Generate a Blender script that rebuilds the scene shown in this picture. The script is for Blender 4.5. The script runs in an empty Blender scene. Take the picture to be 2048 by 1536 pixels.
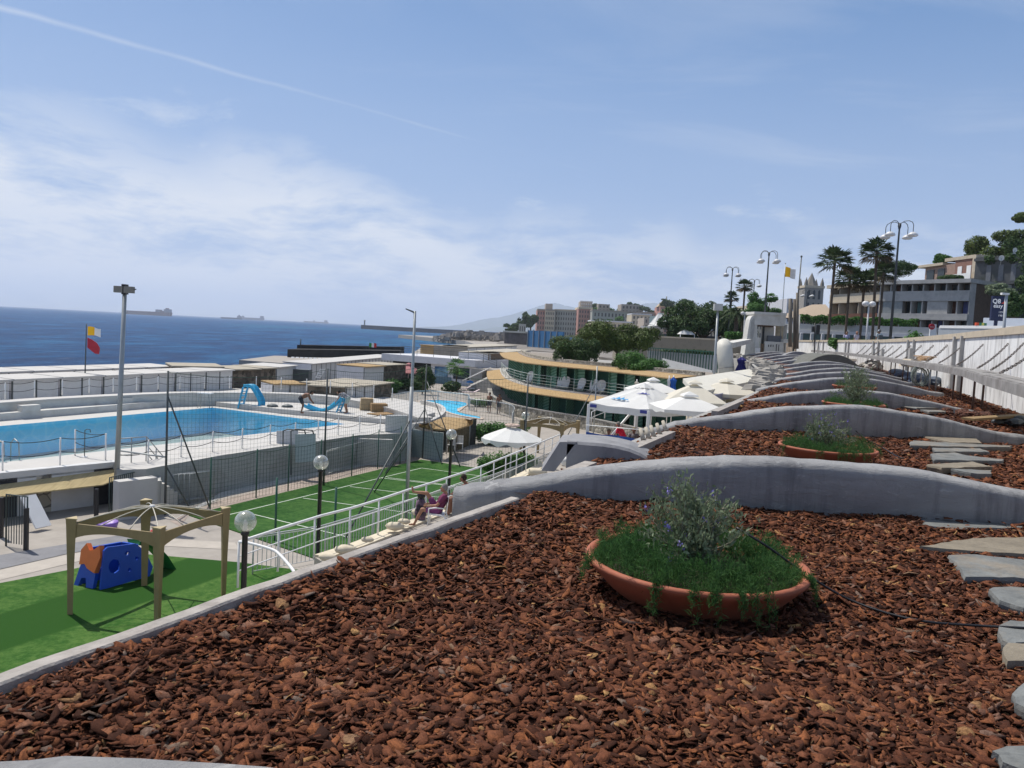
import bpy, bmesh, math, random
import numpy as np
from mathutils import Vector, Matrix
# ------------------------------------------------------------------ camera, sky, sun, exposure
S = bpy.context.scene
C = S.collection
R = math.radians
F = 1560.0                      # focal length in pixels of the 2048 wide photograph
PITCH, ROLL = R(3.80), R(2.95)
CAMR = Matrix.Rotation(R(90) - PITCH, 3, 'X') @ Matrix.Rotation(ROLL, 3, 'Z')
cam = bpy.data.cameras.new('camera')
cam.sensor_width = 36.0
cam.lens = F / 2048 * 36
cam.clip_start = 0.05
cam.clip_end = 90000
cam_o = bpy.data.objects.new('camera', cam)
C.objects.link(cam_o)
cam_o.matrix_world = CAMR.to_4x4()
S.camera = cam_o
SUN_AZ, SUN_EL = R(-50), R(60)          # azimuth from +Y towards +X
sundir = Vector((math.sin(SUN_AZ) * math.cos(SUN_EL), math.cos(SUN_AZ) * math.cos(SUN_EL), math.sin(SUN_EL)))
sun = bpy.data.lights.new('sun', 'SUN')
sun.energy = 5.0
sun.angle = R(0.53)
sun.color = (1.0, 0.95, 0.87)
sun_o = bpy.data.objects.new('sun', sun)
C.objects.link(sun_o)
sun_o.rotation_euler = sundir.to_track_quat('Z', 'Y').to_euler()
S.view_settings.view_transform = 'Standard'
S.view_settings.look = 'None'
S.view_settings.exposure = -0.08
S.view_settings.gamma = 1.0
S.cycles.use_denoising = True
S.cycles.max_bounces = 6
S.cycles.transparent_max_bounces = 12
S.cycles.volume_bounces = 1
S.cycles.sample_clamp_indirect = 6
world = bpy.data.worlds.new('World')
S.world = world
world.use_nodes = True
class NT:
 """small helper to wire nodes"""
 def __init__(self, tree):
  self.t = tree
  tree.nodes.clear()
 def n(self, typ, inputs=None, **props):
  nd = self.t.nodes.new(typ)
  for k, v in props.items():
   setattr(nd, k, v)
  for k, v in (inputs or {}).items():
   sock = nd.inputs[k]
   if hasattr(v, 'outputs'):
    v = v.outputs[0]
   if isinstance(v, bpy.types.NodeSocket):
    self.t.links.new(v, sock)
   else:
    sock.default_value = v
  return nd
 def math(self, op, a, b=None, c=None, clamp=False):
  nd = self.t.nodes.new('ShaderNodeMath')
  nd.operation = op
  nd.use_clamp = clamp
  for i, v in enumerate((a, b, c)):
   if v is None: continue
   if hasattr(v, 'outputs'): v = v.outputs[0]
   if isinstance(v, bpy.types.NodeSocket): self.t.links.new(v, nd.inputs[i])
   else: nd.inputs[i].default_value = v
  return nd.outputs[0]
 def ramp(self, fac, stops, interp='LINEAR'):
  nd = self.t.nodes.new('ShaderNodeValToRGB')
  nd.color_ramp.interpolation = interp
  e = nd.color_ramp.elements
  while len(e) < len(stops): e.new(0.5)
  for el, (p, c) in zip(e, stops):
   el.position = p
   el.color = c if len(c) == 4 else (*c, 1)
  if hasattr(fac, 'outputs'): fac = fac.outputs[0]
  self.t.links.new(fac, nd.inputs[0])
  return nd.outputs[0]
 def mix(self, fac, a, b, blend='MIX'):
  nd = self.t.nodes.new('ShaderNodeMix')
  nd.data_type = 'RGBA'
  nd.blend_type = blend
  for sock, v in ((nd.inputs[0], fac), (nd.inputs[6], a), (nd.inputs[7], b)):
   if hasattr(v, 'outputs'): v = v.outputs[0]
   if isinstance(v, bpy.types.NodeSocket): self.t.links.new(v, sock)
   elif isinstance(v, (int, float)): sock.default_value = v
   else: sock.default_value = v if len(v) == 4 else (*v, 1)
  return nd.outputs[2]
 def link(self, a, b):
  self.t.links.new(a.outputs[0] if hasattr(a, 'outputs') else a, b)
def pix_dir(px, py):
 return CAMR @ Vector(((px - 1024) / F, -(py - 768) / F, -1.0))
def build_sky():
 t = NT(world.node_tree)
 sky = t.n('ShaderNodeTexSky', sky_type='NISHITA')
 sky.sun_disc = False
 sky.sun_elevation = SUN_EL
 sky.sun_rotation = SUN_AZ
 sky.altitude = 0
 sky.air_density = 1.0
 sky.dust_density = 1.6
 sky.ozone_density = 1.0
 tc = t.n('ShaderNodeTexCoord')
 sep = t.n('ShaderNodeSeparateXYZ', {0: tc.outputs['Generated']})
 z = t.math('MAXIMUM', sep.outputs[2], 0.0)
 zz = t.math('ADD', z, 0.10)
 px = t.math('DIVIDE', sep.outputs[0], zz)
 py = t.math('DIVIDE', sep.outputs[1], zz)
 comb = t.n('ShaderNodeCombineXYZ', {0: px, 1: py})
 warp = t.n('ShaderNodeTexNoise', {'Vector': comb, 'Scale': 0.5, 'Detail': 2.0})
 wv = t.n('ShaderNodeVectorMath', {0: warp.outputs['Color'], 1: (0.5, 0.5, 0.5)}, operation='SUBTRACT')
 ws = t.n('ShaderNodeVectorMath', {0: wv, 'Scale': 1.3}, operation='SCALE')
 co = t.n('ShaderNodeVectorMath', {0: comb, 1: ws}, operation='ADD')
 mp = t.n('ShaderNodeMapping', {'Vector': co, 'Rotation': (0, 0, R(22)), 'Scale': (0.55, 1.5, 1.0), 'Location': (1.7, 0.4, 0)})
 n1 = t.n('ShaderNodeTexNoise', {'Vector': mp, 'Scale': 0.8, 'Detail': 9.0, 'Roughness': 0.60, 'Distortion': 0.25})
 az = t.math('ARCTAN2', sep.outputs[0], sep.outputs[1])
 ang = t.n('ShaderNodeCombineXYZ', {0: az, 1: z, 2: 0.0})
 wa = t.n('ShaderNodeTexNoise', {'Vector': ang, 'Scale': 3.0, 'Detail': 3.0})
 wav = t.n('ShaderNodeVectorMath', {0: t.n('ShaderNodeVectorMath', {0: wa.outputs['Color'], 1: (0.5, 0.5, 0.5)}, operation='SUBTRACT'), 'Scale': 0.10}, operation='SCALE')
 ac = t.n('ShaderNodeVectorMath', {0: ang, 1: wav}, operation='ADD')
 mpa = t.n('ShaderNodeMapping', {'Vector': ac, 'Rotation': (0, 0, R(9)), 'Scale': (2.2, 8.0, 1.0), 'Location': (0.35, 0.2, 0)})
 na = t.n('ShaderNodeTexNoise', {'Vector': mpa, 'Scale': 1.9, 'Detail': 12.0, 'Roughness': 0.66})
 edge = t.math('MULTIPLY_ADD', az, -0.055, 0.165)          # elevation of the upper edge
 edge = t.math('MULTIPLY_ADD', t.math('SUBTRACT', wa.outputs[0], 0.5), 0.20, edge)
 band = t.math('MULTIPLY_ADD', t.math('SUBTRACT', edge, z), 10.0, 0.35, clamp=True)
 veil = t.ramp(na.outputs[0], [(0.33, (0.12,) * 3), (0.43, (0.55,) * 3), (0.53, (0.95,) * 3), (0.65, (1, 1, 1))])
 veil = t.math('MULTIPLY', veil, t.math('MULTIPLY', band, 0.95))
 wisp = t.math('MULTIPLY_ADD', t.math('SUBTRACT', t.math('ADD', edge, 0.07), z), 9.0, 0.2, clamp=True)
 wisp = t.math('MULTIPLY', wisp, t.ramp(na.outputs[0], [(0.50, (0, 0, 0)), (0.68, (0.75,) * 3)]))
 veil = t.math('MAXIMUM', veil, wisp)
 mp2 = t.n('ShaderNodeMapping', {'Vector': co, 'Rotation': (0, 0, R(-38)), 'Scale': (0.4, 1.3, 1.0), 'Location': (5.3, 2.2, 0)})
 n2 = t.n('ShaderNodeTexNoise', {'Vector': mp2, 'Scale': 0.9, 'Detail': 8.0, 'Roughness': 0.6, 'Distortion': 0.4})
 right = t.math('MULTIPLY_ADD', az, 0.75, 0.55, clamp=True)
 cir = t.math('MULTIPLY', t.ramp(n2.outputs[0], [(0.38, (0, 0, 0)), (0.78, (1, 1, 1))]), t.math('MULTIPLY', right, 0.55))
 low = t.math('MULTIPLY_ADD', z, -2.6, 0.95, clamp=True)      # milky air low down
 low = t.math('MULTIPLY', low, t.math('MULTIPLY_ADD', n2.outputs[0], 0.5, 0.62, clamp=True))
 low = t.math('MULTIPLY', low, 0.50)
 fac = t.math('MAXIMUM', veil, cir)
 fac = t.math('MAXIMUM', fac, low)
 a, b = pix_dir(0, 15).normalized(), pix_dir(1200, 350).normalized()
 nrm = a.cross(b).normalized()
 mid = (a + b).normalized()
 d = t.n('ShaderNodeVectorMath', {0: tc.outputs['Generated'], 1: tuple(nrm)}, operation='DOT_PRODUCT').outputs['Value']
 wob = t.math('MULTIPLY_ADD', t.n('ShaderNodeTexNoise', {'Vector': tc.outputs['Generated'], 'Scale': 14.0, 'Detail': 5.0}).outputs[0], 0.005, -0.0025)
 d = t.math('ABSOLUTE', t.math('ADD', d, wob))
 along = t.n('ShaderNodeVectorMath', {0: tc.outputs['Generated'], 1: tuple((b - a).normalized())}, operation='DOT_PRODUCT').outputs['Value']
 cl = t.math('SUBTRACT', 1.0, t.math('DIVIDE', d, 0.0050), clamp=True)
 vis = t.math('MULTIPLY_ADD', along, -0.75, 0.55, clamp=True)
 patch = t.n('ShaderNodeTexNoise', {'Vector': tc.outputs['Generated'], 'Scale': 9.0, 'Detail': 4.0})
 cl = t.math('MULTIPLY', t.math('MULTIPLY', cl, vis), t.math('MULTIPLY_ADD', patch.outputs[0], 1.0, 0.15, clamp=True))
 fac = t.math('MAXIMUM', fac, t.math('MULTIPLY', cl, 0.8))
 mp3 = t.n('ShaderNodeMapping', {'Vector': tc.outputs['Generated'], 'Scale': (9.0, 9.0, 42.0)})
 n3 = t.n('ShaderNodeTexNoise', {'Vector': mp3, 'Scale': 1.0, 'Detail': 7.0, 'Roughness': 0.62})
 lowband = t.math('SUBTRACT', 1.0, t.math('DIVIDE', t.math('ABSOLUTE', t.math('SUBTRACT', z, 0.040)), 0.028), clamp=True)
 cu = t.math('MULTIPLY', t.ramp(n3.outputs[0], [(0.52, (0, 0, 0)), (0.66, (1, 1, 1))]), lowband)
 cu = t.math('MULTIPLY', cu, t.math('MULTIPLY_ADD', az, -1.5, 0.25, clamp=True))
 lift = t.math('MULTIPLY_ADD', z, -1.1, 0.95, clamp=True)
 base = t.mix(t.math('MULTIPLY', lift, 0.88), sky.outputs[0], (1.35, 3.9, 9.0))
 col = t.mix(fac, base, (9.4, 9.8, 10.5))
 col = t.mix(t.math('MULTIPLY', cu, 0.5), col, (9.8, 10.3, 11.6))
 bg = t.n('ShaderNodeBackground', {'Color': col, 'Strength': 0.092})
 out = t.n('ShaderNodeOutputWorld', {'Surface': bg})
build_sky()
# ------------------------------------------------------------------ geometry helpers
def P(px, py, z):
 """point where the sight line through a photo pixel meets height z"""
 d = pix_dir(px, py)
 return d * (z / d.z)
def D(px, py, Y):
 """point on the sight line at forward distance Y"""
 d = pix_dir(px, py)
 return d * (Y / d.y)
def ZV(x, y, z=0.0): return Vector((x, y, z))
ORG = {}                                        # world location of every object made here
def place_props(o, label=None, cat=None, group=None, kind=None):
 if label: o['label'] = label
 if cat: o['category'] = cat
 if group: o['group'] = group
 if kind: o['kind'] = kind
 return o
def thing(name, label, cat, loc=(0, 0, 0), group=None):
 o = bpy.data.objects.new(name, None)
 o.empty_display_size = 0.2
 o.location = loc
 C.objects.link(o)
 ORG[o] = Vector(loc)
 return place_props(o, label, cat, group)
def copy_tree(o, parent=None):
 c = o.copy()
 C.objects.link(c)
 if parent: c.parent = parent
 ORG[c] = ORG[o].copy()
 for ch in KIDS.get(o, []):
  KIDS.setdefault(c, []).append(copy_tree(ch, c))
 return c
KIDS = {}
def dup(root, loc, rz=0.0, label=None, scale=None, group=None):
 c = copy_tree(root)
 c.location = loc
 c.rotation_euler = (0, 0, rz)
 if scale: c.scale = (scale,) * 3 if isinstance(scale, (int, float)) else scale
 if label: c['label'] = label
 if group: c['group'] = group
 return c
class MB:
 def __init__(self):
  self.v, self.f, self.s, self.mi = [], [], [], []
  self.cur = 0
 def face(self, idx, smooth=False):
  self.f.append(tuple(idx)); self.s.append(smooth); self.mi.append(self.cur)
 def pts(self, ps):
  i = len(self.v)
  self.v.extend(tuple(p) for p in ps)
  return i
 def poly(self, ps):
  i = self.pts(ps); self.face(range(i, i + len(ps))); return self
 def box(self, c, s, rz=0.0, taper=1.0):
  """c = centre of the base, s = sizes"""
  co, si = math.cos(rz), math.sin(rz)
  ps = []
  for k, zz in enumerate((0, s[2])):
   tp = 1.0 if k == 0 else taper
   for sx, sy in ((-1, -1), (1, -1), (1, 1), (-1, 1)):
    x, y = sx * s[0] / 2 * tp, sy * s[1] / 2 * tp
    ps.append((c[0] + x * co - y * si, c[1] + x * si + y * co, c[2] + zz))
  i = self.pts(ps)
  for q in ((3, 2, 1, 0), (4, 5, 6, 7), (0, 1, 5, 4), (1, 2, 6, 5), (2, 3, 7, 6), (3, 0, 4, 7)):
   self.face([i + a for a in q])
  return self
 def hexa(self, bottom, top):
  i = self.pts(list(bottom) + list(top)); n = len(bottom)
  self.face([i + k for k in reversed(range(n))]); self.face([i + n + k for k in range(n)])
  for k in range(n):
   self.face([i + k, i + (k + 1) % n, i + n + (k + 1) % n, i + n + k])
  return self
 def prism(self, poly, z0, z1):
  """vertical prism over an (x, y) outline"""
  return self.hexa([(p[0], p[1], z0) for p in poly], [(p[0], p[1], z1) for p in poly])
 def bar(self, a, b, w, h, up=(0, 0, 1)):
  """rectangular bar from a to b, w sideways, h along up, a and b on its middle line"""
  a, b = Vector(a), Vector(b)
  d = (b - a).normalized()
  up = Vector(up)
  sx = d.cross(up)
  if sx.length < 1e-5: sx = Vector((1, 0, 0))
  sx.normalize()
  u = sx.cross(d).normalized()
  ps = []
  for p in (a, b):
   for i, j in ((-1, -1), (1, -1), (1, 1), (-1, 1)):
    ps.append(p + sx * (i * w / 2) + u * (j * h / 2))
  i = self.pts(ps)
  for q in ((0, 1, 2, 3), (7, 6, 5, 4), (1, 0, 4, 5), (2, 1, 5, 6), (3, 2, 6, 7), (0, 3, 7, 4)):
   self.face([i + a_ for a_ in q])
  return self
 def tube(self, pts, r, n=8, caps=True, smooth=True, flat=1.0):
  pts = [Vector(p) for p in pts]
  m = len(pts)
  rs = r if isinstance(r, (list, tuple)) else [r] * m
  rings = []
  ref = None
  for k, p in enumerate(pts):
   if k == 0: d = pts[1] - pts[0]
   elif k == m - 1: d = pts[-1] - pts[-2]
   else: d = (pts[k + 1] - p).normalized() + (p - pts[k - 1]).normalized()
   d.normalize()
   if ref is None:
    ref = Vector((0, 0, 1)) if abs(d.z) < 0.9 else Vector((1, 0, 0))
   u = d.cross(ref)
   if u.length < 1e-4: u = d.cross(Vector((0.3, 1, 0.2)))
   u.normalize(); w = u.cross(d).normalized(); ref = w
   rings.append(self.pts([p + (u * math.cos(2 * math.pi * q / n) + w * (flat * math.sin(2 * math.pi * q / n))) * rs[k] for q in range(n)]))
  for k in range(m - 1):
   a, b = rings[k], rings[k + 1]
   for q in range(n):
    self.face((a + q, a + (q + 1) % n, b + (q + 1) % n, b + q), smooth)
  if caps:
   self.face([rings[0] + q for q in reversed(range(n))]); self.face([rings[-1] + q for q in range(n)])
  return self
 def lathe(self, prof, c=(0, 0, 0), n=24, smooth=True, a0=0.0, sx=1.0, sy=1.0):
  rings = []
  for r, z in prof:
   if r < 1e-6: rings.append((self.pts([(c[0], c[1], c[2] + z)]), 1))
   else: rings.append((self.pts([(c[0] + sx * r * math.cos(a0 + 2 * math.pi * q / n), c[1] + sy * r * math.sin(a0 + 2 * math.pi * q / n), c[2] + z) for q in range(n)]), n))
  for (a, na), (b, nb) in zip(rings, rings[1:]):
   for q in range(n):
    q2 = (q + 1) % n
    if na == 1 and nb == 1: continue
    if na == 1: self.face((a, b + q2, b + q), smooth)
    elif nb == 1: self.face((a + q, a + q2, b), smooth)
    else: self.face((a + q, a + q2, b + q2, b + q), smooth)
  return self
 def ball(self, c, r, n=16, m=10, sz=1.0):
  return self.lathe([(r * math.sin(math.pi * k / m), -r * sz * math.cos(math.pi * k / m)) for k in range(m + 1)], c, n)
 def strip(self, A, B, smooth=False):
  """surface between two polylines of equal length"""
  n = len(A)
  a, b = self.pts(A), self.pts(B)
  for k in range(n - 1):
   self.face((a + k, a + k + 1, b + k + 1, b + k), smooth)
  return self
 def loft(self, rows, closed=False, smooth=True, caps=False):
  n = len(rows[0])
  st = [self.pts(r) for r in rows]
  for a, b in zip(st, st[1:]):
   for k in range(n if closed else n - 1):
    k2 = (k + 1) % n
    self.face((a + k, a + k2, b + k2, b + k), smooth)
  if caps:
   self.face([st[0] + k for k in reversed(range(n))]); self.face([st[-1] + k for k in range(n)])
  return self
 def curtain(self, pts, width_vecs, z0, z1):
  """solid wall along a polyline: pts outer, pts + width inner, from z0(list) to z1(list)"""
  n = len(pts)
  zz0 = z0 if isinstance(z0, (list, tuple)) else [z0] * n
  zz1 = z1 if isinstance(z1, (list, tuple)) else [z1] * n
  rows = []
  for p, w, a, b in zip(pts, width_vecs, zz0, zz1):
   rows.append([(p[0], p[1], a), (p[0], p[1], b), (p[0] + w[0], p[1] + w[1], b), (p[0] + w[0], p[1] + w[1], a)])
  return self.loft(rows, closed=True, smooth=False, caps=True)
 def build(self, name, mat, parent=None, loc=None, **props):
  me = bpy.data.meshes.new(name)
  if parent is not None:
   org = ORG[parent]
  elif loc is not None:
   org = Vector(loc)
  else:
   a = np.array(self.v)
   org = Vector((float(a[:, 0].mean()), float(a[:, 1].mean()), float(a[:, 2].min())))
  me.from_pydata([(x - org.x, y - org.y, z - org.z) for x, y, z in self.v], [], self.f)
  me.polygons.foreach_set('use_smooth', self.s)
  for m in (mat if isinstance(mat, (list, tuple)) else [mat]): me.materials.append(m)
  me.polygons.foreach_set('material_index', self.mi)
  me.update()
  bm = bmesh.new(); bm.from_mesh(me)
  bmesh.ops.recalc_face_normals(bm, faces=bm.faces); bm.to_mesh(me); bm.free()
  o = bpy.data.objects.new(name, me)
  C.objects.link(o)
  if parent is not None:
   o.parent = parent
   KIDS.setdefault(parent, []).append(o)
   if props.get('plabel'): o['label'] = props['plabel']
  else:
   o.location = org
  ORG[o] = org.copy()
  props.pop('plabel', None)
  place_props(o, **props)
  return o
def np_mesh(name, V, faces_k, mats, parent=None, loc=None, smooth=False, **props):
 """mesh from arrays: V (n,3); faces_k list of (m,k) index arrays"""
 me = bpy.data.meshes.new(name)
 org = ORG[parent] if parent is not None else Vector(loc if loc is not None else (0, 0, 0))
 V = np.asarray(V, dtype=np.float32) - np.array(org, dtype=np.float32)
 me.vertices.add(len(V)); me.vertices.foreach_set('co', V.ravel())
 tot = sum(f.size for f in faces_k); nf = sum(len(f) for f in faces_k)
 me.loops.add(tot); me.polygons.add(nf)
 me.loops.foreach_set('vertex_index', np.concatenate([f.ravel() for f in faces_k]).astype(np.int32))
 st, cur = [], 0
 for f in faces_k:
  st.append(cur + np.arange(len(f)) * f.shape[1]); cur += f.size
 me.polygons.foreach_set('loop_start', np.concatenate(st).astype(np.int32))
 if smooth: me.polygons.foreach_set('use_smooth', [True] * nf)
 for m in (mats if isinstance(mats, (list, tuple)) else [mats]): me.materials.append(m)
 me.update(calc_edges=True); me.validate()
 o = bpy.data.objects.new(name, me); C.objects.link(o)
 if parent is not None:
  o.parent = parent; KIDS.setdefault(parent, []).append(o)
 else: o.location = org
 ORG[o] = Vector(org)
 return place_props(o, **props)
def rot_mats(yaw, pitch, roll):
 cy, sy, cp, sp, cr, sr = np.cos(yaw), np.sin(yaw), np.cos(pitch), np.sin(pitch), np.cos(roll), np.sin(roll)
 M = np.empty((len(yaw), 3, 3))
 M[:, 0, 0] = cy * cp; M[:, 0, 1] = cy * sp * sr - sy * cr; M[:, 0, 2] = cy * sp * cr + sy * sr
 M[:, 1, 0] = sy * cp; M[:, 1, 1] = sy * sp * sr + cy * cr; M[:, 1, 2] = sy * sp * cr - cy * sr
 M[:, 2, 0] = -sp; M[:, 2, 1] = cp * sr; M[:, 2, 2] = cp * cr
 return M
def instances(tv, tf, T, M, Sc):
 """template verts (n,3), faces (m,k); T (N,3), M (N,3,3), Sc (N,3) -> V, F"""
 tv = np.asarray(tv, float); tf = np.asarray(tf)
 V = np.einsum('nij,nkj->nki', M, tv[None] * Sc[:, None, :]) + T[:, None, :]
 Fs = tf[None] + (np.arange(len(T)) * len(tv))[:, None, None]
 return V.reshape(-1, 3), Fs.reshape(-1, tf.shape[1])
def text_mesh(txt, size, mat, parent, origin, xdir, up, depth=0.01, name='lettering', bold=0.0, align='CENTER', shear=0.0):
 """lettering as a mesh in the plane given by xdir and up"""
 cu = bpy.data.curves.new('t', 'FONT')
 cu.body = txt; cu.size = size; cu.extrude = depth; cu.align_x = align; cu.offset = bold; cu.shear = shear
 cu.resolution_u = 2
 to = bpy.data.objects.new('t', cu); C.objects.link(to)
 dg = bpy.context.evaluated_depsgraph_get()
 me = bpy.data.meshes.new_from_object(to.evaluated_get(dg))
 bpy.data.objects.remove(to)
 xd, u = Vector(xdir).normalized(), Vector(up).normalized()
 nd = xd.cross(u)
 M = Matrix((xd, u, nd)).transposed().to_4x4()
 org = ORG[parent]
 M.translation = Vector(origin) - org
 me.transform(M)
 me.materials.clear(); me.materials.append(mat)
 o = bpy.data.objects.new(name, me); C.objects.link(o)
 o.parent = parent; KIDS.setdefault(parent, []).append(o); ORG[o] = org.copy()
 return o
ORD = ['first', 'second', 'third', 'fourth', 'fifth', 'sixth', 'seventh', 'eighth', 'ninth', 'tenth', 'eleventh', 'twelfth',
       'thirteenth', 'fourteenth', 'fifteenth', 'sixteenth', 'seventeenth', 'eighteenth', 'nineteenth', 'twentieth']
def lerp(a, b, t): return a + (b - a) * t
def polyl(pts, t):
 """point at fraction t of a polyline"""
 pts = [Vector(p) for p in pts]
 L = [0.0]
 for a, b in zip(pts, pts[1:]): L.append(L[-1] + (b - a).length)
 s = t * L[-1]
 for k in range(len(pts) - 1):
  if s <= L[k + 1] or k == len(pts) - 2:
   return pts[k].lerp(pts[k + 1], (s - L[k]) / max(L[k + 1] - L[k], 1e-6))
def smooth_pl(pts, n):
 """Catmull-Rom through points, n samples per span"""
 pts = [Vector(p) for p in pts]
 out = []
 for k in range(len(pts) - 1):
  p0, p1, p2, p3 = pts[max(k - 1, 0)], pts[k], pts[k + 1], pts[min(k + 2, len(pts) - 1)]
  for i in range(n):
   t = i / n
   out.append(0.5 * ((2 * p1) + (p2 - p0) * t + (2 * p0 - 5 * p1 + 4 * p2 - p3) * t * t + (3 * p1 - p0 - 3 * p2 + p3) * t ** 3))
 out.append(pts[-1])
 return out
def offset_pl(pts, d):
 """offset a polyline sideways in plan (positive = to the right of travel)"""
 out = []
 n = len(pts)
 for k in range(n):
  a, b = Vector(pts[max(k - 1, 0)]), Vector(pts[min(k + 1, n - 1)])
  t = Vector((b.x - a.x, b.y - a.y, 0)).normalized()
  out.append(Vector((pts[k][0] + t.y * d, pts[k][1] - t.x * d, pts[k][2])))
 return out
# ------------------------------------------------------------------ materials
MC = {}
def mat(name, col, rough=0.7, var=0.12, scale=3.0, bump=0.0, bscale=40.0, metal=0.0, dirt=None, dirt_amt=0.0, dirt_scale=1.2, spec=0.4, stretch=(1, 1, 1), island=0.0, coord='Object', trans=0.0, two=None):
 if name in MC: return MC[name]
 m = bpy.data.materials.new(name); m.use_nodes = True
 t = NT(m.node_tree)
 tc = t.n('ShaderNodeTexCoord')
 src = tc.outputs[coord] if coord != 'World' else t.n('ShaderNodeNewGeometry').outputs['Position']
 mp = t.n('ShaderNodeMapping', {'Vector': src, 'Scale': stretch})
 nz = t.n('ShaderNodeTexNoise', {'Vector': mp, 'Scale': scale, 'Detail': 7.0, 'Roughness': 0.6})
 c = Vector(col)
 lo, hi = tuple(c * (1 - var)), tuple(min(1, x * (1 + var)) for x in c)
 k = t.ramp(nz.outputs[0], [(0.3, lo), (0.7, hi)])
 if two is not None:
  n4 = t.n('ShaderNodeTexNoise', {'Vector': mp, 'Scale': scale * 0.37, 'Detail': 4.0})
  k = t.mix(t.ramp(n4.outputs[0], [(0.42, (0, 0, 0)), (0.6, (1, 1, 1))]), k, two)
 if dirt is not None:
  n2 = t.n('ShaderNodeTexNoise', {'Vector': mp, 'Scale': dirt_scale, 'Detail': 9.0, 'Roughness': 0.7})
  f = t.math('MULTIPLY', t.ramp(n2.outputs[0], [(0.48, (0, 0, 0)), (0.70, (1, 1, 1))]), dirt_amt)
  k = t.mix(f, k, dirt)
 if island > 0:
  gi = t.n('ShaderNodeNewGeometry')
  isl = t.ramp(gi.outputs['Random Per Island'], [(0, (1 - island,) * 3), (1, (1 + island,) * 3)])
  k = t.mix(1.0, k, isl, 'MULTIPLY')
 b = t.n('ShaderNodeBsdfPrincipled', {'Base Color': k, 'Roughness': rough, 'Metallic': metal, 'Specular IOR Level': spec})
 if bump > 0:
  n3 = t.n('ShaderNodeTexNoise', {'Vector': mp, 'Scale': bscale, 'Detail': 5.0})
  bp = t.n('ShaderNodeBump', {'Height': n3.outputs[0], 'Strength': bump, 'Distance': 0.02})
  t.link(bp, b.inputs['Normal'])
 sh = b.outputs[0]
 if trans > 0:
  tr = t.n('ShaderNodeBsdfTranslucent', {'Color': k})
  sh = t.n('ShaderNodeMixShader', {0: trans, 1: sh, 2: tr}).outputs[0]
 t.n('ShaderNodeOutputMaterial', {'Surface': sh})
 MC[name] = m
 return m
white = mat('white_paint', (0.60, 0.60, 0.59), 0.6, 0.05, dirt=(0.45, 0.43, 0.38), dirt_amt=0.35, dirt_scale=1.0)
white_deck = mat('white_deck', (0.50, 0.485, 0.46), 0.75, 0.06, scale=1.2, dirt=(0.50, 0.47, 0.42), dirt_amt=0.5, dirt_scale=0.5, coord='World')
plaster_grey = ridge_plaster = mat('grey_plaster', (0.27, 0.27, 0.28), 0.85, 0.16, scale=2.6, bump=0.7, bscale=9, dirt=(0.13, 0.13, 0.14), dirt_amt=0.75, dirt_scale=2.6, coord='World', stretch=(1, 1, .45))
seat_grey = mat('weathered_white_wall', (0.56, 0.55, 0.52), 0.8, 0.08, scale=2.0, dirt=(0.36, 0.35, 0.32), dirt_amt=0.6, dirt_scale=0.8, coord='World')
concrete = mat('concrete', (0.33, 0.32, 0.30), 0.85, 0.15, scale=3, bump=0.3, bscale=30, dirt=(0.2, 0.19, 0.18), dirt_amt=0.5, coord='World')
paving = mat('beige_paving', (0.33, 0.30, 0.265), 0.85, 0.12, scale=2, dirt=(0.27, 0.24, 0.21), dirt_amt=0.5, dirt_scale=0.4, coord='World')
asphalt = mat('asphalt', (0.055, 0.055, 0.058), 0.9, 0.15, scale=5, coord='World')
cream = mat('cream_stone', (0.62, 0.55, 0.42), 0.8, 0.08, scale=4, dirt=(0.4, 0.34, 0.25), dirt_amt=0.5, coord='World')
stone_dark = mat('dark_rubble_stone', (0.13, 0.11, 0.09), 0.9, 0.5, scale=2.5, bump=0.8, bscale=6, two=(0.24, 0.2, 0.15), coord='World')
stone_light = mat('pale_rubble_stone', (0.27, 0.25, 0.20), 0.9, 0.6, scale=4.5, bump=0.8, bscale=6, two=(0.46, 0.42, 0.34), coord='World')
tan_roof = mat('tan_felt_roof', (0.38, 0.34, 0.27), 0.9, 0.12, scale=1.5, coord='World')
brown_wood = mat('brown_boards', (0.20, 0.14, 0.09), 0.85, 0.25, scale=3, stretch=(1, 1, 0.2), coord='World')
steel = mat('galvanised_steel', (0.36, 0.38, 0.38), 0.45, 0.12, metal=0.5)
dark_steel = mat('dark_steel', (0.09, 0.10, 0.10), 0.5, 0.2, metal=0.3)
black_paint = mat('black_paint', (0.015, 0.015, 0.017), 0.4, 0.1)
white_metal = mat('white_painted_metal', (0.78, 0.78, 0.77), 0.35, 0.04)
green_steel = mat('green_steel', (0.03, 0.10, 0.07), 0.5, 0.2)
rope_m = mat('dark_rope', (0.03, 0.03, 0.035), 0.9, 0.2)
red_cloth = mat('red_cloth', (0.42, 0.03, 0.05), 0.8, 0.1)
dark_in = mat('dark_interior', (0.035, 0.035, 0.04), 0.9, 0.2)
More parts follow.
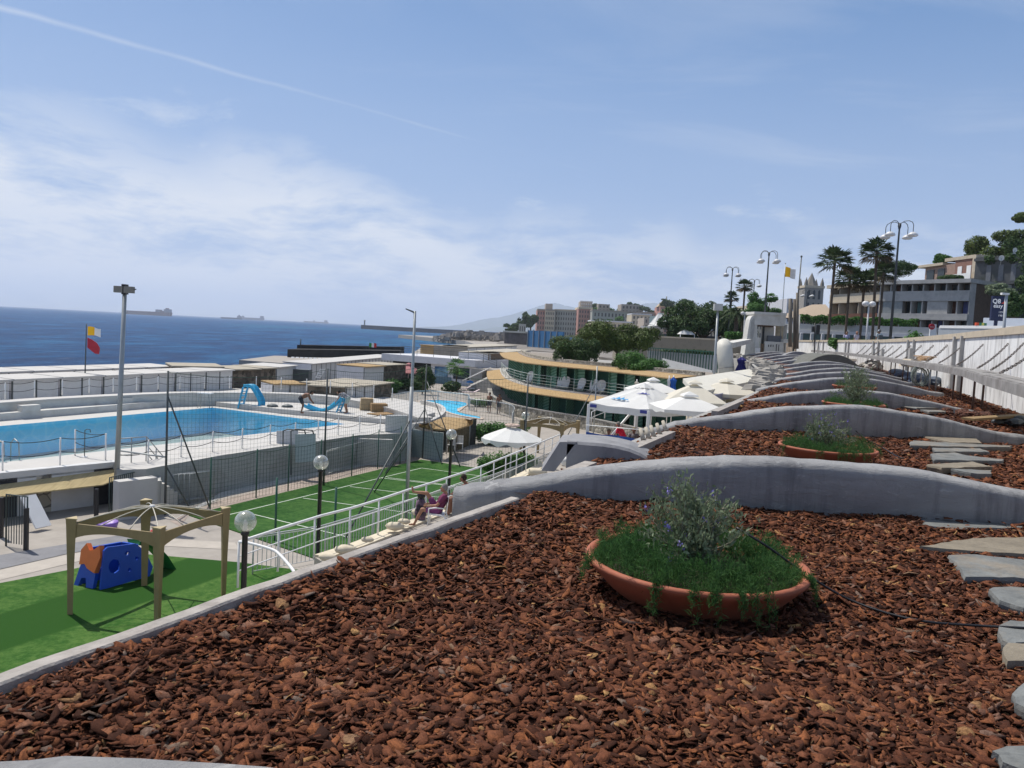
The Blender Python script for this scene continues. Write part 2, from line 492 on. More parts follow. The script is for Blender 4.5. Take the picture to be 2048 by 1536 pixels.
# ------------------------------------------------------------------ special materials
def sea_material():
 m = bpy.data.materials.new('sea_water'); m.use_nodes = True
 t = NT(m.node_tree)
 pos = t.n('ShaderNodeNewGeometry').outputs['Position']
 sep = t.n('ShaderNodeSeparateXYZ', {0: pos})
 big = t.n('ShaderNodeTexNoise', {'Vector': t.n('ShaderNodeMapping', {'Vector': pos, 'Scale': (0.003, 0.0022, 1), 'Rotation': (0, 0, R(20))}), 'Scale': 1.0, 'Detail': 5.0, 'Distortion': 0.6})
 y = t.math('ADD', sep.outputs[1], t.math('MULTIPLY', sep.outputs[0], 0.55))
 bandA = t.math('SUBTRACT', 1.0, t.math('DIVIDE', t.math('ABSOLUTE', t.math('SUBTRACT', y, 800.0)), 620.0), clamp=True)
 side = t.math('MULTIPLY_ADD', t.math('DIVIDE', sep.outputs[0], sep.outputs[1]), 6.0, 2.3, clamp=True)
 f = t.math('MULTIPLY', t.math('MULTIPLY', bandA, side), t.ramp(big.outputs[0], [(0.36, (0, 0, 0)), (0.56, (1, 1, 1))]))
 near = t.n('ShaderNodeTexNoise', {'Vector': t.n('ShaderNodeMapping', {'Vector': pos, 'Scale': (0.10, 0.030, 1)}), 'Scale': 1.0, 'Detail': 9.0, 'Roughness': 0.72})
 deep = t.ramp(near.outputs[0], [(0.40, (0.002, 0.036, 0.125)), (0.52, (0.004, 0.066, 0.190)), (0.62, (0.014, 0.120, 0.270))])
 c = t.mix(t.math('MULTIPLY', f, 0.85), deep, (0.010, 0.20, 0.30))
 n1 = t.n('ShaderNodeTexNoise', {'Vector': t.n('ShaderNodeMapping', {'Vector': pos, 'Scale': (0.55, 1.1, 1), 'Rotation': (0, 0, R(-30))}), 'Scale': 0.5, 'Detail': 9.0, 'Roughness': 0.68, 'Distortion': 0.3})
 n2 = t.n('ShaderNodeTexNoise', {'Vector': t.n('ShaderNodeMapping', {'Vector': pos, 'Scale': (0.1, 0.22, 1), 'Rotation': (0, 0, R(-25))}), 'Scale': 0.5, 'Detail': 5.0})
 h = t.math('ADD', t.math('MULTIPLY', n1.outputs[0], 1.0), t.math('MULTIPLY', n2.outputs[0], 1.6))
 bp = t.n('ShaderNodeBump', {'Height': h, 'Strength': 1.0, 'Distance': 1.6})
 foam = t.ramp(n1.outputs[0], [(0.62, (0, 0, 0)), (0.70, (1, 1, 1))])
 c = t.mix(t.math('MULTIPLY', foam, 0.3), c, (0.6, 0.65, 0.7))
 b = t.n('ShaderNodeBsdfPrincipled', {'Base Color': c, 'Roughness': 0.5, 'Specular IOR Level': 0.09, 'Normal': bp})
 t.n('ShaderNodeOutputMaterial', {'Surface': b})
 return m
def water_material(name, tint, bump=0.25):
 m = bpy.data.materials.new(name); m.use_nodes = True
 t = NT(m.node_tree)
 pos = t.n('ShaderNodeNewGeometry').outputs['Position']
 n = t.n('ShaderNodeTexNoise', {'Vector': pos, 'Scale': 2.2, 'Detail': 4.0, 'Distortion': 0.5})
 bp = t.n('ShaderNodeBump', {'Height': n.outputs[0], 'Strength': bump, 'Distance': 0.05})
 tr = t.n('ShaderNodeBsdfTransparent', {'Color': (*tint, 1)})
 gl = t.n('ShaderNodeBsdfGlossy', {'Roughness': 0.08, 'Normal': bp, 'Color': (0.75, 0.75, 0.75, 1)})
 fr = t.math('MULTIPLY', t.n('ShaderNodeFresnel', {'IOR': 1.22, 'Normal': bp}), 0.22)
 t.n('ShaderNodeOutputMaterial', {'Surface': t.n('ShaderNodeMixShader', {0: fr, 1: tr, 2: gl})})
 return m
def tile_material(name, a, b, sc=4.0):
 m = bpy.data.materials.new(name); m.use_nodes = True
 t = NT(m.node_tree)
 pos = t.n('ShaderNodeNewGeometry').outputs['Position']
 n = t.n('ShaderNodeTexNoise', {'Vector': t.n('ShaderNodeMapping', {'Vector': pos, 'Scale': (1, 1, 0.3)}), 'Scale': 0.35, 'Detail': 3.0})
 w = t.n('ShaderNodeTexVoronoi', {'Vector': pos, 'Scale': 1.6}, feature='DISTANCE_TO_EDGE')
 c = t.ramp(n.outputs[0], [(0.3, a), (0.7, b)])
 c = t.mix(t.ramp(w.outputs[0], [(0.0, (0.22,) * 3), (0.12, (0, 0, 0))]), c, (0.75, 0.92, 0.95))
 bs = t.n('ShaderNodeBsdfPrincipled', {'Base Color': c, 'Roughness': 0.5})
 t.n('ShaderNodeOutputMaterial', {'Surface': bs})
 return m
def turf_material(name, a, b, stripe=None, direction=(1, 0)):
 m = bpy.data.materials.new(name); m.use_nodes = True
 t = NT(m.node_tree)
 pos = t.n('ShaderNodeNewGeometry').outputs['Position']
 n = t.n('ShaderNodeTexNoise', {'Vector': pos, 'Scale': 1.1, 'Detail': 8.0, 'Roughness': 0.65})
 n2 = t.n('ShaderNodeTexNoise', {'Vector': pos, 'Scale': 55.0, 'Detail': 3.0})
 n9 = t.n('ShaderNodeTexNoise', {'Vector': pos, 'Scale': 6.0, 'Detail': 6.0, 'Roughness': 0.7})
 c = t.ramp(t.math('MULTIPLY_ADD', n9.outputs[0], 0.5, t.math('MULTIPLY', n.outputs[0], 0.5)), [(0.42, a), (0.58, b)])
 if stripe:
  d = t.n('ShaderNodeVectorMath', {0: pos, 1: (direction[0], direction[1], 0)}, operation='DOT_PRODUCT').outputs['Value']
  s = t.math('PINGPONG', t.math('ADD', d, stripe[1]), stripe[0])
  c = t.mix(t.ramp(t.math('DIVIDE', s, stripe[0]), [(0.47, (0, 0, 0)), (0.53, (1, 1, 1))]), c, stripe[2])
 c = t.mix(t.math('MULTIPLY', n2.outputs[0], 0.55), c, (0.008, 0.03, 0.004))
 bp = t.n('ShaderNodeBump', {'Height': n2.outputs[0], 'Strength': 0.6, 'Distance': 0.02})
 b_ = t.n('ShaderNodeBsdfPrincipled', {'Base Color': c, 'Roughness': 0.9, 'Specular IOR Level': 0.15, 'Normal': bp})
 t.n('ShaderNodeOutputMaterial', {'Surface': b_})
 return m
def reed_material(name, a, b, rot=0.0, freq=26.0):
 m = bpy.data.materials.new(name); m.use_nodes = True
 t = NT(m.node_tree)
 pos = t.n('ShaderNodeNewGeometry').outputs['Position']
 mp = t.n('ShaderNodeMapping', {'Vector': pos, 'Rotation': (0, 0, rot), 'Scale': (freq, 1.2, 1.2)})
 n = t.n('ShaderNodeTexNoise', {'Vector': mp, 'Scale': 1.0, 'Detail': 5.0, 'Roughness': 0.7})
 n2 = t.n('ShaderNodeTexNoise', {'Vector': pos, 'Scale': 0.9, 'Detail': 6.0, 'Roughness': 0.7})
 c = t.ramp(n.outputs[0], [(0.25, tuple(x * 0.5 for x in a)), (0.45, a), (0.75, b)])
 c = t.mix(t.math('MULTIPLY', n2.outputs[0], 0.6), c, tuple(x * 0.62 for x in a))
 bp = t.n('ShaderNodeBump', {'Height': n.outputs[0], 'Strength': 0.8, 'Distance': 0.03})
 b_ = t.n('ShaderNodeBsdfPrincipled', {'Base Color': c, 'Roughness': 0.9, 'Specular IOR Level': 0.1, 'Normal': bp})
 t.n('ShaderNodeOutputMaterial', {'Surface': b_})
 return m
def bark_material():
 m = bpy.data.materials.new('bark_chips'); m.use_nodes = True
 t = NT(m.node_tree)
 g = t.n('ShaderNodeNewGeometry')
 c = t.ramp(g.outputs['Random Per Island'], [(0.0, (0.030, 0.012, 0.007)), (0.22, (0.085, 0.031, 0.017)), (0.48, (0.150, 0.053, 0.027)), (0.70, (0.210, 0.080, 0.041)),
           (0.88, (0.29, 0.105, 0.042)), (0.945, (0.25, 0.135, 0.095)), (0.965, (0.20, 0.15, 0.12)), (0.985, (0.36, 0.19, 0.08)), (1.0, (0.52, 0.30, 0.12))])
 n = t.n('ShaderNodeTexNoise', {'Vector': t.n('ShaderNodeMapping', {'Vector': g.outputs['Position'], 'Scale': (1, 1, 1)}), 'Scale': 60.0, 'Detail': 6.0, 'Roughness': 0.75, 'Distortion': 1.2})
 c = t.mix(t.ramp(n.outputs[0], [(0.38, (0.65,) * 3), (0.6, (0, 0, 0))]), c, (0.03, 0.012, 0.008))
 bp = t.n('ShaderNodeBump', {'Height': n.outputs[0], 'Strength': 0.9, 'Distance': 0.006})
 b_ = t.n('ShaderNodeBsdfPrincipled', {'Base Color': c, 'Roughness': 0.9, 'Specular IOR Level': 0.15, 'Normal': bp})
 t.n('ShaderNodeOutputMaterial', {'Surface': b_})
 return m
def soil_material():
 m = bpy.data.materials.new('mulch_ground'); m.use_nodes = True
 t = NT(m.node_tree)
 pos = t.n('ShaderNodeNewGeometry').outputs['Position']
 v = t.n('ShaderNodeTexVoronoi', {'Vector': t.n('ShaderNodeMapping', {'Vector': pos, 'Scale': (1, 1.5, 1)}), 'Scale': 22.0, 'Randomness': 1.0})
 sepc = t.n('ShaderNodeSeparateXYZ', {0: v.outputs['Color']})
 c = t.ramp(sepc.outputs[0], [(0.0, (0.035, 0.014, 0.009)), (0.5, (0.090, 0.031, 0.017)), (0.9, (0.14, 0.05, 0.026)), (1.0, (0.24, 0.11, 0.06))])
 d = t.n('ShaderNodeBump', {'Height': v.outputs['Distance'], 'Strength': 1.0, 'Distance': 0.03})
 b_ = t.n('ShaderNodeBsdfPrincipled', {'Base Color': c, 'Roughness': 0.9, 'Normal': d})
 t.n('ShaderNodeOutputMaterial', {'Surface': b_})
 return m
def wall_streak_material():
 m = bpy.data.materials.new('streaked_white_wall'); m.use_nodes = True
 t = NT(m.node_tree)
 pos = t.n('ShaderNodeNewGeometry').outputs['Position']
 n = t.n('ShaderNodeTexNoise', {'Vector': t.n('ShaderNodeMapping', {'Vector': pos, 'Scale': (4.5, 4.5, 0.6)}), 'Scale': 1.0, 'Detail': 8.0, 'Roughness': 0.72})
 n2 = t.n('ShaderNodeTexNoise', {'Vector': pos, 'Scale': 0.7, 'Detail': 6.0})
 c = t.mix(t.ramp(n.outputs[0], [(0.50, (0, 0, 0)), (0.66, (0.8,) * 3)]), (0.76, 0.76, 0.75), (0.24, 0.23, 0.22))
 c = t.mix(t.ramp(n2.outputs[0], [(0.5, (0, 0, 0)), (0.72, (0.6,) * 3)]), c, (0.45, 0.44, 0.42))
 bp = t.n('ShaderNodeBump', {'Height': n2.outputs[0], 'Strength': 0.4, 'Distance': 0.05})
 b_ = t.n('ShaderNodeBsdfPrincipled', {'Base Color': c, 'Roughness': 0.8, 'Normal': bp})
 t.n('ShaderNodeOutputMaterial', {'Surface': b_})
 return m
def rubble_material(name, a, b, mortar, sc):
 m = bpy.data.materials.new(name); m.use_nodes = True
 t = NT(m.node_tree)
 pos = t.n('ShaderNodeNewGeometry').outputs['Position']
 v = t.n('ShaderNodeTexVoronoi', {'Vector': pos, 'Scale': sc})
 e = t.n('ShaderNodeTexVoronoi', {'Vector': pos, 'Scale': sc}, feature='DISTANCE_TO_EDGE')
 sepc = t.n('ShaderNodeSeparateXYZ', {0: v.outputs['Color']})
 c = t.ramp(sepc.outputs[0], [(0.1, a), (0.9, b)])
 c = t.mix(t.ramp(e.outputs[0], [(0.0, (1, 1, 1)), (0.07, (0, 0, 0))]), c, mortar)
 bp = t.n('ShaderNodeBump', {'Height': e.outputs[0], 'Strength': 0.8, 'Distance': 0.08})
 b_ = t.n('ShaderNodeBsdfPrincipled', {'Base Color': c, 'Roughness': 0.9, 'Normal': bp})
 t.n('ShaderNodeOutputMaterial', {'Surface': b_})
 return m
def leaf_mat(name, a, b, c2=None, trans=0.25, rough=0.6):
 m = bpy.data.materials.new(name); m.use_nodes = True
 t = NT(m.node_tree)
 g = t.n('ShaderNodeNewGeometry')
 n = t.n('ShaderNodeTexNoise', {'Vector': g.outputs['Position'], 'Scale': 0.8, 'Detail': 3.0})
 f = t.math('ADD', t.math('MULTIPLY', g.outputs['Random Per Island'], 0.6), t.math('MULTIPLY', n.outputs[0], 0.4))
 stops = [(0.15, a), (0.75, b)]
 if c2: stops.append((1.0, c2))
 c = t.ramp(f, stops)
 b_ = t.n('ShaderNodeBsdfPrincipled', {'Base Color': c, 'Roughness': rough, 'Specular IOR Level': 0.25})
 tr = t.n('ShaderNodeBsdfTranslucent', {'Color': c})
 t.n('ShaderNodeOutputMaterial', {'Surface': t.n('ShaderNodeMixShader', {0: trans, 1: b_, 2: tr})})
 return m
sea_m = sea_material()
bark_m = bark_material(); soil_m = soil_material()
wall_m = wall_streak_material()
reed_m = reed_material('reed_matting', (0.42, 0.29, 0.15), (0.58, 0.43, 0.24))
reed_pale = reed_material('pale_reed_matting', (0.50, 0.40, 0.22), (0.66, 0.54, 0.31), rot=R(-25))
rubble_dark = rubble_material('dark_rubble', (0.055, 0.045, 0.035), (0.19, 0.155, 0.12), (0.10, 0.085, 0.07), 3.2)
rubble_pale = rubble_material('pale_rubble', (0.20, 0.18, 0.14), (0.46, 0.42, 0.34), (0.10, 0.09, 0.08), 3.2)
terracotta = mat('terracotta', (0.33, 0.100, 0.052), 0.75, 0.15, scale=4, bump=0.1, dirt=(0.30, 0.14, 0.09), dirt_amt=0.4, dirt_scale=3)
slate_m = mat('grey_slate', (0.155, 0.162, 0.158), 0.85, 0.3, scale=6, bump=0.5, bscale=25, dirt=(0.27, 0.21, 0.14), dirt_amt=0.7, dirt_scale=2.2, coord='World')
slate_b = mat('brownish_slate', (0.21, 0.18, 0.135), 0.85, 0.22, scale=6, bump=0.5, bscale=25, coord='World')
leaf_silver = leaf_mat('silver_green_leaf', (0.085, 0.12, 0.06), (0.27, 0.33, 0.20), (0.42, 0.46, 0.34))
leaf_needle = leaf_mat('feathery_green_leaf', (0.024, 0.070, 0.020), (0.09, 0.20, 0.06), (0.26, 0.34, 0.14), trans=.4)
leaf_dark = leaf_mat('dark_green_leaf', (0.018, 0.042, 0.012), (0.065, 0.125, 0.032), (0.13, 0.19, 0.055), 0.2)
leaf_pine = leaf_mat('pine_leaf', (0.028, 0.050, 0.011), (0.10, 0.15, 0.028), (0.20, 0.205, 0.05), 0.12)
leaf_mid = leaf_mat('mid_green_leaf', (0.03, 0.085, 0.018), (0.10, 0.235, 0.05), (0.20, 0.35, 0.09))
leaf_palm = leaf_mat('palm_leaf', (0.02, 0.04, 0.015), (0.07, 0.11, 0.04), (0.13, 0.16, 0.07), 0.15)
leaf_dry = leaf_mat('dry_frond', (0.08, 0.06, 0.03), (0.18, 0.14, 0.08))
trunk_m = mat('tree_bark', (0.10, 0.075, 0.055), 0.9, 0.3, scale=6, bump=0.6, bscale=12)
flower_m = mat('lavender_flower', (0.30, 0.25, 0.62), 0.6, 0.2)
stem_m = mat('pale_stem', (0.22, 0.21, 0.15), 0.7, 0.2)
# ------------------------------------------------------------------ land and sea
def grid_sheet(name, x0, x1, y0, y1, z, nx, ny, m, **pr):
 mb = MB()
 xs = [lerp(x0, x1, i / nx) for i in range(nx + 1)]
 ys = [lerp(y0, y1, i / ny) for i in range(ny + 1)]
 mb.loft([[(x, y, z) for x in xs] for y in ys], smooth=False)
 return mb.build(name, m, **pr)
grid_sheet('sea', -40000, 40000, -3000, 60000, -9.5, 2, 2, sea_m, kind='structure')
GZ = -6.85
land = [(-60, -12), (-38, 18), (-33.5, 40), (-28, 62), (-25, 78), (-26, 95), (-24, 120), (-45, 128), (-46, 150), (-20, 160), (-14, 200), (-10, 300),
  (-30, 480), (-62, 560), (-95, 640), (-60, 700), (20, 900), (300, 1500), (1500, 3000), (4000, 3000), (2500, -30), (-60, -30)]
MB().prism(land, -12, GZ).build('ground', paving, kind='structure')
ROADZ = -0.85
# ------------------------------------------------------------------ the roof in front: mulch, ridge walls, bowls
FY = [5.9 + 6 * i for i in range(13)]
FY[0] = 6.03
FX = [-0.41, 2.19, 4.9, 7.5, 9.9, 12.3, 14.3, 16.2, 17.8, 19.35, 20.7, 21.9, 23.0]
FPROF = [(0, -1.23), (0.12, -1.17), (0.35, -1.13), (0.7, -1.06), (1.07, -0.99), (1.53, -0.895), (1.85, -0.857), (2.2, -0.84), (2.7, -0.828), (3.15, -0.83), (3.7, -0.88), (4.3, -0.957), (5.0, -1.07), (5.7, -1.2)]
FPROF2 = [(0, -1.37), (0.12, -1.31), (0.35, -1.245), (0.9, -1.13), (1.5, -1.0), (2.2, -0.89), (2.8, -0.845), (3.3, -0.835), (3.9, -0.90), (4.5, -0.99), (5.1, -1.10), (5.7, -1.22)]
def frise(i): return 0.035 * max(0, i - 5)
rr = random.Random(5)
def ridge(i, x0, y, rot=0.0, th=0.35, dz=0.0, prof=FPROF, base=-1.55, label=''):
 mb = MB(); rows = []
 L = prof[-1][0]
 pts = []
 for k in range(len(prof) - 1):
  for q in range(4):
   t = q / 4; pts.append((lerp(prof[k][0], prof[k + 1][0], t), lerp(prof[k][1], prof[k + 1][1], t)))
 pts.append(prof[-1])
 zs = [p[1] for p in pts]
 zs = [sum(zs[max(0, k - 3):k + 4]) / len(zs[max(0, k - 3):k + 4]) for k in range(len(zs))]
 for k, (s, _) in enumerate(pts):
  z = zs[k] + dz
  n1 = math.sin(s * 5.1 + i * 2.3) * 0.006 + rr.uniform(-0.004, 0.004)
  w = th * (1 + 0.06 * math.sin(s * 3.3 + i))
  cx, cy = x0 + s * math.cos(rot), y + s * math.sin(rot)
  endk = min(1.0, s / 0.12, (L - s) / 0.12)
  endk = 0.55 + 0.45 * max(0, endk)
  sec = [(-0.50, base - z), (-0.50, -0.085), (-0.485, -0.05), (-0.43, -0.022), (-0.33, -0.006), (0.15, 0.0), (0.36, -0.010), (0.47, -0.035), (0.50, -0.08), (0.50, base - z)]
  row = []
  for u, dzv in sec:
   yy = u * w * (endk if abs(dzv) < 0.5 else 1)
   row.append((cx - yy * math.sin(rot), cy + yy * math.cos(rot), z + dzv + (n1 if abs(dzv) < 0.5 else 0)))
  rows.append(row)
 mb.loft(rows, closed=True, smooth=True, caps=True)
 return mb.build('ridge_wall', RIDGE_M, label=label, cat='wall', group='grey ridge walls across the mulch roof', loc=(x0 + 2.8, y, -1.4))
def ridge_material():
 m = bpy.data.materials.new('painted_ridge_plaster'); m.use_nodes = True
 t = NT(m.node_tree); pos = t.n('ShaderNodeNewGeometry').outputs['Position']
 st = t.n('ShaderNodeTexNoise', {'Vector': t.n('ShaderNodeMapping', {'Vector': pos, 'Scale': (5, 3, .55)}), 'Scale': 1.0, 'Detail': 8.0, 'Roughness': .7})
 pa = t.n('ShaderNodeTexNoise', {'Vector': pos, 'Scale': 1.3, 'Detail': 9.0, 'Roughness': .65})
 sc = t.n('ShaderNodeTexNoise', {'Vector': t.n('ShaderNodeMapping', {'Vector': pos, 'Scale': (2.2, 2, 7)}), 'Scale': 2.0, 'Detail': 9.0, 'Roughness': .8, 'Distortion': 1.0})
 c = t.ramp(pa.outputs[0], [(.3, (.24, .24, .245)), (.7, (.35, .35, .35))])
 c = t.mix(t.ramp(st.outputs[0], [(.48, (0, 0, 0)), (.68, (.75,) * 3)]), c, (.12, .12, .13))
 c = t.mix(t.ramp(sc.outputs[0], [(.58, (0, 0, 0)), (.63, (.5,) * 3)]), c, (.48, .48, .47))
 h = t.math('ADD', pa.outputs[0], t.math('MULTIPLY', sc.outputs[0], .5))
 bp = t.n('ShaderNodeBump', {'Height': h, 'Strength': .9, 'Distance': .05})
 t.n('ShaderNodeOutputMaterial', {'Surface': t.n('ShaderNodeBsdfPrincipled', {'Base Color': c, 'Roughness': .85, 'Normal': bp})})
 return m
RIDGE_M = ridge_material()
ridge_labels = ['low grey plaster ridge wall right behind the nearest plant bowl',
 'low grey ridge wall right behind the second plant bowl and its slate path',
 'low grey ridge wall right behind the third bowl with its tall silvery shrub']
for i in range(13):
 lb = ridge_labels[i] if i < 3 else ['low grey ridge wall right behind the fourth plant bowl, its right end near the hanging coil', f'{ORD[i]} low grey ridge wall from the front, curving away towards the white gate'][i > 3]
 ridge(i + 1, FX[i], FY[i], rot=-0.01 if i < 2 else 0.0, dz=frise(i) - (.035, 0, .06, 0)[min(i, 3)], label=lb, prof=FPROF if i == 0 else FPROF2)
ridge(0, -2.45, 1.62, rot=R(-9), th=0.34, dz=0.015, label='pale rounded ridge wall end at the lower left corner of the photo')
def edge_x(y):
 ys = [-0.5] + FY; xs = [-2.9] + FX
 for k in range(len(ys) - 1):
  if y <= ys[k + 1]: return lerp(xs[k], xs[k + 1], (y - ys[k]) / (ys[k + 1] - ys[k]))
 return xs[-1]
WALL = [(5.6, 4.0), (8.2, 10.5), (10.6, 15.5), (12.2, 18.6), (16.4, 29), (20.8, 40.8), (25.4, 54), (27.9, 65), (31.0, 80), (33.6, 93)]
def wall_x(y):
 for (a, b), (c, d) in zip(WALL, WALL[1:]):
  if y <= d: return lerp(a, c, (y - b) / (d - b))
 return WALL[-1][0]
KERB0, KERB1 = P(-140, 1404, -1.185), P(1030, 994, -1.185)
roof = thing('flat_roof_building', 'long curved low building with bark covered flat roof under the ridge walls', 'building', (2, 4, GZ))
def roof_edge(off, y): return edge_x(y) + off
ysr = [-3, 0, 1.5, 3, 5.9, 8.9, 11.9, 14.9, 17.9, 20.9, 23.9, 26.9, 29.9, 35.9, 41.9, 47.9, 53.9, 59.9, 65.9, 71.9, 79.5]
outl = [(roof_edge(0.05, y) if y > 5.95 else lerp(KERB0.x, KERB1.x, (y - KERB0.y) / (KERB1.y - KERB0.y)) - .02, y) for y in ysr] + [(wall_x(y) - 0.02, y) for y in reversed(ysr)]
MB().prism(outl, -1.60, -1.40).build('roof_slab', concrete, roof)
outw = [(roof_edge(1.0, y), y) for y in ysr] + [(wall_x(y) - 0.3, y) for y in reversed(ysr)]
MB().prism(outw, GZ, -1.60).build('wall', white, roof)
kb = MB()
k0, k1 = KERB0, KERB1
kd = (k1 - k0).normalized(); kn = Vector((-kd.y, kd.x, 0))
for a, b in ((0, 1),):
 A, B_ = k0, k1
 n = 24
 rows = []
 for q in range(n + 1):
  p = A.lerp(B_, q / n); jz = rr.uniform(-0.004, 0.004)
  o_ = kn * 0.038
  rows.append([p - o_ + ZV(0, 0, -0.22), p - o_ + ZV(0, 0, jz - 0.008), p - o_ * 0.8 + ZV(0, 0, jz), p + o_ * 0.8 + ZV(0, 0, jz), p + o_ + ZV(0, 0, jz - 0.008), p + o_ + ZV(0, 0, -0.30)])
 kb.loft(rows, closed=True, smooth=False, caps=True)
kerb_m = mat('roof_kerb_concrete', (0.36, 0.33, 0.30), 0.9, 0.2, scale=8, bump=0.4, dirt=(0.22, 0.19, 0.17), dirt_amt=0.6, dirt_scale=5, coord='World')
kb.build('roof_kerb', kerb_m, roof)
for (a, b) in (((1085, 962), (1182, 923)), ((1268, 893), (1342, 862)), ((1430, 822), (1482, 800))):
 pa, pb = P(*a, -1.2), P(*b, -1.2)
 MB().bar(pa - ZV(0, 0, 0.1), pb - ZV(0, 0, 0.1), 0.12, 0.2).build('roof_kerb', kerb_m, roof)
def lump(x, y): return 0.018 * math.sin(x * 3.1 + 1.3 * math.sin(y * 2.2)) * math.sin(y * 2.7 + 0.8) + 0.010 * math.sin(x * 9.1 + y * 4) * math.sin(y * 8.3 - x * 2)
MZ = -1.315
def mulch_z(x, y):
 k = max(0.0, 1 - abs(x - bed_left(y)) / 0.7) if y < 6 else 0.0
 return MZ + lump(x, y) + 0.035 * max(0, (y - 36) / 6) + 0.065 * k * k * (3 - 2 * k) + (0.045 * min(1, max(0, (y - 5.1) / .7)) if y < 6 else 0)
def bed_left(y):
 if y < 5.9: 
  t = (y - KERB0.y) / (KERB1.y - KERB0.y); return lerp(KERB0.x, KERB1.x, t)
 return edge_x(y) + 0.35
mbm = MB(); rows = []
yv = [0.8 + 0.1 * k for k in range(160)] + [16.8 + 0.6 * k for k in range(105)]
for y in yv:
 a, b = bed_left(y), wall_x(max(y, 4)) - 0.05 if y > 4 else 5.6
 rows.append([(lerp(a, b, q / 56), y, mulch_z(lerp(a, b, q / 56), y)) for q in range(57)])
mbm.loft(rows, smooth=True)
mbm.build('mulch_ground', soil_m, kind='structure')
STONES = []
def stone_from(pts, z, th, m, label, rough=0.01, group=None):
 ps = [P(x, y, z) for x, y in pts]
 STONES.append([(p.x, p.y) for p in ps])
 top, bot = [], []
 c = sum(ps, Vector()) / len(ps)
 out = []
 for k in range(len(ps)):
  a, b = ps[k], ps[(k + 1) % len(ps)]
  nseg = max(2, int((b - a).length / 0.07))
  for q in range(nseg):
   p = a.lerp(b, q / nseg)
   out.append(p + ZV(rr.uniform(-rough, rough), rr.uniform(-rough, rough), rr.uniform(-0.003, 0.003)))
 mb = MB()
 ci = mb.pts([c])
 t0 = mb.pts([p.lerp(c, 0.02) for p in out]); b0 = mb.pts([p + ZV(0, 0, -th * 0.3) for p in out]); b1 = mb.pts([p.lerp(c, 0.03) + ZV(0, 0, -th) for p in out])
 n = len(out)
 for k in range(n):
  k2 = (k + 1) % n
  mb.face((ci, t0 + k, t0 + k2)); mb.face((t0 + k, b0 + k, b0 + k2, t0 + k2)); mb.face((b0 + k, b1 + k, b1 + k2, b0 + k2))
 return mb.build('stepping_stone', m, label=label, cat='stepping stone', group=group)
def zA(p): return (1528 + 0.3618 * p[0], 980 + 0.3618 * p[1])
def zB(p): return (1528 + 0.254 * p[0], 640 + 0.254 * p[1])
near = [([(865, 165), (950, 153), (1437, 170), (1800, 172), (1840, 205), (1437, 206), (1060, 215), (900, 196)], slate_m, 'long grey slate stepping stone touching the first ridge wall'),
 ([(850, 312), (1010, 285), (1150, 265), (1437, 258), (1800, 270), (1850, 330), (1437, 352), (1200, 340), (1000, 325)], slate_b, 'brownish slate slab with a pale chipped edge, second in the near row'),
 ([(1018, 360), (1180, 353), (1437, 385), (1760, 400), (1800, 480), (1437, 485), (1120, 480)], slate_m, 'pale grey slab with an angled left end, third in the near row'),
 ([(1232, 545), (1300, 532), (1437, 535), (1750, 540), (1780, 650), (1437, 650), (1300, 610)], slate_m, 'grey slab right above the irrigation hose'),
 ([(1305, 745), (1370, 722), (1437, 720), (1750, 730), (1780, 820), (1437, 835), (1350, 850), (1300, 815)], slate_m, 'grey slab lying right under the irrigation hose'),
 ([(1318, 905), (1345, 845), (1437, 850), (1750, 840), (1800, 930), (1437, 945), (1330, 945)], slate_b, 'brownish thick slab touching the one under the hose'),
 ([(1372, 1120), (1430, 1065), (1500, 1040), (1800, 1060), (1850, 1200), (1500, 1230), (1395, 1170)], slate_m, 'grey slab cut by the right photo edge, below the brownish thick one'),
 ([(1255, 1440), (1340, 1413), (1437, 1420), (1800, 1430), (1850, 1560), (1437, 1540), (1320, 1495)], slate_m, 'blue grey slab at the lower right corner of the photo')]
for pts, m_, lb in near:
 stone_from([zA(p) for p in pts], -1.245, 0.065, m_, lb, group='stepping stones in the mulch')
mid = [([(1180, 878), (1330, 872), (1560, 885), (1555, 910), (1250, 900)], slate_m, 'farthest slate slab of the path beside the second plant bowl'),
 ([(1250, 912), (1640, 907), (1720, 968), (1500, 963), (1380, 945)], slate_b, 'mossy brown slab, second farthest of the path beside the second bowl'),
 ([(1145, 960), (1170, 948), (1640, 975), (1960, 990), (1940, 1000), (1600, 998), (1150, 988)], slate_m, 'longest narrow pale slab of the path beside the second bowl'),
 ([(1330, 1006), (1700, 1010), (1775, 1037), (1340, 1036)], slate_m, 'short grey slab in the middle of the path beside the second bowl'),
 ([(1310, 1050), (1500, 1042), (1600, 1067), (1890, 1095), (1890, 1110), (1340, 1100)], slate_m, 'grey wedge shaped slab, third nearest of the path beside the second bowl'),
 ([(1270, 1137), (1640, 1115), (1800, 1153), (1400, 1165)], slate_b, 'yellowish slab, second nearest of the path beside the second bowl'),
 ([(1480, 1172), (1790, 1182), (1790, 1213), (1620, 1205)], slate_m, 'small grey slab right behind the first ridge wall')]
for pts, m_, lb in mid:
 stone_from([zB(p) for p in pts], -1.235, 0.065, m_, lb, group='stepping stones in the mulch')
stone_from([zB(p) for p in [(950, 660), (1415, 673), (1415, 692), (1200, 692)]], -1.22, 0.05, slate_m, 'long pale slab behind the second ridge wall, right of the third bowl', group='stepping stones in the mulch')
stone_from([zB(p) for p in [(1230, 704), (1430, 711), (1430, 722), (1300, 722)]], -1.22, 0.05, slate_m, 'short pale slab behind the second ridge wall, next to the mulch heap', group='stepping stones in the mulch')
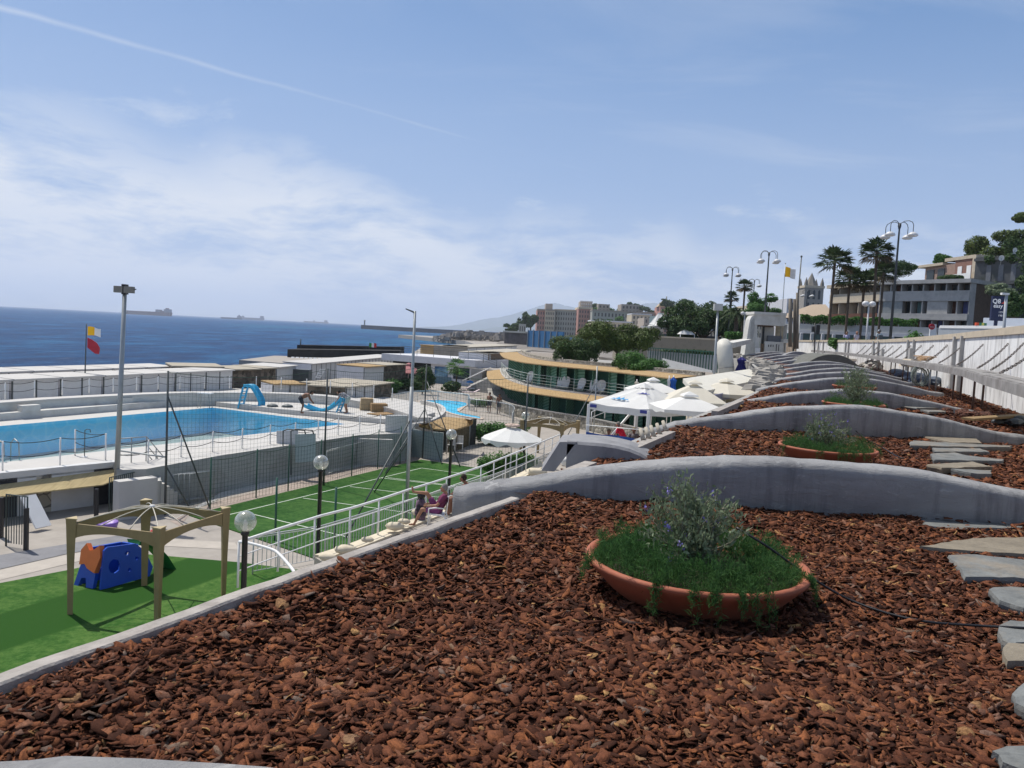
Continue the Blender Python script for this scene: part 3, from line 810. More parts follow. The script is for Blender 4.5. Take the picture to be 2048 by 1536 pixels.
def chip_templates(rng):
 """one ragged flake of bark: a split plank outline with broken ends, bent along its length, thin"""
 bend, tw = rng.uniform(-0.22, 0.22), rng.uniform(-0.25, 0.25)
 asp = rng.uniform(0.15, 0.42)
 e0, e1 = rng.uniform(.25, .95), rng.uniform(.2, .8)
 xs = (-.5, -.22 + rng.uniform(-.1, .1), .15 + rng.uniform(-.1, .1), .5)
 ws = (e0, 1, rng.uniform(.75, 1.1), e1)
 sk = rng.uniform(-.35, .35)
 up = [(x + sk * asp * w + rng.uniform(-.05, .05), asp * w * rng.uniform(.8, 1.15)) for x, w in zip(xs, ws)]
 lo = [(x - sk * asp * w + rng.uniform(-.05, .05), -asp * w * rng.uniform(.8, 1.15)) for x, w in zip(xs, ws)]
 out = lo + up[::-1]; n = len(out); top, bot = [], []
 for x, y in out:
  zc = bend * (x * x * 2 - 0.15) + tw * x * y * 3
  top.append((x, y, zc + 0.03 + rng.uniform(-0.015, 0.015))); bot.append((x, y, zc - 0.035))
 return [(top + bot + [(rng.uniform(-.1, .1), rng.uniform(-.3, .3) * asp, 0.045 - 0.15 * bend)], n)]
def scatter_chips(seed, n, sampler, smin, smax, z_extra=0.012, pile=0.03, slim=False):
 rng = np.random.default_rng(seed); pr = random.Random(seed)
 Vs, F3, F4, base = [], [], [], 0
 groups = 24
 for g in range(groups):
  tv, k = chip_templates(pr)[0]
  m = n // groups
  xy = sampler(rng, m)
  m = len(xy)
  z = np.array([mulch_z(a, b) for a, b in xy])
  u = rng.random(m)
  s = smin + (smax - smin) * u ** 1.9
  Sc = np.stack([s, s * (rng.uniform(0.15, .6, m) if slim else rng.uniform(0.5, 1.5, m)), s * rng.uniform(0.7, 1.6, m)], 1)
  T = np.column_stack([xy, z + rng.random(m) * pile + z_extra])
  M = rot_mats(rng.random(m) * 6.283, rng.normal(0, 0.27, m), rng.normal(0, 0.36, m))
  tf3 = [(2 * k, q, (q + 1) % k) for q in range(k)]
  tf4 = [(q, k + q, k + (q + 1) % k, (q + 1) % k) for q in range(k)]
  V, f3 = instances(tv, tf3, T, M, Sc)
  f4 = (np.asarray(tf4)[None] + (np.arange(m) * len(tv))[:, None, None]).reshape(-1, 4)
  Vs.append(V); F3.append(f3 + base); F4.append(f4 + base); base += len(V)
 return np.concatenate(Vs), [np.concatenate(F3), np.concatenate(F4)]
def panel_sampler(y0, y1, power=1.0):
 def s(rng, m):
  y = y0 + (y1 - y0) * rng.random(m) ** power
  a = np.array([bed_left(t) + 0.06 for t in y])
  b = np.array([min(wall_x(max(t, 4)) - 0.1, t * 0.70 + 0.9) for t in y])
  x = a + (b - a) * rng.random(m)
  keep = np.ones(m, bool)
  for bx, by, br in BOWLS: keep &= (x - bx) ** 2 + (y - by) ** 2 > (br * 0.60) ** 2
  for poly in STONES:
   ins = np.zeros(m, bool); n_ = len(poly)
   for k in range(n_):
    (xa, ya), (xb, yb) = poly[k], poly[(k + 1) % n_]
    if ya == yb: continue
    ins ^= ((ya > y) != (yb > y)) & (x < (xb - xa) * (y - ya) / (yb - ya) + xa)
   keep &= ~ins | (rng.random(m) < .02)
  return np.column_stack([x, y])[keep]
 return s
BOWL_Y = [3.93, 8.85, 15.3, 21.0]
c1, c2_, c3, c4 = D(1392, 1118, 3.93), D(1655, 893, 8.85), D(1707, 806, 15.3), D(1709, 772, 21.0)
BOWLS = [(c1.x, c1.y, 0.55), (c2_.x, c2_.y, 0.53), (c3.x, c3.y, 0.56), (c4.x, c4.y, 0.56)]
V1, F1 = scatter_chips(1, 66000, panel_sampler(1.45, 3.2), 0.008, 0.068)
V2, F2 = scatter_chips(2, 58000, panel_sampler(3.2, 5.85), 0.009, 0.066)
V3, F3_ = scatter_chips(3, 22000, panel_sampler(6.0, 11.9), 0.03, 0.09)
V5, F5 = scatter_chips(5, 4200, panel_sampler(1.45, 5.85), 0.05, 0.11, 0.03, 0.015, slim=True)
V4, F4_ = scatter_chips(4, 12000, panel_sampler(12.0, 30), 0.06, 0.13)
off = 0; VV, A3, A4 = [], [], []
for V, Fx in ((V1, F1), (V2, F2), (V5, F5), (V3, F3_), (V4, F4_)):
 VV.append(V); A3.append(Fx[0] + off); A4.append(Fx[1] + off); off += len(V)
np_mesh('bark_mulch', np.concatenate(VV), [np.concatenate(A3), np.concatenate(A4)], bark_m, kind='stuff', label='reddish brown bark chips covering the flat roof', cat='mulch')
# ---------------- planted bowls
def blades(rng, T, length, width, lean, up_bias=1.0):
 """thin pointed leaves growing from points T"""
 n = len(T)
 az = rng.random(n) * 6.283
 tilt = np.abs(rng.normal(0, lean, n))
 dirs = np.column_stack([np.sin(tilt) * np.cos(az), np.sin(tilt) * np.sin(az), np.cos(tilt) * up_bias])
 dirs /= np.linalg.norm(dirs, axis=1)[:, None]
 side = np.cross(dirs, np.column_stack([np.cos(az + 1.1), np.sin(az + 1.1), rng.normal(0, .3, n)]))
 side /= np.linalg.norm(side, axis=1)[:, None]
 L = (length * rng.uniform(0.6, 1.3, n))[:, None]
 W = (width * rng.uniform(0.7, 1.3, n))[:, None]
 droop = np.column_stack([np.zeros(n), np.zeros(n), -0.12 * L[:, 0]])
 a = T - side * W * 0.4; b = T + side * W * 0.4
 mid_ = T + dirs * L * 0.5
 c = mid_ + side * W * 0.5; d = mid_ - side * W * 0.5
 e = T + dirs * L + droop
 V = np.stack([a, b, c, d, e], 1).reshape(-1, 3)
 i = np.arange(n)[:, None] * 5
 return V, i + np.array([[0, 1, 2, 3]]), i + np.array([[3, 2, 4]])
def join_np(parts):
 off = 0; VV, A, B = [], [], []
 for V, a, b in parts:
  VV.append(V); A.append(a + off); B.append(b + off); off += len(V)
 return np.concatenate(VV), [np.concatenate(A), np.concatenate(B)]
def plant_bowl(idx, c, R_, zr, seed, shrub_h, shrub_w, dens, label, shift=0.0, trail=True):
 t = thing('plant_bowl', label, 'plant bowl', (c[0], c[1], zr - 0.24), group='terracotta bowls planted with a shrub')
 rng = np.random.default_rng(seed)
 H = 0.24
 prof = [(0.0, 0.0), (0.50 * R_, 0.0), (0.60 * R_, 0.02), (0.80 * R_, 0.10), (0.93 * R_, 0.175), (0.985 * R_, 0.205), (1.0 * R_, 0.215), (1.015 * R_, 0.228), (1.01 * R_, 0.240), (0.985 * R_, 0.247), (0.955 * R_, 0.242), (0.935 * R_, 0.225), (0.90 * R_, 0.19), (0.85 * R_, 0.15)]
 MB().lathe(prof, (c[0], c[1], zr - H), 48).build('bowl', terracotta, t)
 mb = MB(); mb.lathe([(0.9 * R_, -0.045), (0.6 * R_, -0.02), (0.3 * R_, -0.005), (0.0, 0.0)], (c[0], c[1], zr - 0.02), 32)
 mb.build('soil', mat('dark_potting_soil', (0.05, 0.035, 0.028), 0.95, 0.5, scale=30, bump=1.0, bscale=60), t)
 parts = []
 n = int(dens * 17000)
 a = rng.random(n) * 6.283
 r = R_ * np.sqrt(rng.uniform(0.08, 0.86, n))
 lobes = 0.5 + 0.5 * np.sin(a * 3 + seed) * np.sin(a * 5 + 2 * seed)
 hh = 0.085 * (0.25 + 1.2 * lobes) * np.clip(1 - np.abs(r / R_ - 0.66) / 0.40, 0.0, 1)
 gap = (np.sin(a + 2.6) > 0.35) & (r < 0.50 * R_)
 k = (~gap) & (rng.random(n) < 0.25 + 0.75 * (r / R_))
 T = np.column_stack([c[0] + r * np.cos(a), c[1] + r * np.sin(a), zr - 0.045 + hh * rng.random(n) * 2.0])[k]
 parts.append(blades(rng, T, 0.040, 0.0030, 0.85))
 nt = int(170 * dens) + 24
 for q in range(nt):
  aa = rng.random() * 6.283; rad = R_ * rng.uniform(0.45, 0.93)
  p = np.array([c[0] + rad * math.cos(aa), c[1] + rad * math.sin(aa), zr - 0.02])
  m_ = int(60 * dens) + 14
  s = rng.random(m_)[:, None]
  tip = np.array([rng.normal(0, .05), rng.normal(0, .05), rng.uniform(.05, .12)])
  T2 = p + s * tip + rng.normal(0, 0.008, (m_, 3))
  parts.append(blades(rng, T2, 0.032, 0.0028, 1.0))
 if trail:
  for aa in (-1.75, -1.55, -1.4, -1.2, -2.1, -0.45, 3.3):
   for q in range(4):
    a2 = aa + rng.normal(0, .06)
    m_ = int(70 * dens) + 15
    s = np.sort(rng.random(m_))
    rad = R_ * (0.93 + 0.13 * s ** 0.5)
    zz = zr + 0.02 - s ** 1.8 * rng.uniform(0.05, 0.17)
    T2 = np.column_stack([c[0] + rad * math.cos(a2), c[1] + rad * math.sin(a2), zz]) + rng.normal(0, 0.006, (m_, 3))
    parts.append(blades(rng, T2, 0.028, 0.003, 1.3))
 V, Fs = join_np(parts)
 np_mesh('ground_cover', V, Fs, leaf_needle, parent=t)
 st = MB(); parts = []; fl = []
 cx, cy = c[0] + shift, c[1] + 0.05
 nb = int(44 * (0.6 + dens))
 pr = random.Random(seed)
 for q in range(nb):
  aa = pr.random() * 6.283
  outw = (pr.random() ** 0.6) * shrub_w * (1.25 if q % 7 == 0 else 1)
  top = shrub_h * (1.0 - 0.50 * (outw / shrub_w) ** 2) * pr.uniform(0.5, 1.0)
  if q % 9 == 0: top *= 1.3
  p0 = Vector((cx + pr.uniform(-.06, .06), cy + pr.uniform(-.06, .06), zr - 0.04))
  p3 = Vector((cx + outw * math.cos(aa), cy + outw * math.sin(aa), zr + top))
  p1 = p0.lerp(p3, 0.35) + ZV(pr.uniform(-.04, .04), pr.uniform(-.04, .04), top * 0.10)
  p2 = p0.lerp(p3, 0.7) + ZV(pr.uniform(-.03, .03), pr.uniform(-.03, .03), top * 0.05)
  pts = smooth_pl([p0, p1, p2, p3], 4)
  st.tube(pts, [0.0048 * (1 - 0.7 * k / (len(pts) - 1)) for k in range(len(pts))], 4, caps=False)
  m_ = int((30 if q % 7 and q % 9 else 16) * dens) + 10
  s = np.array([pr.random() ** 0.75 for _ in range(m_)])
  T2 = np.array([tuple(polyl(pts, float(x))) for x in s]) + rng.normal(0, 0.022, (m_, 3))
  parts.append(blades(rng, T2, 0.030 if dens > .5 else 0.045, 0.0105 if dens > .5 else 0.018, 0.95))
  for w in range(2):
   sub = polyl(pts, pr.uniform(.3, .9)); e = sub + ZV(pr.uniform(-.09, .09), pr.uniform(-.09, .09), pr.uniform(-.01, .08))
   st.tube([sub, e], [0.002, 0.001], 3, caps=False)
   T3 = np.array([tuple(sub.lerp(e, pr.random())) for _ in range(10)]) + rng.normal(0, 0.009, (10, 3))
   parts.append(blades(rng, T3, 0.028, 0.0095 if dens > .5 else 0.016, 0.9))
   if pr.random() < 0.17: fl.append(e)
 st.build('stems', stem_m, t)
 V, Fs = join_np(parts)
 sh = np_mesh('shrub', V, Fs, leaf_silver, parent=t)
 if fl and dens > 0.5:
  F_ = np.repeat(np.array([tuple(p) for p in fl]), 9, 0) + rng.normal(0, 0.008, (len(fl) * 9, 3))
  V, a_, b_ = blades(rng, F_, 0.014, 0.010, 1.4)
  np_mesh('blossom', V, [a_, b_], flower_m, parent=t)
 return t
plant_bowl(0, BOWLS[0], 0.555, c1.z, 11, 0.45, 0.29, 1.0, 'nearest terracotta bowl with lilac flowering silvery shrub and feathery ground cover', 0.0)
plant_bowl(1, BOWLS[1], 0.53, c2_.z, 12, 0.43, 0.28, 0.55, 'second terracotta bowl with grey green shrub, between the first two ridge walls', -0.02)
plant_bowl(2, BOWLS[2], 0.58, c3.z, 13, 0.82, 0.42, 0.5, 'third terracotta bowl with the tallest silvery shrub, behind the second ridge wall', 0.05)
plant_bowl(3, BOWLS[3], 0.56, c4.z, 14, 0.62, 0.34, 0.28, 'fourth terracotta bowl mostly hidden behind the tallest silvery shrub', 0.1, False)
hp = [D(1472, 1055, 3.95), P(1530, 1090, -1.0), P(1600, 1140, -1.12), P(1680, 1190, -1.24), P(1760, 1222, -1.27), P(1850, 1243, -1.27), P(1950, 1251, -1.262), P(2048, 1256, -1.24), P(2200, 1262, -1.24)]
MB().tube(smooth_pl(hp, 6), 0.0065, 8).build('irrigation_hose', black_paint, label='thin black irrigation hose running from the nearest bowl over the slate', cat='hose', group='irrigation hoses')
hp = [D(1712, 862, 8.7), P(1735, 880, -1.12), P(1765, 895, -1.24), P(1800, 915, -1.27), P(1835, 918, -1.28)]
MB().tube(smooth_pl(hp, 5), 0.0065, 6).build('irrigation_hose', black_paint, label='thin black irrigation hose leading from the second plant bowl', cat='hose', group='irrigation hoses')
# ------------------------------------------------------------------ helpers for this level
def rail(name, label, pts, h, mt, post_gap=1.5, n_rails=3, post_r=0.022, rail_r=0.022, picket=None, group=None, cat='railing', top_r=None, parts=True):
 """railing along pts (world points at floor level)"""
 pts = [Vector(p) for p in pts]
 t = thing(name, label, cat, tuple(pts[0]), group=group)
 L = sum((b - a).length for a, b in zip(pts, pts[1:]))
 n = max(1, round(L / post_gap))
 for k in range(n + 1):
  p = polyl(pts, k / n)
  MB().tube([p, p + ZV(0, 0, h)], post_r, 6).build('post', mt, t)
 for q in range(n_rails):
  z = h * (1 - q / n_rails * 0.96) if n_rails > 1 else h
  rr_ = (top_r or rail_r) if q == 0 else rail_r * 0.6
  m = MB(); m.tube([p + ZV(0, 0, z) for p in pts], rr_, 6)
  m.build('handrail' if q == 0 else 'rail', mt, t)
 if picket:
  gap, r_, z0, z1 = picket
  m = MB(); nn = int(L / gap)
  for k in range(nn + 1):
   p = polyl(pts, k / nn)
   m.tube([p + ZV(0, 0, z0), p + ZV(0, 0, z1)], r_, 4, caps=False)
  m.tube([p + ZV(0, 0, z0) for p in pts], r_ * 1.2, 4)
  m.tube([p + ZV(0, 0, z1) for p in pts], r_ * 1.2, 4)
  m.build('picket_panel', mt, t)
 return t
def rope_fence(label, ground, h, sags=(0.98, 0.5), group='rope fences round the big pool', post_r=0.028):
 ground = [Vector(p) for p in ground]
 t = thing('rope_fence', label, 'fence', tuple(ground[0]), group=group)
 for p in ground:
  MB().tube([p, p + ZV(0, 0, h)], post_r, 6).build('post', white_metal, t)
 for s in sags:
  m = MB(); line = []
  for a, b in zip(ground, ground[1:]):
   for q in range(6):
    u = q / 6; line.append(a.lerp(b, u) + ZV(0, 0, h * s - 0.10 * 4 * u * (1 - u)))
  line.append(ground[-1] + ZV(0, 0, h * s))
  m.tube(line, 0.013, 5); m.build('rope', rope_m, t)
 return t
def sheet_px(name, pts, z, m, th=None, **pr):
 ps = [P(x, y, z) for x, y in pts]
 mb = MB()
 if th: mb.prism([(p.x, p.y) for p in ps], z - th, z)
 else: mb.poly(ps)
 return mb.build(name, m, **pr)
def hole_top(outer, hole, z, mb):
 from mathutils.geometry import tessellate_polygon
 o = [Vector((p[0], p[1], 0)) for p in outer]; h_ = [Vector((p[0], p[1], 0)) for p in hole]
 tris = tessellate_polygon([o, h_])
 al = [(p.x, p.y, z) for p in o + h_]
 i = mb.pts(al)
 for tr in tris: mb.face([i + k for k in tr])
DZ = -5.4
# ------------------------------------------------------------------ play lawn and court turf
turf_court = turf_material('court_turf', (0.018, 0.085, 0.012), (0.068, 0.160, 0.034))
pdir = Vector((0.43, 0.90, 0)).normalized(); pperp = Vector((-pdir.y, pdir.x, 0))
turf_play = turf_material('play_turf', (0.030, 0.110, 0.012), (0.105, 0.205, 0.042), stripe=(1.95, 1.2, (0.020, 0.085, 0.006, 1)), direction=(pperp.x, pperp.y))
ca, cb, cc, cd = P(378, 1030, GZ + .03), P(842, 919, GZ + .03), P(1062, 952, GZ + .03), P(640, 1120, GZ + .03)
court = [ca, cb, cb + (cc - cb) * 1.0, cd]
MB().prism([(p.x, p.y) for p in court], GZ - 0.05, GZ + 0.03).build('court_turf', turf_court, kind='structure')
line_m = mat('white_line_paint', (0.62, 0.66, 0.58), 0.8, 0.06)
def ground_line(a, b, w=0.05, z=GZ + 0.034):
 a, b = P(*a, z), P(*b, z)
 d = (b - a).normalized(); s = Vector((-d.y, d.x, 0)) * w / 2
 return MB().poly([a - s, b - s, b + s, a + s])
for a, b in (((430, 1036), (843, 936)), ((843, 936), (1000, 957)), ((505, 1028), (700, 1075)), ((606, 996), (900, 1037)), ((700, 973), (960, 1004)), ((755, 955), (975, 980)), ((775, 955), (962, 978))):
 ground_line(a, b).build('court_line', line_m, kind='structure')
sheet_px('play_lawn', [(-420, 1275), (0, 1166), (135, 1140), (290, 1108), (475, 1124), (640, 1145), (560, 1240), (250, 1420), (-300, 1560)], GZ + 0.02, turf_play, 0.06, kind='structure')
sheet_px('path', [(-420, 1225), (0, 1140), (140, 1108), (340, 1078), (470, 1085), (480, 1100), (330, 1092), (150, 1124), (0, 1160), (-420, 1262)], GZ + 0.008, mat('pale_path', (0.42, 0.38, 0.33), 0.85, 0.1, coord='World'), kind='structure')
grey_pave = mat('grey_pavement', (0.20, 0.20, 0.21), 0.9, 0.15, coord='World')  # even grey for the pavement strip beside the pale path
sheet_px('pavement', [(-420, 1180), (0, 1110), (120, 1090), (300, 1060), (345, 1074), (140, 1106), (0, 1138), (-420, 1222)], GZ + 0.012, grey_pave, kind='structure')
sheet_px('path', [(340, 1042), (440, 1000), (600, 962), (760, 924), (842, 912), (842, 919), (378, 1030), (360, 1052)], GZ + 0.008, mat('pinkish_path', (0.34, 0.28, 0.24), 0.9, 0.15, coord='World'), kind='structure')
sheet_px('path', [(345, 1040), (442, 985), (585, 944), (750, 905), (830, 893), (840, 908), (600, 958), (440, 996)], GZ + 0.010, mat('white_paving', (0.52, 0.51, 0.49), 0.85, 0.08, coord='World', dirt=(0.3, 0.28, 0.26), dirt_amt=0.5), kind='structure')
# ------------------------------------------------------------------ the big pool and its deck
near_edge = [(-420, 990), (0, 946), (228, 923.5), (234, 940), (292, 938), (440, 911), (520, 899), (719, 870), (767, 868), (812, 866), (833, 847), (858, 840), (876, 832), (886, 822), (880, 815), (845, 806)]
far_edge = [(780, 795), (700, 785), (618, 779), (520, 776), (440, 777), (350, 779), (232, 786), (0, 803), (-420, 838)]
outer = [P(x, y, DZ) for x, y in near_edge + far_edge]
WZ = DZ - 0.14
w1, w2 = P(690, 848, DZ), P(425, 815, DZ)
n0, n1 = P(0, 925, DZ), P(520, 872, DZ)
dn = (w1 - n1).normalized()
dn = (w1 - n0).normalized()
w4 = w1 - dn * 34
df = (w2 - P(0, 852, DZ)).normalized()
w3 = w2 - df * 34
pool = [w1, w2, w3, w4]
deck = MB()
hole_top(outer, pool, DZ, deck)
n = len(outer)
for k in range(n):
 a, b = outer[k], outer[(k + 1) % n]
 deck.poly([(a.x, a.y, GZ - .1), (b.x, b.y, GZ - .1), (b.x, b.y, DZ), (a.x, a.y, DZ)])
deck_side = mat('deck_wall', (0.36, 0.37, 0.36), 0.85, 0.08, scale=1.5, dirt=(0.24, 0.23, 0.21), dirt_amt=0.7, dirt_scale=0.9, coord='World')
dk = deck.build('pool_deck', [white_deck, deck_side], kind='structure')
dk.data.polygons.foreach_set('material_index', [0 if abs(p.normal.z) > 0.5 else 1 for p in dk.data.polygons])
tile_blue = tile_material('pool_tiles', (0.15, 0.64, 0.95), (0.24, 0.74, 0.98))
basin = MB()
for k in range(4):
 a, b = pool[k], pool[(k + 1) % 4]
 basin.poly([(a.x, a.y, DZ - 0.001), (b.x, b.y, DZ - 0.001), (b.x, b.y, DZ - 1.9), (a.x, a.y, DZ - 1.9)])
basin.poly([(p.x, p.y, DZ - 1.9) for p in pool])
basin.build('pool_basin', tile_blue, kind='structure')
pw = MB(); pw.poly([(p.x, p.y, WZ) for p in pool]); pw.build('pool_water', water_material('pool_water', (0.80, 0.97, 1.0)), kind='structure')
sheet_px('slide_platform', [(432, 804), (500, 811), (560, 818), (640, 825), (705, 833), (768, 838), (815, 843), (836, 834), (870, 825), (862, 815), (780, 800), (700, 791), (618, 785), (520, 782), (440, 783)], -5.13, white_deck, 0.268, kind='structure')
tb = [P(x, y, DZ) for x, y in ((-420, 880), (0, 842), (228, 823), (376, 810))]
tier = MB().curtain(tb, [pperp * 2.6] * 4, DZ - 0.02, -5.05)
tier.build('seat_tier', seat_grey, label='long low seat step between the big pool and the white coping', cat='seat step')
cin = smooth_pl([P(x, y, -4.6) for x, y in ((-420, 850), (0, 805), (232, 791), (350, 786), (440, 785), (530, 786), (618, 789.5), (700, 797), (770, 807), (838, 824))], 3)
nn = len(cin)
coff = offset_pl(cin, -0.75)
ztop = [-4.6 - max(0, (k / (nn - 1) - 0.72)) * 1.1 for k in range(nn)]
cw = thing('coping_wall', 'curving wall with white coping on the sea side of the big pool', 'wall', tuple(cin[0]))
MB().curtain(cin, [b - a for a, b in zip(cin, coff)], GZ, [z - 0.08 for z in ztop]).build('wall', seat_grey, cw)
c_a, c_b = offset_pl(cin, 0.05), offset_pl(cin, -0.85)
MB().curtain(c_a, [b - a for a, b in zip(c_a, c_b)], [z - 0.08 for z in ztop], ztop).build('coping', white_deck, cw)
pr_ = smooth_pl([P(x, y, -5.0) for x, y in ((822, 842), (846, 838), (866, 831), (880, 822), (884, 813), (872, 804), (842, 797))], 4)
po = offset_pl(pr_, 0.25)
MB().curtain(pr_, [b - a for a, b in zip(pr_, po)], DZ - 1.2, -5.12).build('curved_parapet', white_deck, label='rounded white parapet at the right end of the pool deck above the reed bar', cat='parapet')
MB().curtain([P(770, 864, DZ), P(812, 864, DZ)], [ZV(0.05, 0.25, 0)] * 2, DZ - 0.01, DZ + 0.85).build('low_wall', white, label='short white wall at the top of the pool stairs', cat='wall')
for i, (x, y) in enumerate(((58, 822), (248, 806))):
 c = P(x, y, -5.05)
 MB().box((c.x, c.y, -5.05), (0.9, 0.4, 0.3), R(64)).build('concrete_block', seat_grey, label=['grey concrete block on the pool seat step, left of the tall floodlight pole', 'grey concrete block on the seat step just behind the floodlight pole'][i], cat='block')
st = thing('deck_stairs', 'grey concrete stairs leading from the pool deck down to the court', 'stairs', tuple(P(740, 900, GZ)))
sa, sb = P(752, 872, DZ), P(722, 918, GZ)
d_ = Vector((sb.x - sa.x, sb.y - sa.y, 0)); step_m = MB()
sd = Vector((1, 0.15, 0)).normalized()
for k in range(8):
 p = ZV(sa.x, sa.y) + d_ * (k / 8) * 1.0
 z1 = DZ - (k + 1) * (DZ - GZ) / 9
 q = p + d_ / 8
 w = sd * 0.85
 step_m.hexa([(p - w)[:2] + (GZ,), (q - w)[:2] + (GZ,), (q + w)[:2] + (GZ,), (p + w)[:2] + (GZ,)], [(p - w)[:2] + (z1,), (q - w)[:2] + (z1,), (q + w)[:2] + (z1,), (p + w)[:2] + (z1,)])
step_m.build('flight', white_deck, st)
st2 = thing('corner_stairs', 'pale stairs with grey handrail beside the reed awning at the deck corner', 'stairs', tuple(P(300, 985, GZ)))
m = MB()
s0, s1 = P(272, 948, DZ), P(338, 1002, GZ)
for k in range(8):
 p = ZV(lerp(s0.x, s1.x, k / 8), lerp(s0.y, s1.y, k / 8)); z1 = DZ - (k + 1) * (DZ - GZ) / 9
 m.box((p.x, p.y, GZ), (0.42, 1.3, z1 - GZ), R(-38))
m.build('flight', white_deck, st2)
MB().prism([(p.x, p.y) for p in (P(228, 1002, GZ), P(320, 1026, GZ), P(320, 1000, GZ), P(262, 980, GZ))], GZ, -5.75).build('landing', deck_side, st2)
hr = [P(234, 934, DZ), P(292, 927, DZ), ]
m = MB()
h0, h1, h2 = P(232, 928, DZ), P(292, 922, DZ), P(330, 965, DZ - 1.0)
for zz in (0.9, 0.6, 0.3):
 m.tube([h0 + ZV(0, 0, zz), h1 + ZV(0, 0, zz), h2 + ZV(0, 0, zz)], 0.02, 6)
for p in (h0, h0.lerp(h1, .5), h1, h1.lerp(h2, .5), h2): m.tube([p, p + ZV(0, 0, 0.9)], 0.02, 6)
m.build('handrail', steel, st2)
rope_fence('rope fence with white posts on the far coping of the big pool', [offset_pl(cin, -0.72)[0]] + [P(x, y, -4.6) for x, y in ((10, 798), (69, 793), (124, 790), (178, 786), (226, 784), (273, 781), (316, 779), (360, 778), (409, 777.5), (459, 777), (512, 777.5), (562, 779), (613, 782), (660, 786), (704, 791), (747, 796), (784, 802))], 0.82)
rope_fence('sagging rope fence along the near edge of the big pool', [P(x, y, DZ) for x, y in ((234, 932), (296, 926), (362, 914), (425, 904), (484, 897), (540, 888), (590, 882), (636, 876), (676, 870), (719, 864), (760, 862), (806, 862))], 0.85)
rope_fence('rope fence with thin white posts on the slab above the reed awning', [P(x, y, DZ) for x, y in ((-160, 952), (5, 941), (120, 931), (211, 920), (150, 911))], 0.98)
sh = thing('deck_shower', 'thin dark deck shower with bent head beside the big pool', 'shower', tuple(P(169, 914, DZ)))
p = P(169, 914, DZ)
MB().tube([p, p + ZV(0, 0, 0.98), p + ZV(0.06, 0, 1.03), p + ZV(0.18, 0.02, 1.03), p + ZV(0.2, 0.02, 0.92)], 0.016, 6).build('pipe', dark_steel, sh)
MB().lathe([(0, 0), (0.12, 0), (0.10, 0.03), (0, 0.04)], tuple(p), 12).build('base_plate', white_metal, sh)
def ladder(px, py, z, label):
 p = P(px, py, z); t = thing('pool_ladder', label, 'ladder', tuple(p), group='pool ladders')
 for s in (-0.25, 0.25):
  o = dn * s
  MB().tube([p + o + pperp * 0.5 + ZV(0, 0, -.6), p + o + pperp * 0.5 + ZV(0, 0, .55), p + o + pperp * 0.3 + ZV(0, 0, .72), p + o + pperp * 0.05 + ZV(0, 0, .6), p + o + ZV(0, 0, 0)], 0.022, 6).build('side_rail', steel, t)
 m = MB()
 for zz in (-0.5, -.25, 0): m.tube([p + dn * -.25 + pperp * .5 + ZV(0, 0, zz), p + dn * .25 + pperp * .5 + ZV(0, 0, zz)], 0.02, 6)
 m.build('rungs', steel, t)
ladder(24, 921, DZ, 'steel pool ladder at the near edge by the left photo border')
t = thing('starting_block', 'small pale frame standing at the far corner of the big pool', 'frame', tuple(P(410, 816, DZ)))
p = P(410, 816, DZ)
for dx in (-.35, .35):
 for dy in (-.2, .2): MB().tube([p + ZV(dx, dy, 0), p + ZV(dx * .8, dy, .85)], 0.02, 6).build('leg', steel, t)
m = MB(); MB().box((p.x, p.y, p.z + .85), (.8, .5, .05)).build('top_plate', white_metal, t)
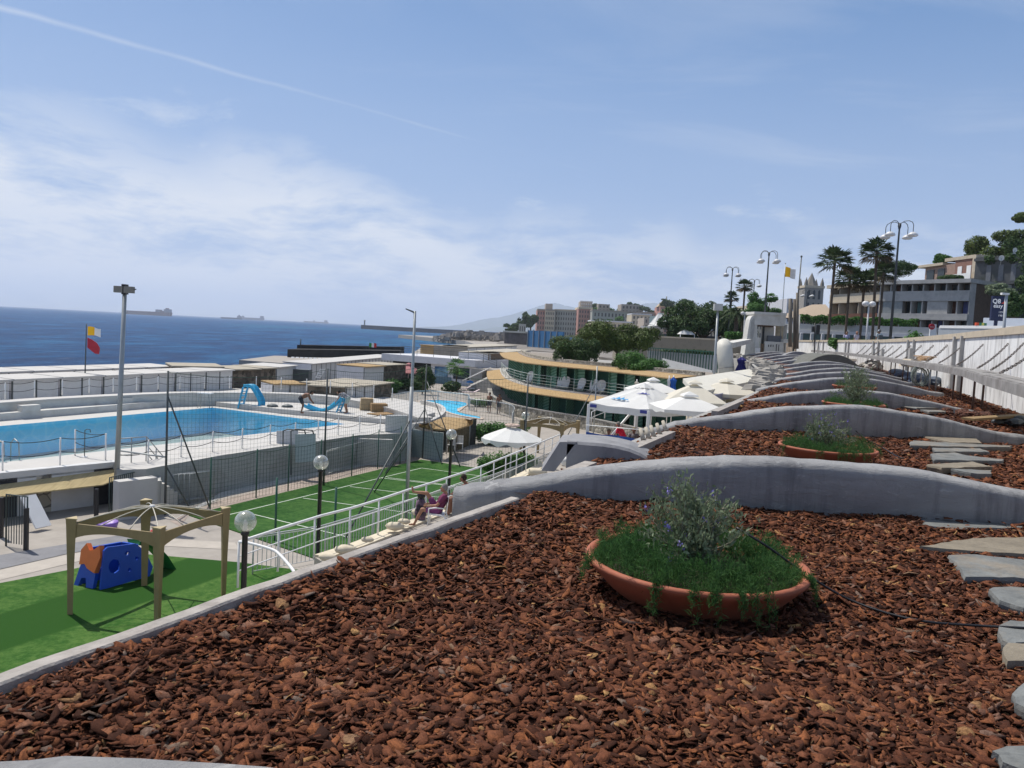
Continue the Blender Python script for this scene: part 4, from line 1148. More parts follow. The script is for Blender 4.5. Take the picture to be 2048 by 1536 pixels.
# ------------------------------------------------------------------ changing cabins
def cabin(A, B, zt, zb, depth, label, wallm=white, roofm=white_deck, doors=2, cat='beach cabin', group='white beach cabins in rows', name='beach_cabin', ov=0.26, back=None, door_m=None, slope=0.06):
 A, B = ZV(A.x, A.y, zt), ZV(B.x, B.y, zt)
 d = (B - A).normalized(); nrm = Vector((-d.y, d.x, 0))
 if back is not None: nrm = Vector(back).normalized()
 elif nrm.dot(Vector((A.x, A.y, 0))) < 0: nrm = -nrm
 t = thing(name, label, cat, ((A.x + B.x) / 2, (A.y + B.y) / 2, zb), group=group)
 e = d * 0.01
 MB().prism([((A + e).x, (A + e).y), ((B - e).x, (B - e).y), ((B - e + nrm * depth).x, (B - e + nrm * depth).y), ((A + e + nrm * depth).x, (A + e + nrm * depth).y)], zb, zt - 0.09).build('wall', wallm, t)
 a, b = A + e - nrm * ov, B - e - nrm * ov
 c_, d2 = B - e + nrm * (depth + .05), A + e + nrm * (depth + .05)
 up = ZV(0, 0, slope)
 MB().hexa([a - ZV(0, 0, .085), b - ZV(0, 0, .085), c_ - ZV(0, 0, .085) + up, d2 - ZV(0, 0, .085) + up], [a, b, c_ + up, d2 + up]).build('roof', roofm, t)
 L = (B - A).length
 for k in range(doors):
  x0, x1 = L * k / doors + 0.10, L * (k + 1) / doors - 0.10
  q0, q1 = A + d * x0 - nrm * 0.02, A + d * x1 - nrm * 0.02
  MB().hexa([(q0.x, q0.y, zb + .05), (q1.x, q1.y, zb + .05), (q1.x + nrm.x * .03, q1.y + nrm.y * .03, zb + .05), (q0.x + nrm.x * .03, q0.y + nrm.y * .03, zb + .05)],
                  [(q0.x, q0.y, zt - .22), (q1.x, q1.y, zt - .22), (q1.x + nrm.x * .03, q1.y + nrm.y * .03, zt - .22), (q0.x + nrm.x * .03, q0.y + nrm.y * .03, zt - .22)]).build('door', door_m or white, t)
  q = A + d * (L * k / doors) - nrm * 0.012
  MB().hexa([(q.x, q.y, zb), ((q + d * .10).x, (q + d * .10).y, zb), ((q + d * .10 + nrm * .02).x, (q + d * .10 + nrm * .02).y, zb), ((q + nrm * .02).x, (q + nrm * .02).y, zb)],
                  [(q.x, q.y, zt - .12), ((q + d * .10).x, (q + d * .10).y, zt - .12), ((q + d * .10 + nrm * .02).x, (q + d * .10 + nrm * .02).y, zt - .12), ((q + nrm * .02).x, (q + nrm * .02).y, zt - .12)]).build('seam', dark_steel, t)
 return t
cab_w = mat('cabin_white', (0.60, 0.60, 0.62), 0.7, 0.04, dirt=(0.4, 0.4, 0.4), dirt_amt=0.4, coord='World')
A, B = P(0, 759, -3.95), P(465, 739, -3.95)
d = (B - A).normalized(); L = (B - A).length
nrow = int(L / 3.05) + 2
for k in range(nrow):
 b = B - d * 3.05 * k; a = b - d * 2.93
 cabin(a, b, -3.95, -6.0, 2.3, f'{ORD[k]} white double cabin of the front row, counted leftwards from its right end', cab_w, group='white beach cabins, front row')
A, B = P(0, 743, -3.95), P(350, 732, -3.95)
d = (B - A).normalized(); L = (B - A).length
for k in range(int(L / 3.05) + 2):
 b = B - d * 3.05 * k; a = b - d * 2.93
 cabin(a, b, -3.95, -6.2, 2.4, f'{ORD[k]} white double cabin of the back row, counted leftwards from the tan roofed hut', cab_w, group='white beach cabins, back row')
A, B = P(623, 727, -4.45), P(797, 711.5, -4.45)
d = (B - A).normalized(); L = (B - A).length
nd_ = 12
for k in range(nd_):
 a, b = A + d * (L * k / nd_), A + d * (L * (k + 1) / nd_ - .03)
 cabin(a, b, -4.45, GZ, 3.2, f'{ORD[k]} white cabin of the row towards the pier, counted from its near end', cab_w, doors=2, group='white beach cabins towards the pier')
huts = [((343, 731), (448, 733), -3.8, 3.0, 'wide tan roofed stone hut right behind the end of the white front row', rubble_dark, tan_roof, 0),
 ((466, 738), (520, 737), -3.95, 3.0, 'dark stone hut with tan roof standing next to the white front row', rubble_dark, tan_roof, 0),
 ((521, 736), (552, 735), -3.95, 3.0, 'narrow dark stone hut between the white end cabin and another stone hut', rubble_dark, tan_roof, 0),
 ((553, 734), (592, 730), -3.95, 3.0, 'single white cabin at the right end of the stone huts, left of the dark shed', cab_w, white_deck, 1),
 ((545, 767), (612, 767), -4.4, 2.2, 'low cabin with orange reed roof half hidden behind the curved white coping', cab_w, reed_m, 2),
 ((615, 769), (691, 773), -4.35, 4.2, 'stone hut with wide tan reed roof behind the blue slides', rubble_dark, tan_roof, 0),
 ((692, 773), (746, 769), -4.35, 4.0, 'white locker block under the tan reed roofs behind the slides', cab_w, tan_roof, 3),
 ((747, 768.5), (783, 764), -4.35, 4.0, 'small stone end hut under tan roof, left of the pink parasol hedge', rubble_dark, tan_roof, 0),
 ((728, 733), (768, 731), -4.05, 3.0, 'white hut with orange reed roof left of the pink parasol', cab_w, reed_m, 1),
 ((769, 730), (812, 728), -4.05, 3.2, 'stone hut with pale roof right behind the pink parasol', rubble_dark, tan_roof, 0)]
for pl, pr2, zt, dep, lb, wm, rm, nd in huts:
 cabin(P(*pl, zt), P(*pr2, zt), zt, GZ, dep, lb, wm, rm, nd, group=None, cat='hut', name='hut')
MB().box(tuple(D(603, 752, 70))[:2] + (-6.2,), (1.6, 1.2, 1.9)).build('storage_box', dark_steel, label='dark storage box between the stone huts and the white row', cat='box')
t = thing('step_ladder', 'white leaning step ladder beside the dark storage box', 'ladder', tuple(D(632, 756, 68)))
p = D(630, 757, 68)
m = MB(); m.bar(p, p + ZV(.45, 0, 0.85), .06, .05); m.bar(p + ZV(.4, 0, 0), p + ZV(.85, 0, .85), .06, .05); m.build('side_rail', white_metal, t)
m = MB()
for k in range(5): m.bar(p + ZV(.09 * k + .03, 0, .1 + .17 * k), p + ZV(.09 * k + .45, 0, .1 + .17 * k), .1, .04)
m.build('tread', white_metal, t)
# ------------------------------------------------------------------ raised walkway beside the roof, its white railing
TZ = -5.85
rl = [P(x, y, -4.8) for x, y in ((478, 1084), (560, 1057), (642, 1031.5), (707, 1015), (765, 997), (817, 979.5), (864, 965.5), (960, 934), (1035, 904), (1120, 869))]
walk = [ZV(p.x + .12, p.y, 0) for p in rl[2:]]
wk = [(walk[0].x + .35, walk[0].y - .8)] + [(p.x - .25, p.y) for p in walk] + [(3.4, 41), (9.4, 44), (12.5, 58), (18, 62)] + [(edge_x(y) + 0.7, y) for y in (58, 47, 36, 24, 17.9, 11.9, 8)]
MB().prism(wk, GZ, TZ).build('walkway', paving, kind='structure')
wa = [p - ZV(.25, 0, 0) for p in walk]
cr = thing('retaining_wall', 'cream retaining wall under the long white railing', 'wall', (wa[0].x, wa[0].y, GZ))
MB().curtain(wa, [ZV(.42, -.1, 0)] * len(wa), GZ - .05, TZ + 0.06).build('coping', cream, cr)
rt = rail('railing', 'long white three bar railing along the raised walkway beside the mulch roof', [p - ZV(0, 0, 1.0) for p in rl], 1.0, white_metal, 1.32, 3, 0.026, 0.024, cat='railing', top_r=0.034)
m = MB(); m.tube(smooth_pl([rl[0], P(498, 1086, -4.79), P(541, 1098, -4.8), P(559, 1109, -4.82), P(587, 1142, -4.86), P(600, 1170, -4.95)], 5), 0.032, 8); m.build('stair_handrail', white_metal, rt)
bar = [P(x, y, GZ) for x, y in ((505, 1150), (640, 1124), (700, 1103), (790, 1070), (880, 1038), (985, 1000), (1060, 966), (1105, 944))]
rail('picket_fence', 'grey picket barrier on the ground behind the white railing', bar, 1.05, mat('grey_white_metal', (0.5, 0.52, 0.53), 0.5, 0.05), 2.2, 1, 0.022, 0.02, picket=(0.13, 0.010, 0.10, 1.0), cat='fence')
for i, (x, y, s) in enumerate(((655, 1110, .16), (690, 1094, .2), (735, 1076, .13), (790, 1048, .2), (808, 1040, .14), (841, 1020, .22), (1040, 958, .3), (1075, 940, .3), (1100, 925, .25), (1132, 918, .22), (1160, 914, .2), (905, 1010, .25))):
 p = P(x, y, TZ + .3)
 m = MB(); m.ball((0, 0, 0), s, 10, 6, 0.6)
 rq = random.Random(i)
 m.v = [(a * (1.35 + rq.uniform(-.1, .1)) + p.x, b * (0.8 + rq.uniform(-.1, .1)) + p.y, c * (1 + rq.uniform(-.15, .15)) + p.z - s * .3) for a, b, c in m.v]
 m.build('pale_stone', cream, label=f'{ORD[i]} pale rounded stone lying along the ledge beside the mulch kerb, from the left', cat='stone', group='stones along the ledge')
# ------------------------------------------------------------------ globe lamps
glass = bpy.data.materials.new('globe_glass'); glass.use_nodes = True
tt = NT(glass.node_tree)
tr_ = tt.n('ShaderNodeBsdfTransparent', {'Color': (0.80, 0.82, 0.78, 1)}); gl_ = tt.n('ShaderNodeBsdfGlossy', {'Roughness': 0.12, 'Color': (1, 1, 1, 1)})
df_ = tt.n('ShaderNodeBsdfDiffuse', {'Color': (0.75, 0.74, 0.66, 1)})
lw = tt.n('ShaderNodeLayerWeight', {'Blend': 0.35})
m1 = tt.n('ShaderNodeMixShader', {0: 0.30, 1: tr_, 2: df_})
tt.n('ShaderNodeOutputMaterial', {'Surface': tt.n('ShaderNodeMixShader', {0: tt.math('MULTIPLY_ADD', lw.outputs['Facing'], 0.5, 0.06), 1: m1, 2: gl_})})
def globe_lamp(p, zg, r, label, g='black lamp posts with clear globes'):
 t = thing('globe_lamp', label, 'lamp post', (p.x, p.y, zg), group=g)
 MB().lathe([(0.09, 0), (0.09, .05), (.055, .08), (.055, p.z - r - zg - .06), (.08, p.z - r - zg - .05), (.08, p.z - r - zg + .03), (0, p.z - r - zg + .03)], (p.x, p.y, zg), 12).build('post', black_paint, t)
 g_ = MB().ball(tuple(p), r, 28, 18).build('globe', glass, t)
 MB().lathe([(0.05, -r), (0.05, -r + .1), (.035, -r + .12), (.045, -r * .2), (0.02, 0.03), (0, .04)], tuple(p), 10).build('bulb', white_metal, t)
for px, py, Y, lb in ((491, 1043, 14.6, 'nearest globe lamp, in front of the railing corner beside the tan gazebo'), (642, 925, 20.8, 'second globe lamp, standing between the railing and the court'),
                  (903, 869, 29, 'third globe lamp, at the far end of the turf court'), (1051, 832, 38, 'fourth globe lamp, behind the fringed white parasol')):
 globe_lamp(D(px, py, Y), GZ, 0.205, lb)
# ------------------------------------------------------------------ tall floodlight poles
def pole(base, top, r, label, head, name='floodlight_pole', cat='floodlight', mt=steel):
 t = thing(name, label, cat, tuple(base), group=None)
 MB().tube([base, top], [r, r * .72], 10).build('pole', mt, t)
 if head == 'double':
  m = MB()
  for s in (-1, 1): m.box((top.x + s * .17, top.y - .05, top.z - .20), (.30, .18, .22), 0); 
  m.build('lamp_head', mat('lamp_housing', (0.22, 0.21, 0.19), 0.5), t)
  MB().tube([top - ZV(.32, 0, .1), top + ZV(.38, 0, -.06)], .02, 6).build('crossarm', dark_steel, t)
  MB().box((top.x, top.y, top.z - .25), (.12, .25, .34)).build('bracket', black_paint, t)
 elif head == 'arm':
  MB().hexa([top + ZV(-.5, -.1, .06), top + ZV(-.05, -.1, -.12), top + ZV(-.05, .1, -.12), top + ZV(-.5, .1, .06)], [top + ZV(-.5, -.1, .12), top + ZV(-.05, -.1, -.02), top + ZV(-.05, .1, -.02), top + ZV(-.5, .1, .12)]).build('lamp_head', dark_steel, t)
 elif head == 'box':
  MB().box((top.x, top.y, top.z - .15), (.5, .3, .4)).build('lamp_head', mat('lamp_grey', (.45, .46, .45), .5), t)
 return t
b0 = P(232, 938, DZ)
pole(ZV(b0.x, b0.y, GZ), D(250, 574, b0.y), 0.095, 'tall grey pole with twin floodlights at the left, in front of the big pool', 'double')
b0 = P(819, 905, GZ)
pole(b0, D(830, 622, b0.y), 0.10, 'tall grey pole with a single floodlight arm pointing left, near the reed bar', 'arm')
b0 = D(1430, 745, 47)
pole(ZV(b0.x, b0.y, TZ), D(1436, 616, 47), 0.09, 'slender grey pole with a square floodlight beside the white pipe', 'box')
# ------------------------------------------------------------------ court net: posts, braces and mesh
net_m = mat('green_net', (0.035, 0.075, 0.055), 0.8, 0.1)
tall = [P(330, 1030, GZ), P(647, 972, GZ), P(845, 917, GZ), P(1046, 958, GZ)]
NH = 4.95
ct = thing('court_net', 'tall dark mesh net on steel posts around the turf court', 'net', tuple(tall[0]))
for p in tall: MB().tube([p, p + ZV(0, 0, NH)], [.045, .035], 8).build('post', dark_steel, ct)
p3 = P(812, 1040, GZ)
MB().tube([p3, p3 + ZV(0, 0, 4.75)], .065, 10).build('post', steel, ct)
p6 = P(1186, 880, GZ); MB().tube([p6, p6 + ZV(0, 0, 4.9)], .045, 8).build('post', steel, ct)
for a, b, h in ((tall[0], P(418, 1012, GZ), 4.1), (tall[0], P(383, 1024, GZ), 1.7), (p3, P(748, 985, GZ), 2.9), (p3, P(690, 1078, GZ), 3.6), (tall[2], P(770, 948, GZ), 2.6), (tall[2], P(884, 930, GZ), 2.7), (tall[2], P(921, 935, GZ), 4.2), (p6, P(1100, 935, GZ), 3.8)):
 MB().tube([a + ZV(0, 0, h), b], .028, 6).build('brace', dark_steel, ct)
MB().tube([ZV(b.x, b.y, DZ + .55) for b in (P(236, 932, DZ), tall[0])], .03, 6).build('brace', steel, ct)
def net_face(a, b, h, gap, r=0.0045, sag=0.25, z0=0.05):
 L = (b - a).length; m = MB(); n = max(2, int(L / gap))
 def topz(u): return h - sag * 4 * u * (1 - u)
 for k in range(n + 1):
  u = k / n; p = a.lerp(b, u)
  m.tube([p + ZV(0, 0, z0), p + ZV(0, 0, topz(u))], r, 3, caps=False)
 nz = int(h / gap)
 for q in range(nz + 1):
  v = q / nz
  m.tube([a.lerp(b, u / 8) + ZV(0, 0, lerp(z0, topz(u / 8), v)) for u in range(9)], r, 3, caps=False)
 m.tube([a.lerp(b, u / 8) + ZV(0, 0, topz(u / 8)) for u in range(9)], r * 3, 4, caps=False)
 return m
net_face(tall[0], tall[1], 4.9, 0.155, .0030).build('net_mesh', net_m, ct)
net_face(tall[1], tall[2], 4.9, 0.165, .0035).build('net_mesh', net_m, ct)
net_face(tall[2], tall[3], 4.9, 0.19, .0045, sag=.45).build('net_mesh', net_m, ct)
lf = [P(x, y, GZ) for x, y in ((420, 1020), (512, 996), (576, 982), (640, 968), (703, 952), (755, 938), (800, 928))]
t = thing('mesh_fence', 'low green wire fence with thin posts between the court and the deck wall', 'fence', tuple(lf[0]))
for p in lf: MB().tube([p, p + ZV(0, 0, 1.9)], .028, 6).build('post', green_steel, t)
m = MB()
for a, b in zip(lf, lf[1:]):
 q = net_face(a, b, 1.8, 0.17, .004, sag=.08); i = len(m.v); m.v += q.v; m.f += [tuple(k + i for k in f) for f in q.f]; m.s += q.s; m.mi += q.mi
m.build('wire_mesh', net_m, t)
for i, (x, y, h) in enumerate(((550, 1083, 2.0), (668, 1098, 1.9))):
 p = P(x, y, GZ)
 MB().tube([p, p + ZV(0, 0, h)], .035, 8).build('net_post', green_steel, label=['thin green net post on the court side, left of the second globe lamp', 'thin green net post on the court side, right of the second globe lamp'][i], cat='post', group='net posts')
lw_ = [P(780, 906, GZ), P(706, 926, GZ), P(600, 957, GZ)]
rail('picket_gate', 'grey picket gate and fence at the foot of the deck stairs', [P(652, 952, GZ), P(733, 928, GZ)], 1.15, steel, 1.2, 1, .02, .02, picket=(.12, .009, .1, 1.1), cat='gate')
t = thing('barrier_stack', 'stack of grey crowd barriers leaning beside the corner stairs', 'barrier', tuple(P(360, 1010, GZ)))
for k in range(4):
 p = P(345, 1010, GZ) + ZV(.16 * k, .10 * k, 0); m = MB()
 q = p + ZV(.55, .9, 0)
 m.tube([p, p + ZV(0, 0, 1.1), q + ZV(0, 0, 1.1), q], .018, 6)
 for u in range(1, 9): m.tube([p.lerp(q, u / 9) + ZV(0, 0, .15), p.lerp(q, u / 9) + ZV(0, 0, 1.08)], .008, 4, caps=False)
 m.tube([p + ZV(0, 0, .15), q + ZV(0, 0, .15)], .014, 5)
 m.build('barrier', steel, t)
t = thing('score_board', 'pair of pale grey panels on a steel frame against the pool deck wall', 'panel', tuple(P(600, 950, GZ)))
for (x0, y0, x1, y1, Y, nm, mt) in ((590, 869, 631, 925, 33.6, 'panel', mat('panel_grey_green', (.42, .50, .50), .6, .05, coord='World')), (553, 862, 596, 897, 34.0, 'panel', cab_w)):
 a, b, c_, d_2 = D(x0, y1, Y), D(x1, y1 - 2, Y), D(x1, y0 - 2, Y), D(x0, y0, Y)
 o = ZV(0, .05, 0)
 MB().hexa([a, b, b + o, a + o], [d_2, c_, c_ + o, d_2 + o]).build(nm, mt, t)
for x in (566, 582):
 a, b = D(x, 950, 33.4), D(x, 862, 33.4)
 MB().tube([a, b, b + ZV(.18, .05, .08), b + ZV(.9, .1, .06), b + ZV(.95, .1, -.1)], .03, 6).build('frame', dark_steel, t)
# ------------------------------------------------------------------ bar with reed awning at the left
t = thing('deck_bar', 'open cabin bar with reed awning under the pool deck at the left edge', 'bar', tuple(P(100, 1060, GZ)))
a0, a1, a2, a3 = P(-200, 978, -5.62), P(228, 938, -5.62), P(278, 943, -5.72), P(206, 969, -5.98)
a4 = P(-200, 1016, -5.98)
m = MB(); m.hexa([a4 - ZV(0, 0, .04), a3 - ZV(0, 0, .04), a2 - ZV(0, 0, .04), a1 - ZV(0, 0, .04), a0 - ZV(0, 0, .04)], [a4, a3, a2, a1, a0])
m.build('reed_awning', reed_pale, t)
m = MB()
def wall_seg(m, a, b, z0, z1, th=.12):
 d = (b - a); d.z = 0; d.normalize(); s = Vector((-d.y, d.x, 0)) * th
 m.hexa([(a.x, a.y, z0), (b.x, b.y, z0), (b.x + s.x, b.y + s.y, z0), (a.x + s.x, a.y + s.y, z0)], [(a.x, a.y, z1), (b.x, b.y, z1), (b.x + s.x, b.y + s.y, z1), (a.x + s.x, a.y + s.y, z1)])
def E(x):
 p = P(x, lerp(946, 923.5, x / 228), DZ); return ZV(p.x + .12, p.y - .22, GZ)
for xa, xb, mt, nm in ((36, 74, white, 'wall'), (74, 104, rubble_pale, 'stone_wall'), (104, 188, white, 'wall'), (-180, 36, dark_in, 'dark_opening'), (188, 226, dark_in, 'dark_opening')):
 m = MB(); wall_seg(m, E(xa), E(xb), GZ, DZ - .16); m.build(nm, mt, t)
MB().curtain([E(-200), E(230)], [ZV(-.2, .3, 0)] * 2, -5.62, -5.36).build('slab_edge', white, t)
for x, y in ((2, 1075), (52, 1100), (192, 1052)):
 p = P(x, y, GZ); MB().box((p.x, p.y, GZ), (.10, .10, 1.2)).build('post', black_paint, t)
gate_m = mat('dark_green_gate', (.03, .05, .05), .5)
def slat_gate(pa, pb, h, label):
 a, b = P(*pa, GZ), P(*pb, GZ)
 tg = thing('slat_gate', label, 'gate', tuple(a), group='dark slatted gates of the bar')
 m = MB(); L = (b - a).length; n = int(L / .09)
 for k in range(n + 1):
  q = a.lerp(b, k / n); m.bar(q + ZV(0, 0, .1), q + ZV(0, 0, h), .022, .012, up=(0, 1, 0))
 m.build('slat_panel', gate_m, tg)
 MB().tube([a, a + ZV(0, 0, h), b + ZV(0, 0, h), b], .025, 6).build('gate_frame', gate_m, tg)
slat_gate((218, 1035), (272, 1020), 1.35, 'dark slatted gate standing open right of the bar, below the corner stairs')
slat_gate((12, 1092), (54, 1098), 1.5, 'dark slatted gate standing in front of the bar at the far left')
t = thing('folded_sunbed', 'white folded sunbed leaning in the shade of the bar', 'sunbed', tuple(P(70, 1060, GZ)))
MB().bar(P(55, 1055, GZ) + ZV(0, 0, 1.0), P(87, 1062, GZ) + ZV(0, 0, .12), .5, .05).build('frame', white_metal, t)
# ------------------------------------------------------------------ tan gazebo frame with the plastic climbing toy
tan_m = mat('tan_gazebo_frame', (0.27, 0.20, 0.095), 0.55, 0.10, scale=5, coord='World')
gz_L, gz_R, gz_B = P(140, 1230, GZ), P(447, 1192, GZ), P(288, 1172, GZ)
gz_F = gz_L + gz_R - gz_B
def gazebo(cn, H, label, group, ribs_rise=.25):
 c = sum(cn, Vector()) / 4
 t = thing('gazebo', label, 'gazebo', tuple(c), group=group)
 for p in cn:
  io = (c - p); io.z = 0; io.normalize(); sd_ = Vector((-io.y, io.x, 0))
  def tri(w, z): return [p + ZV(0, 0, z) - io * w * .5, p + ZV(0, 0, z) + sd_ * w * .62 + io * w * .45, p + ZV(0, 0, z) - sd_ * w * .62 + io * w * .45]
  m = MB(); m.loft([tri(.11, 0), tri(.14, H * .5), tri(.20, H - .12), tri(.22, H + .08)], closed=True, smooth=False, caps=True); m.build('leg', tan_m, t)
  m = MB(); m.loft([tri(.25, H + .08), tri(.25, H + .10)], closed=True, smooth=False, caps=True); m.build('leg_cap', mat('tan_light', (.45, .36, .2), .6), t)
 order = [cn[0], cn[1], cn[2], cn[3]]
 for a, b in zip(order, order[1:] + order[:1]):
  d = (b - a).normalized(); s = Vector((-d.y, d.x, 0)) * .02
  rows = []
  for k in range(13):
   u = k / 12; q = a.lerp(b, u); zb = H - .40 + .22 * (1 - (2 * u - 1) ** 2) ** .8; zt = H - .02
   rows.append([q - s + ZV(0, 0, zb), q - s + ZV(0, 0, zt), q + s + ZV(0, 0, zt), q + s + ZV(0, 0, zb)])
  m = MB(); m.loft(rows, closed=True, smooth=False, caps=True); m.build('arched_beam', tan_m, t)
 for a, b in zip(order, order[1:] + order[:1]):
  for u in (0.0, 1 / 3, 2 / 3) if ribs_rise else ():
   q = a.lerp(b, u)
   if u == 0: q = q.lerp(c, .06)
   line = []
   for k in range(9):
    v = k / 8; w = q.lerp(c, v); line.append(ZV(w.x, w.y, cn[0].z + H - .02 + ribs_rise * (1 - (1 - v) ** 2.0)))
   m = MB(); m.tube(line, .013, 6); m.build('roof_rib', mat('beige_rib', (.50, .46, .38), .5), t)
 MB().lathe([(0, 0), (.06, 0), (.06, .05), (0, .06)], (c.x, c.y, cn[0].z + H + ribs_rise - .03), 10).build('hub', white_metal, t)
 return t
gazebo([gz_L, gz_F, gz_R, gz_B], 2.12, 'nearest tan gazebo frame without cover, standing over the plastic climber', 'uncovered tan gazebo frames')
g1 = D(1100, 868, 43); g1.z = GZ
gg = [g1 + Vector((math.cos(a), math.sin(a), 0)) * 1.7 for a in (R(200), R(290), R(20), R(110))]
gazebo(gg, 2.0, 'far tan gazebo frame with white ribs behind the fringed parasol', 'uncovered tan gazebo frames')
plastic_blue = mat('blue_plastic', (0.012, 0.075, 0.46), 0.35, 0.08); plastic_or = mat('orange_plastic', (0.72, 0.17, 0.03), 0.4, 0.08)
plastic_gr = mat('green_plastic', (0.02, 0.17, 0.04), 0.4, 0.1)
t = thing('climbing_toy', 'blue and orange plastic climbing cube under the nearest gazebo', 'climbing toy', tuple(P(215, 1170, GZ)))
cA, cB, cC = P(150, 1170, GZ), P(198, 1180, GZ), P(287, 1160, GZ)
u1 = (cB - cA).normalized(); u2 = (cC - cB).normalized()
def wall_hole(m, o, ux, uz, outl, holes, th):
 from mathutils.geometry import tessellate_polygon
 nrm = ux.cross(uz).normalized() * th
 loops = [[Vector((a, b, 0)) for a, b in outl]] + [[Vector((a + r * math.cos(q * .785), b + r * rz * math.sin(q * .785), 0)) for q in range(8)] for a, b, r, rz in holes]
 pts = [q for l in loops for q in l]; tris = tessellate_polygon(loops)
 W = [o + ux * q.x + uz * q.y for q in pts]
 i = m.pts(W + [w + nrm for w in W]); n = len(W)
 for tr in tris:
  m.face([i + k for k in tr]); m.face([i + n + k for k in reversed(tr)])
 s = 0
 for l in loops:
  for k in range(len(l)):
   a, b = s + k, s + (k + 1) % len(l); m.face((i + a, i + b, i + n + b, i + n + a))
  s += len(l)
up = ZV(0, 0, 1)
m = MB(); wall_hole(m, cB, u2, (up + u1 * -.12).normalized(), [(0, 0), (1.25, .08), (1.35, .3), (1.18, .75), (.95, .98), (.25, 1.02), (.16, .95)], [(.38, .52, .15, 1.2), (.75, .35, .05, 1), (.95, .6, .05, 1), (.72, .78, .06, 1), (1.12, .3, .05, 1)], .07)
m.build('side_panel', plastic_blue, t)
m = MB(); wall_hole(m, cA + u2 * .05, u1, (up + u2 * .22).normalized(), [(0, 0), (.14, 0), (.19, .2), (.32, .22), (.40, 0), (.62, 0), (.58, .55), (.48, .66), (.08, .66)], [], .10)
m.build('front_panel', plastic_blue, t)
m = MB(); wall_hole(m, cA + u2 * .19 + ZV(0, 0, .64), u1, (up + u2 * .25).normalized(), [(.06, -.14), (.22, -.10), (.34, -.20), (.60, -.28), (.66, .12), (.54, .40), (.38, .26), (.26, .24), (.12, .40), (.0, .22)], [], .14)
m.build('crenel', plastic_or, t)
m = MB(); wall_hole(m, cA + u2 * 1.15, u1, up, [(0, 0), (.6, 0), (.55, .9), (.05, .9)], [(.3, .5, .15, 1.2)], .07); m.build('back_panel', plastic_blue, t)
m = MB(); wall_hole(m, cA + u2 * .1, u2, up, [(0, 0), (1.1, .0), (1.0, .9), (.15, .9)], [(.5, .5, .15, 1.2)], .07); m.build('side_panel', plastic_blue, t)
m = MB(); q = cA + u2 * 1.2 + u1 * .1 + ZV(0, 0, .85)
m.loft([[q + u1 * a + u2 * (k * .25) + ZV(0, 0, -.12 * k * k * .5 + b) for a, b in ((0, .12), (.06, 0), (.4, 0), (.46, .12))] for k in range(5)], smooth=True); m.build('slide_chute', plastic_gr, t)
p = P(307, 1075, GZ)
MB().ball((p.x, p.y, GZ + .13), .13, 14, 10).build('toy_ball', mat('red_plastic', (.45, .02, .02), .4), label='small red ball on the pale path behind the nearest gazebo', cat='ball')
p = P(212, 1058, GZ)
MB().lathe([(0, .1), (.3, .0), (.36, .22), (.33, .25), (.28, .05), (0, .12)], (p.x, p.y, GZ), 16).build('toy_tub', mat('purple_plastic', (.22, .12, .45), .4), label='purple plastic toy tub in front of the shaded bar', cat='tub')
# ------------------------------------------------------------------ round reed bar at the end of the deck
rc = P(880, 912, GZ); rc = ZV(D(885, 880, 42.5).x, 42.5, GZ)
t = thing('reed_bar', 'round bar under an orange reed roof at the far end of the turf court', 'bar', tuple(rc))
def arc(c, r, a0, a1, n, z): return [ZV(c.x + r * math.cos(R(lerp(a0, a1, k / n))), c.y + r * math.sin(R(lerp(a0, a1, k / n))), z) for k in range(n + 1)]
ro = [P(x, y, -5.25) for x, y in ((838, 851), (856, 856), (893, 859), (915, 857), (940, 849), (946, 844))]
ri = [P(x, y, -4.95) for x, y in ((838, 849), (856, 846), (878, 838), (892, 834), (930, 837), (946, 842))]
m = MB(); m.loft([smooth_pl(ro, 3), smooth_pl([p.lerp(q, .5) + ZV(0, 0, .05) for p, q in zip(ro, ri)], 3), smooth_pl(ri, 3)], smooth=False)
m.loft([[p - ZV(0, 0, .08) for p in smooth_pl(ro, 3)], smooth_pl(ro, 3)], smooth=False); m.loft([[p - ZV(0, 0, .08) for p in smooth_pl(ri, 3)], [p - ZV(0, 0, .08) for p in smooth_pl(ro, 3)]], smooth=False)
m.build('reed_roof', reed_m, t)
gw = [P(x, y, GZ) for x, y in ((822, 912), (845, 917), (884, 921))]
m = MB(); m.curtain(gw, [ZV(.02, .1, 0)] * 3, GZ, GZ + 1.45); m.build('door_panel', mat('pale_teal_panel', (.33, .38, .38), .6, .05, coord='World'), t)
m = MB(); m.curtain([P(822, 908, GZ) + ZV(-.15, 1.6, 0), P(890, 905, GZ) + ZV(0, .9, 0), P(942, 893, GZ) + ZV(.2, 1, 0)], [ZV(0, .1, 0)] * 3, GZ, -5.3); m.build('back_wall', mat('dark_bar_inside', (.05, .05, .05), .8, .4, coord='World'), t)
cv = [P(x, y, GZ) for x, y in ((892, 908), (915, 903), (938, 893))]
m = MB()
for k in range(24):
 p = polyl(cv, k / 23) + ZV(0, .5, 0); m.tube([p, p + ZV(0, 0, 1.5)], .03, 5, caps=False)
m.build('reed_screen', mat('dry_reed_screen', (.16, .13, .08), .9, .4, scale=8), t)
for k in (0, 2): p = cv[k]; MB().tube([p, p + ZV(0, 0, 1.6)], .035, 6).build('post', steel, t)
def bistro(p, label):
 t = thing('garden_chair', label, 'chair', tuple(p), group='dim chairs in front of the reed bar')
 MB().box((p.x, p.y, p.z + .42), (.42, .42, .03)).build('seat', white_metal, t)
 MB().box((p.x, p.y + .2, p.z + .45), (.42, .03, .42)).build('backrest', white_metal, t)
 for dx in (-.18, .18):
  for dy in (-.18, .18): MB().tube([p + ZV(dx * 1.1, dy * 1.1, 0), p + ZV(dx, dy, .42)], .015, 5).build('leg', white_metal, t)
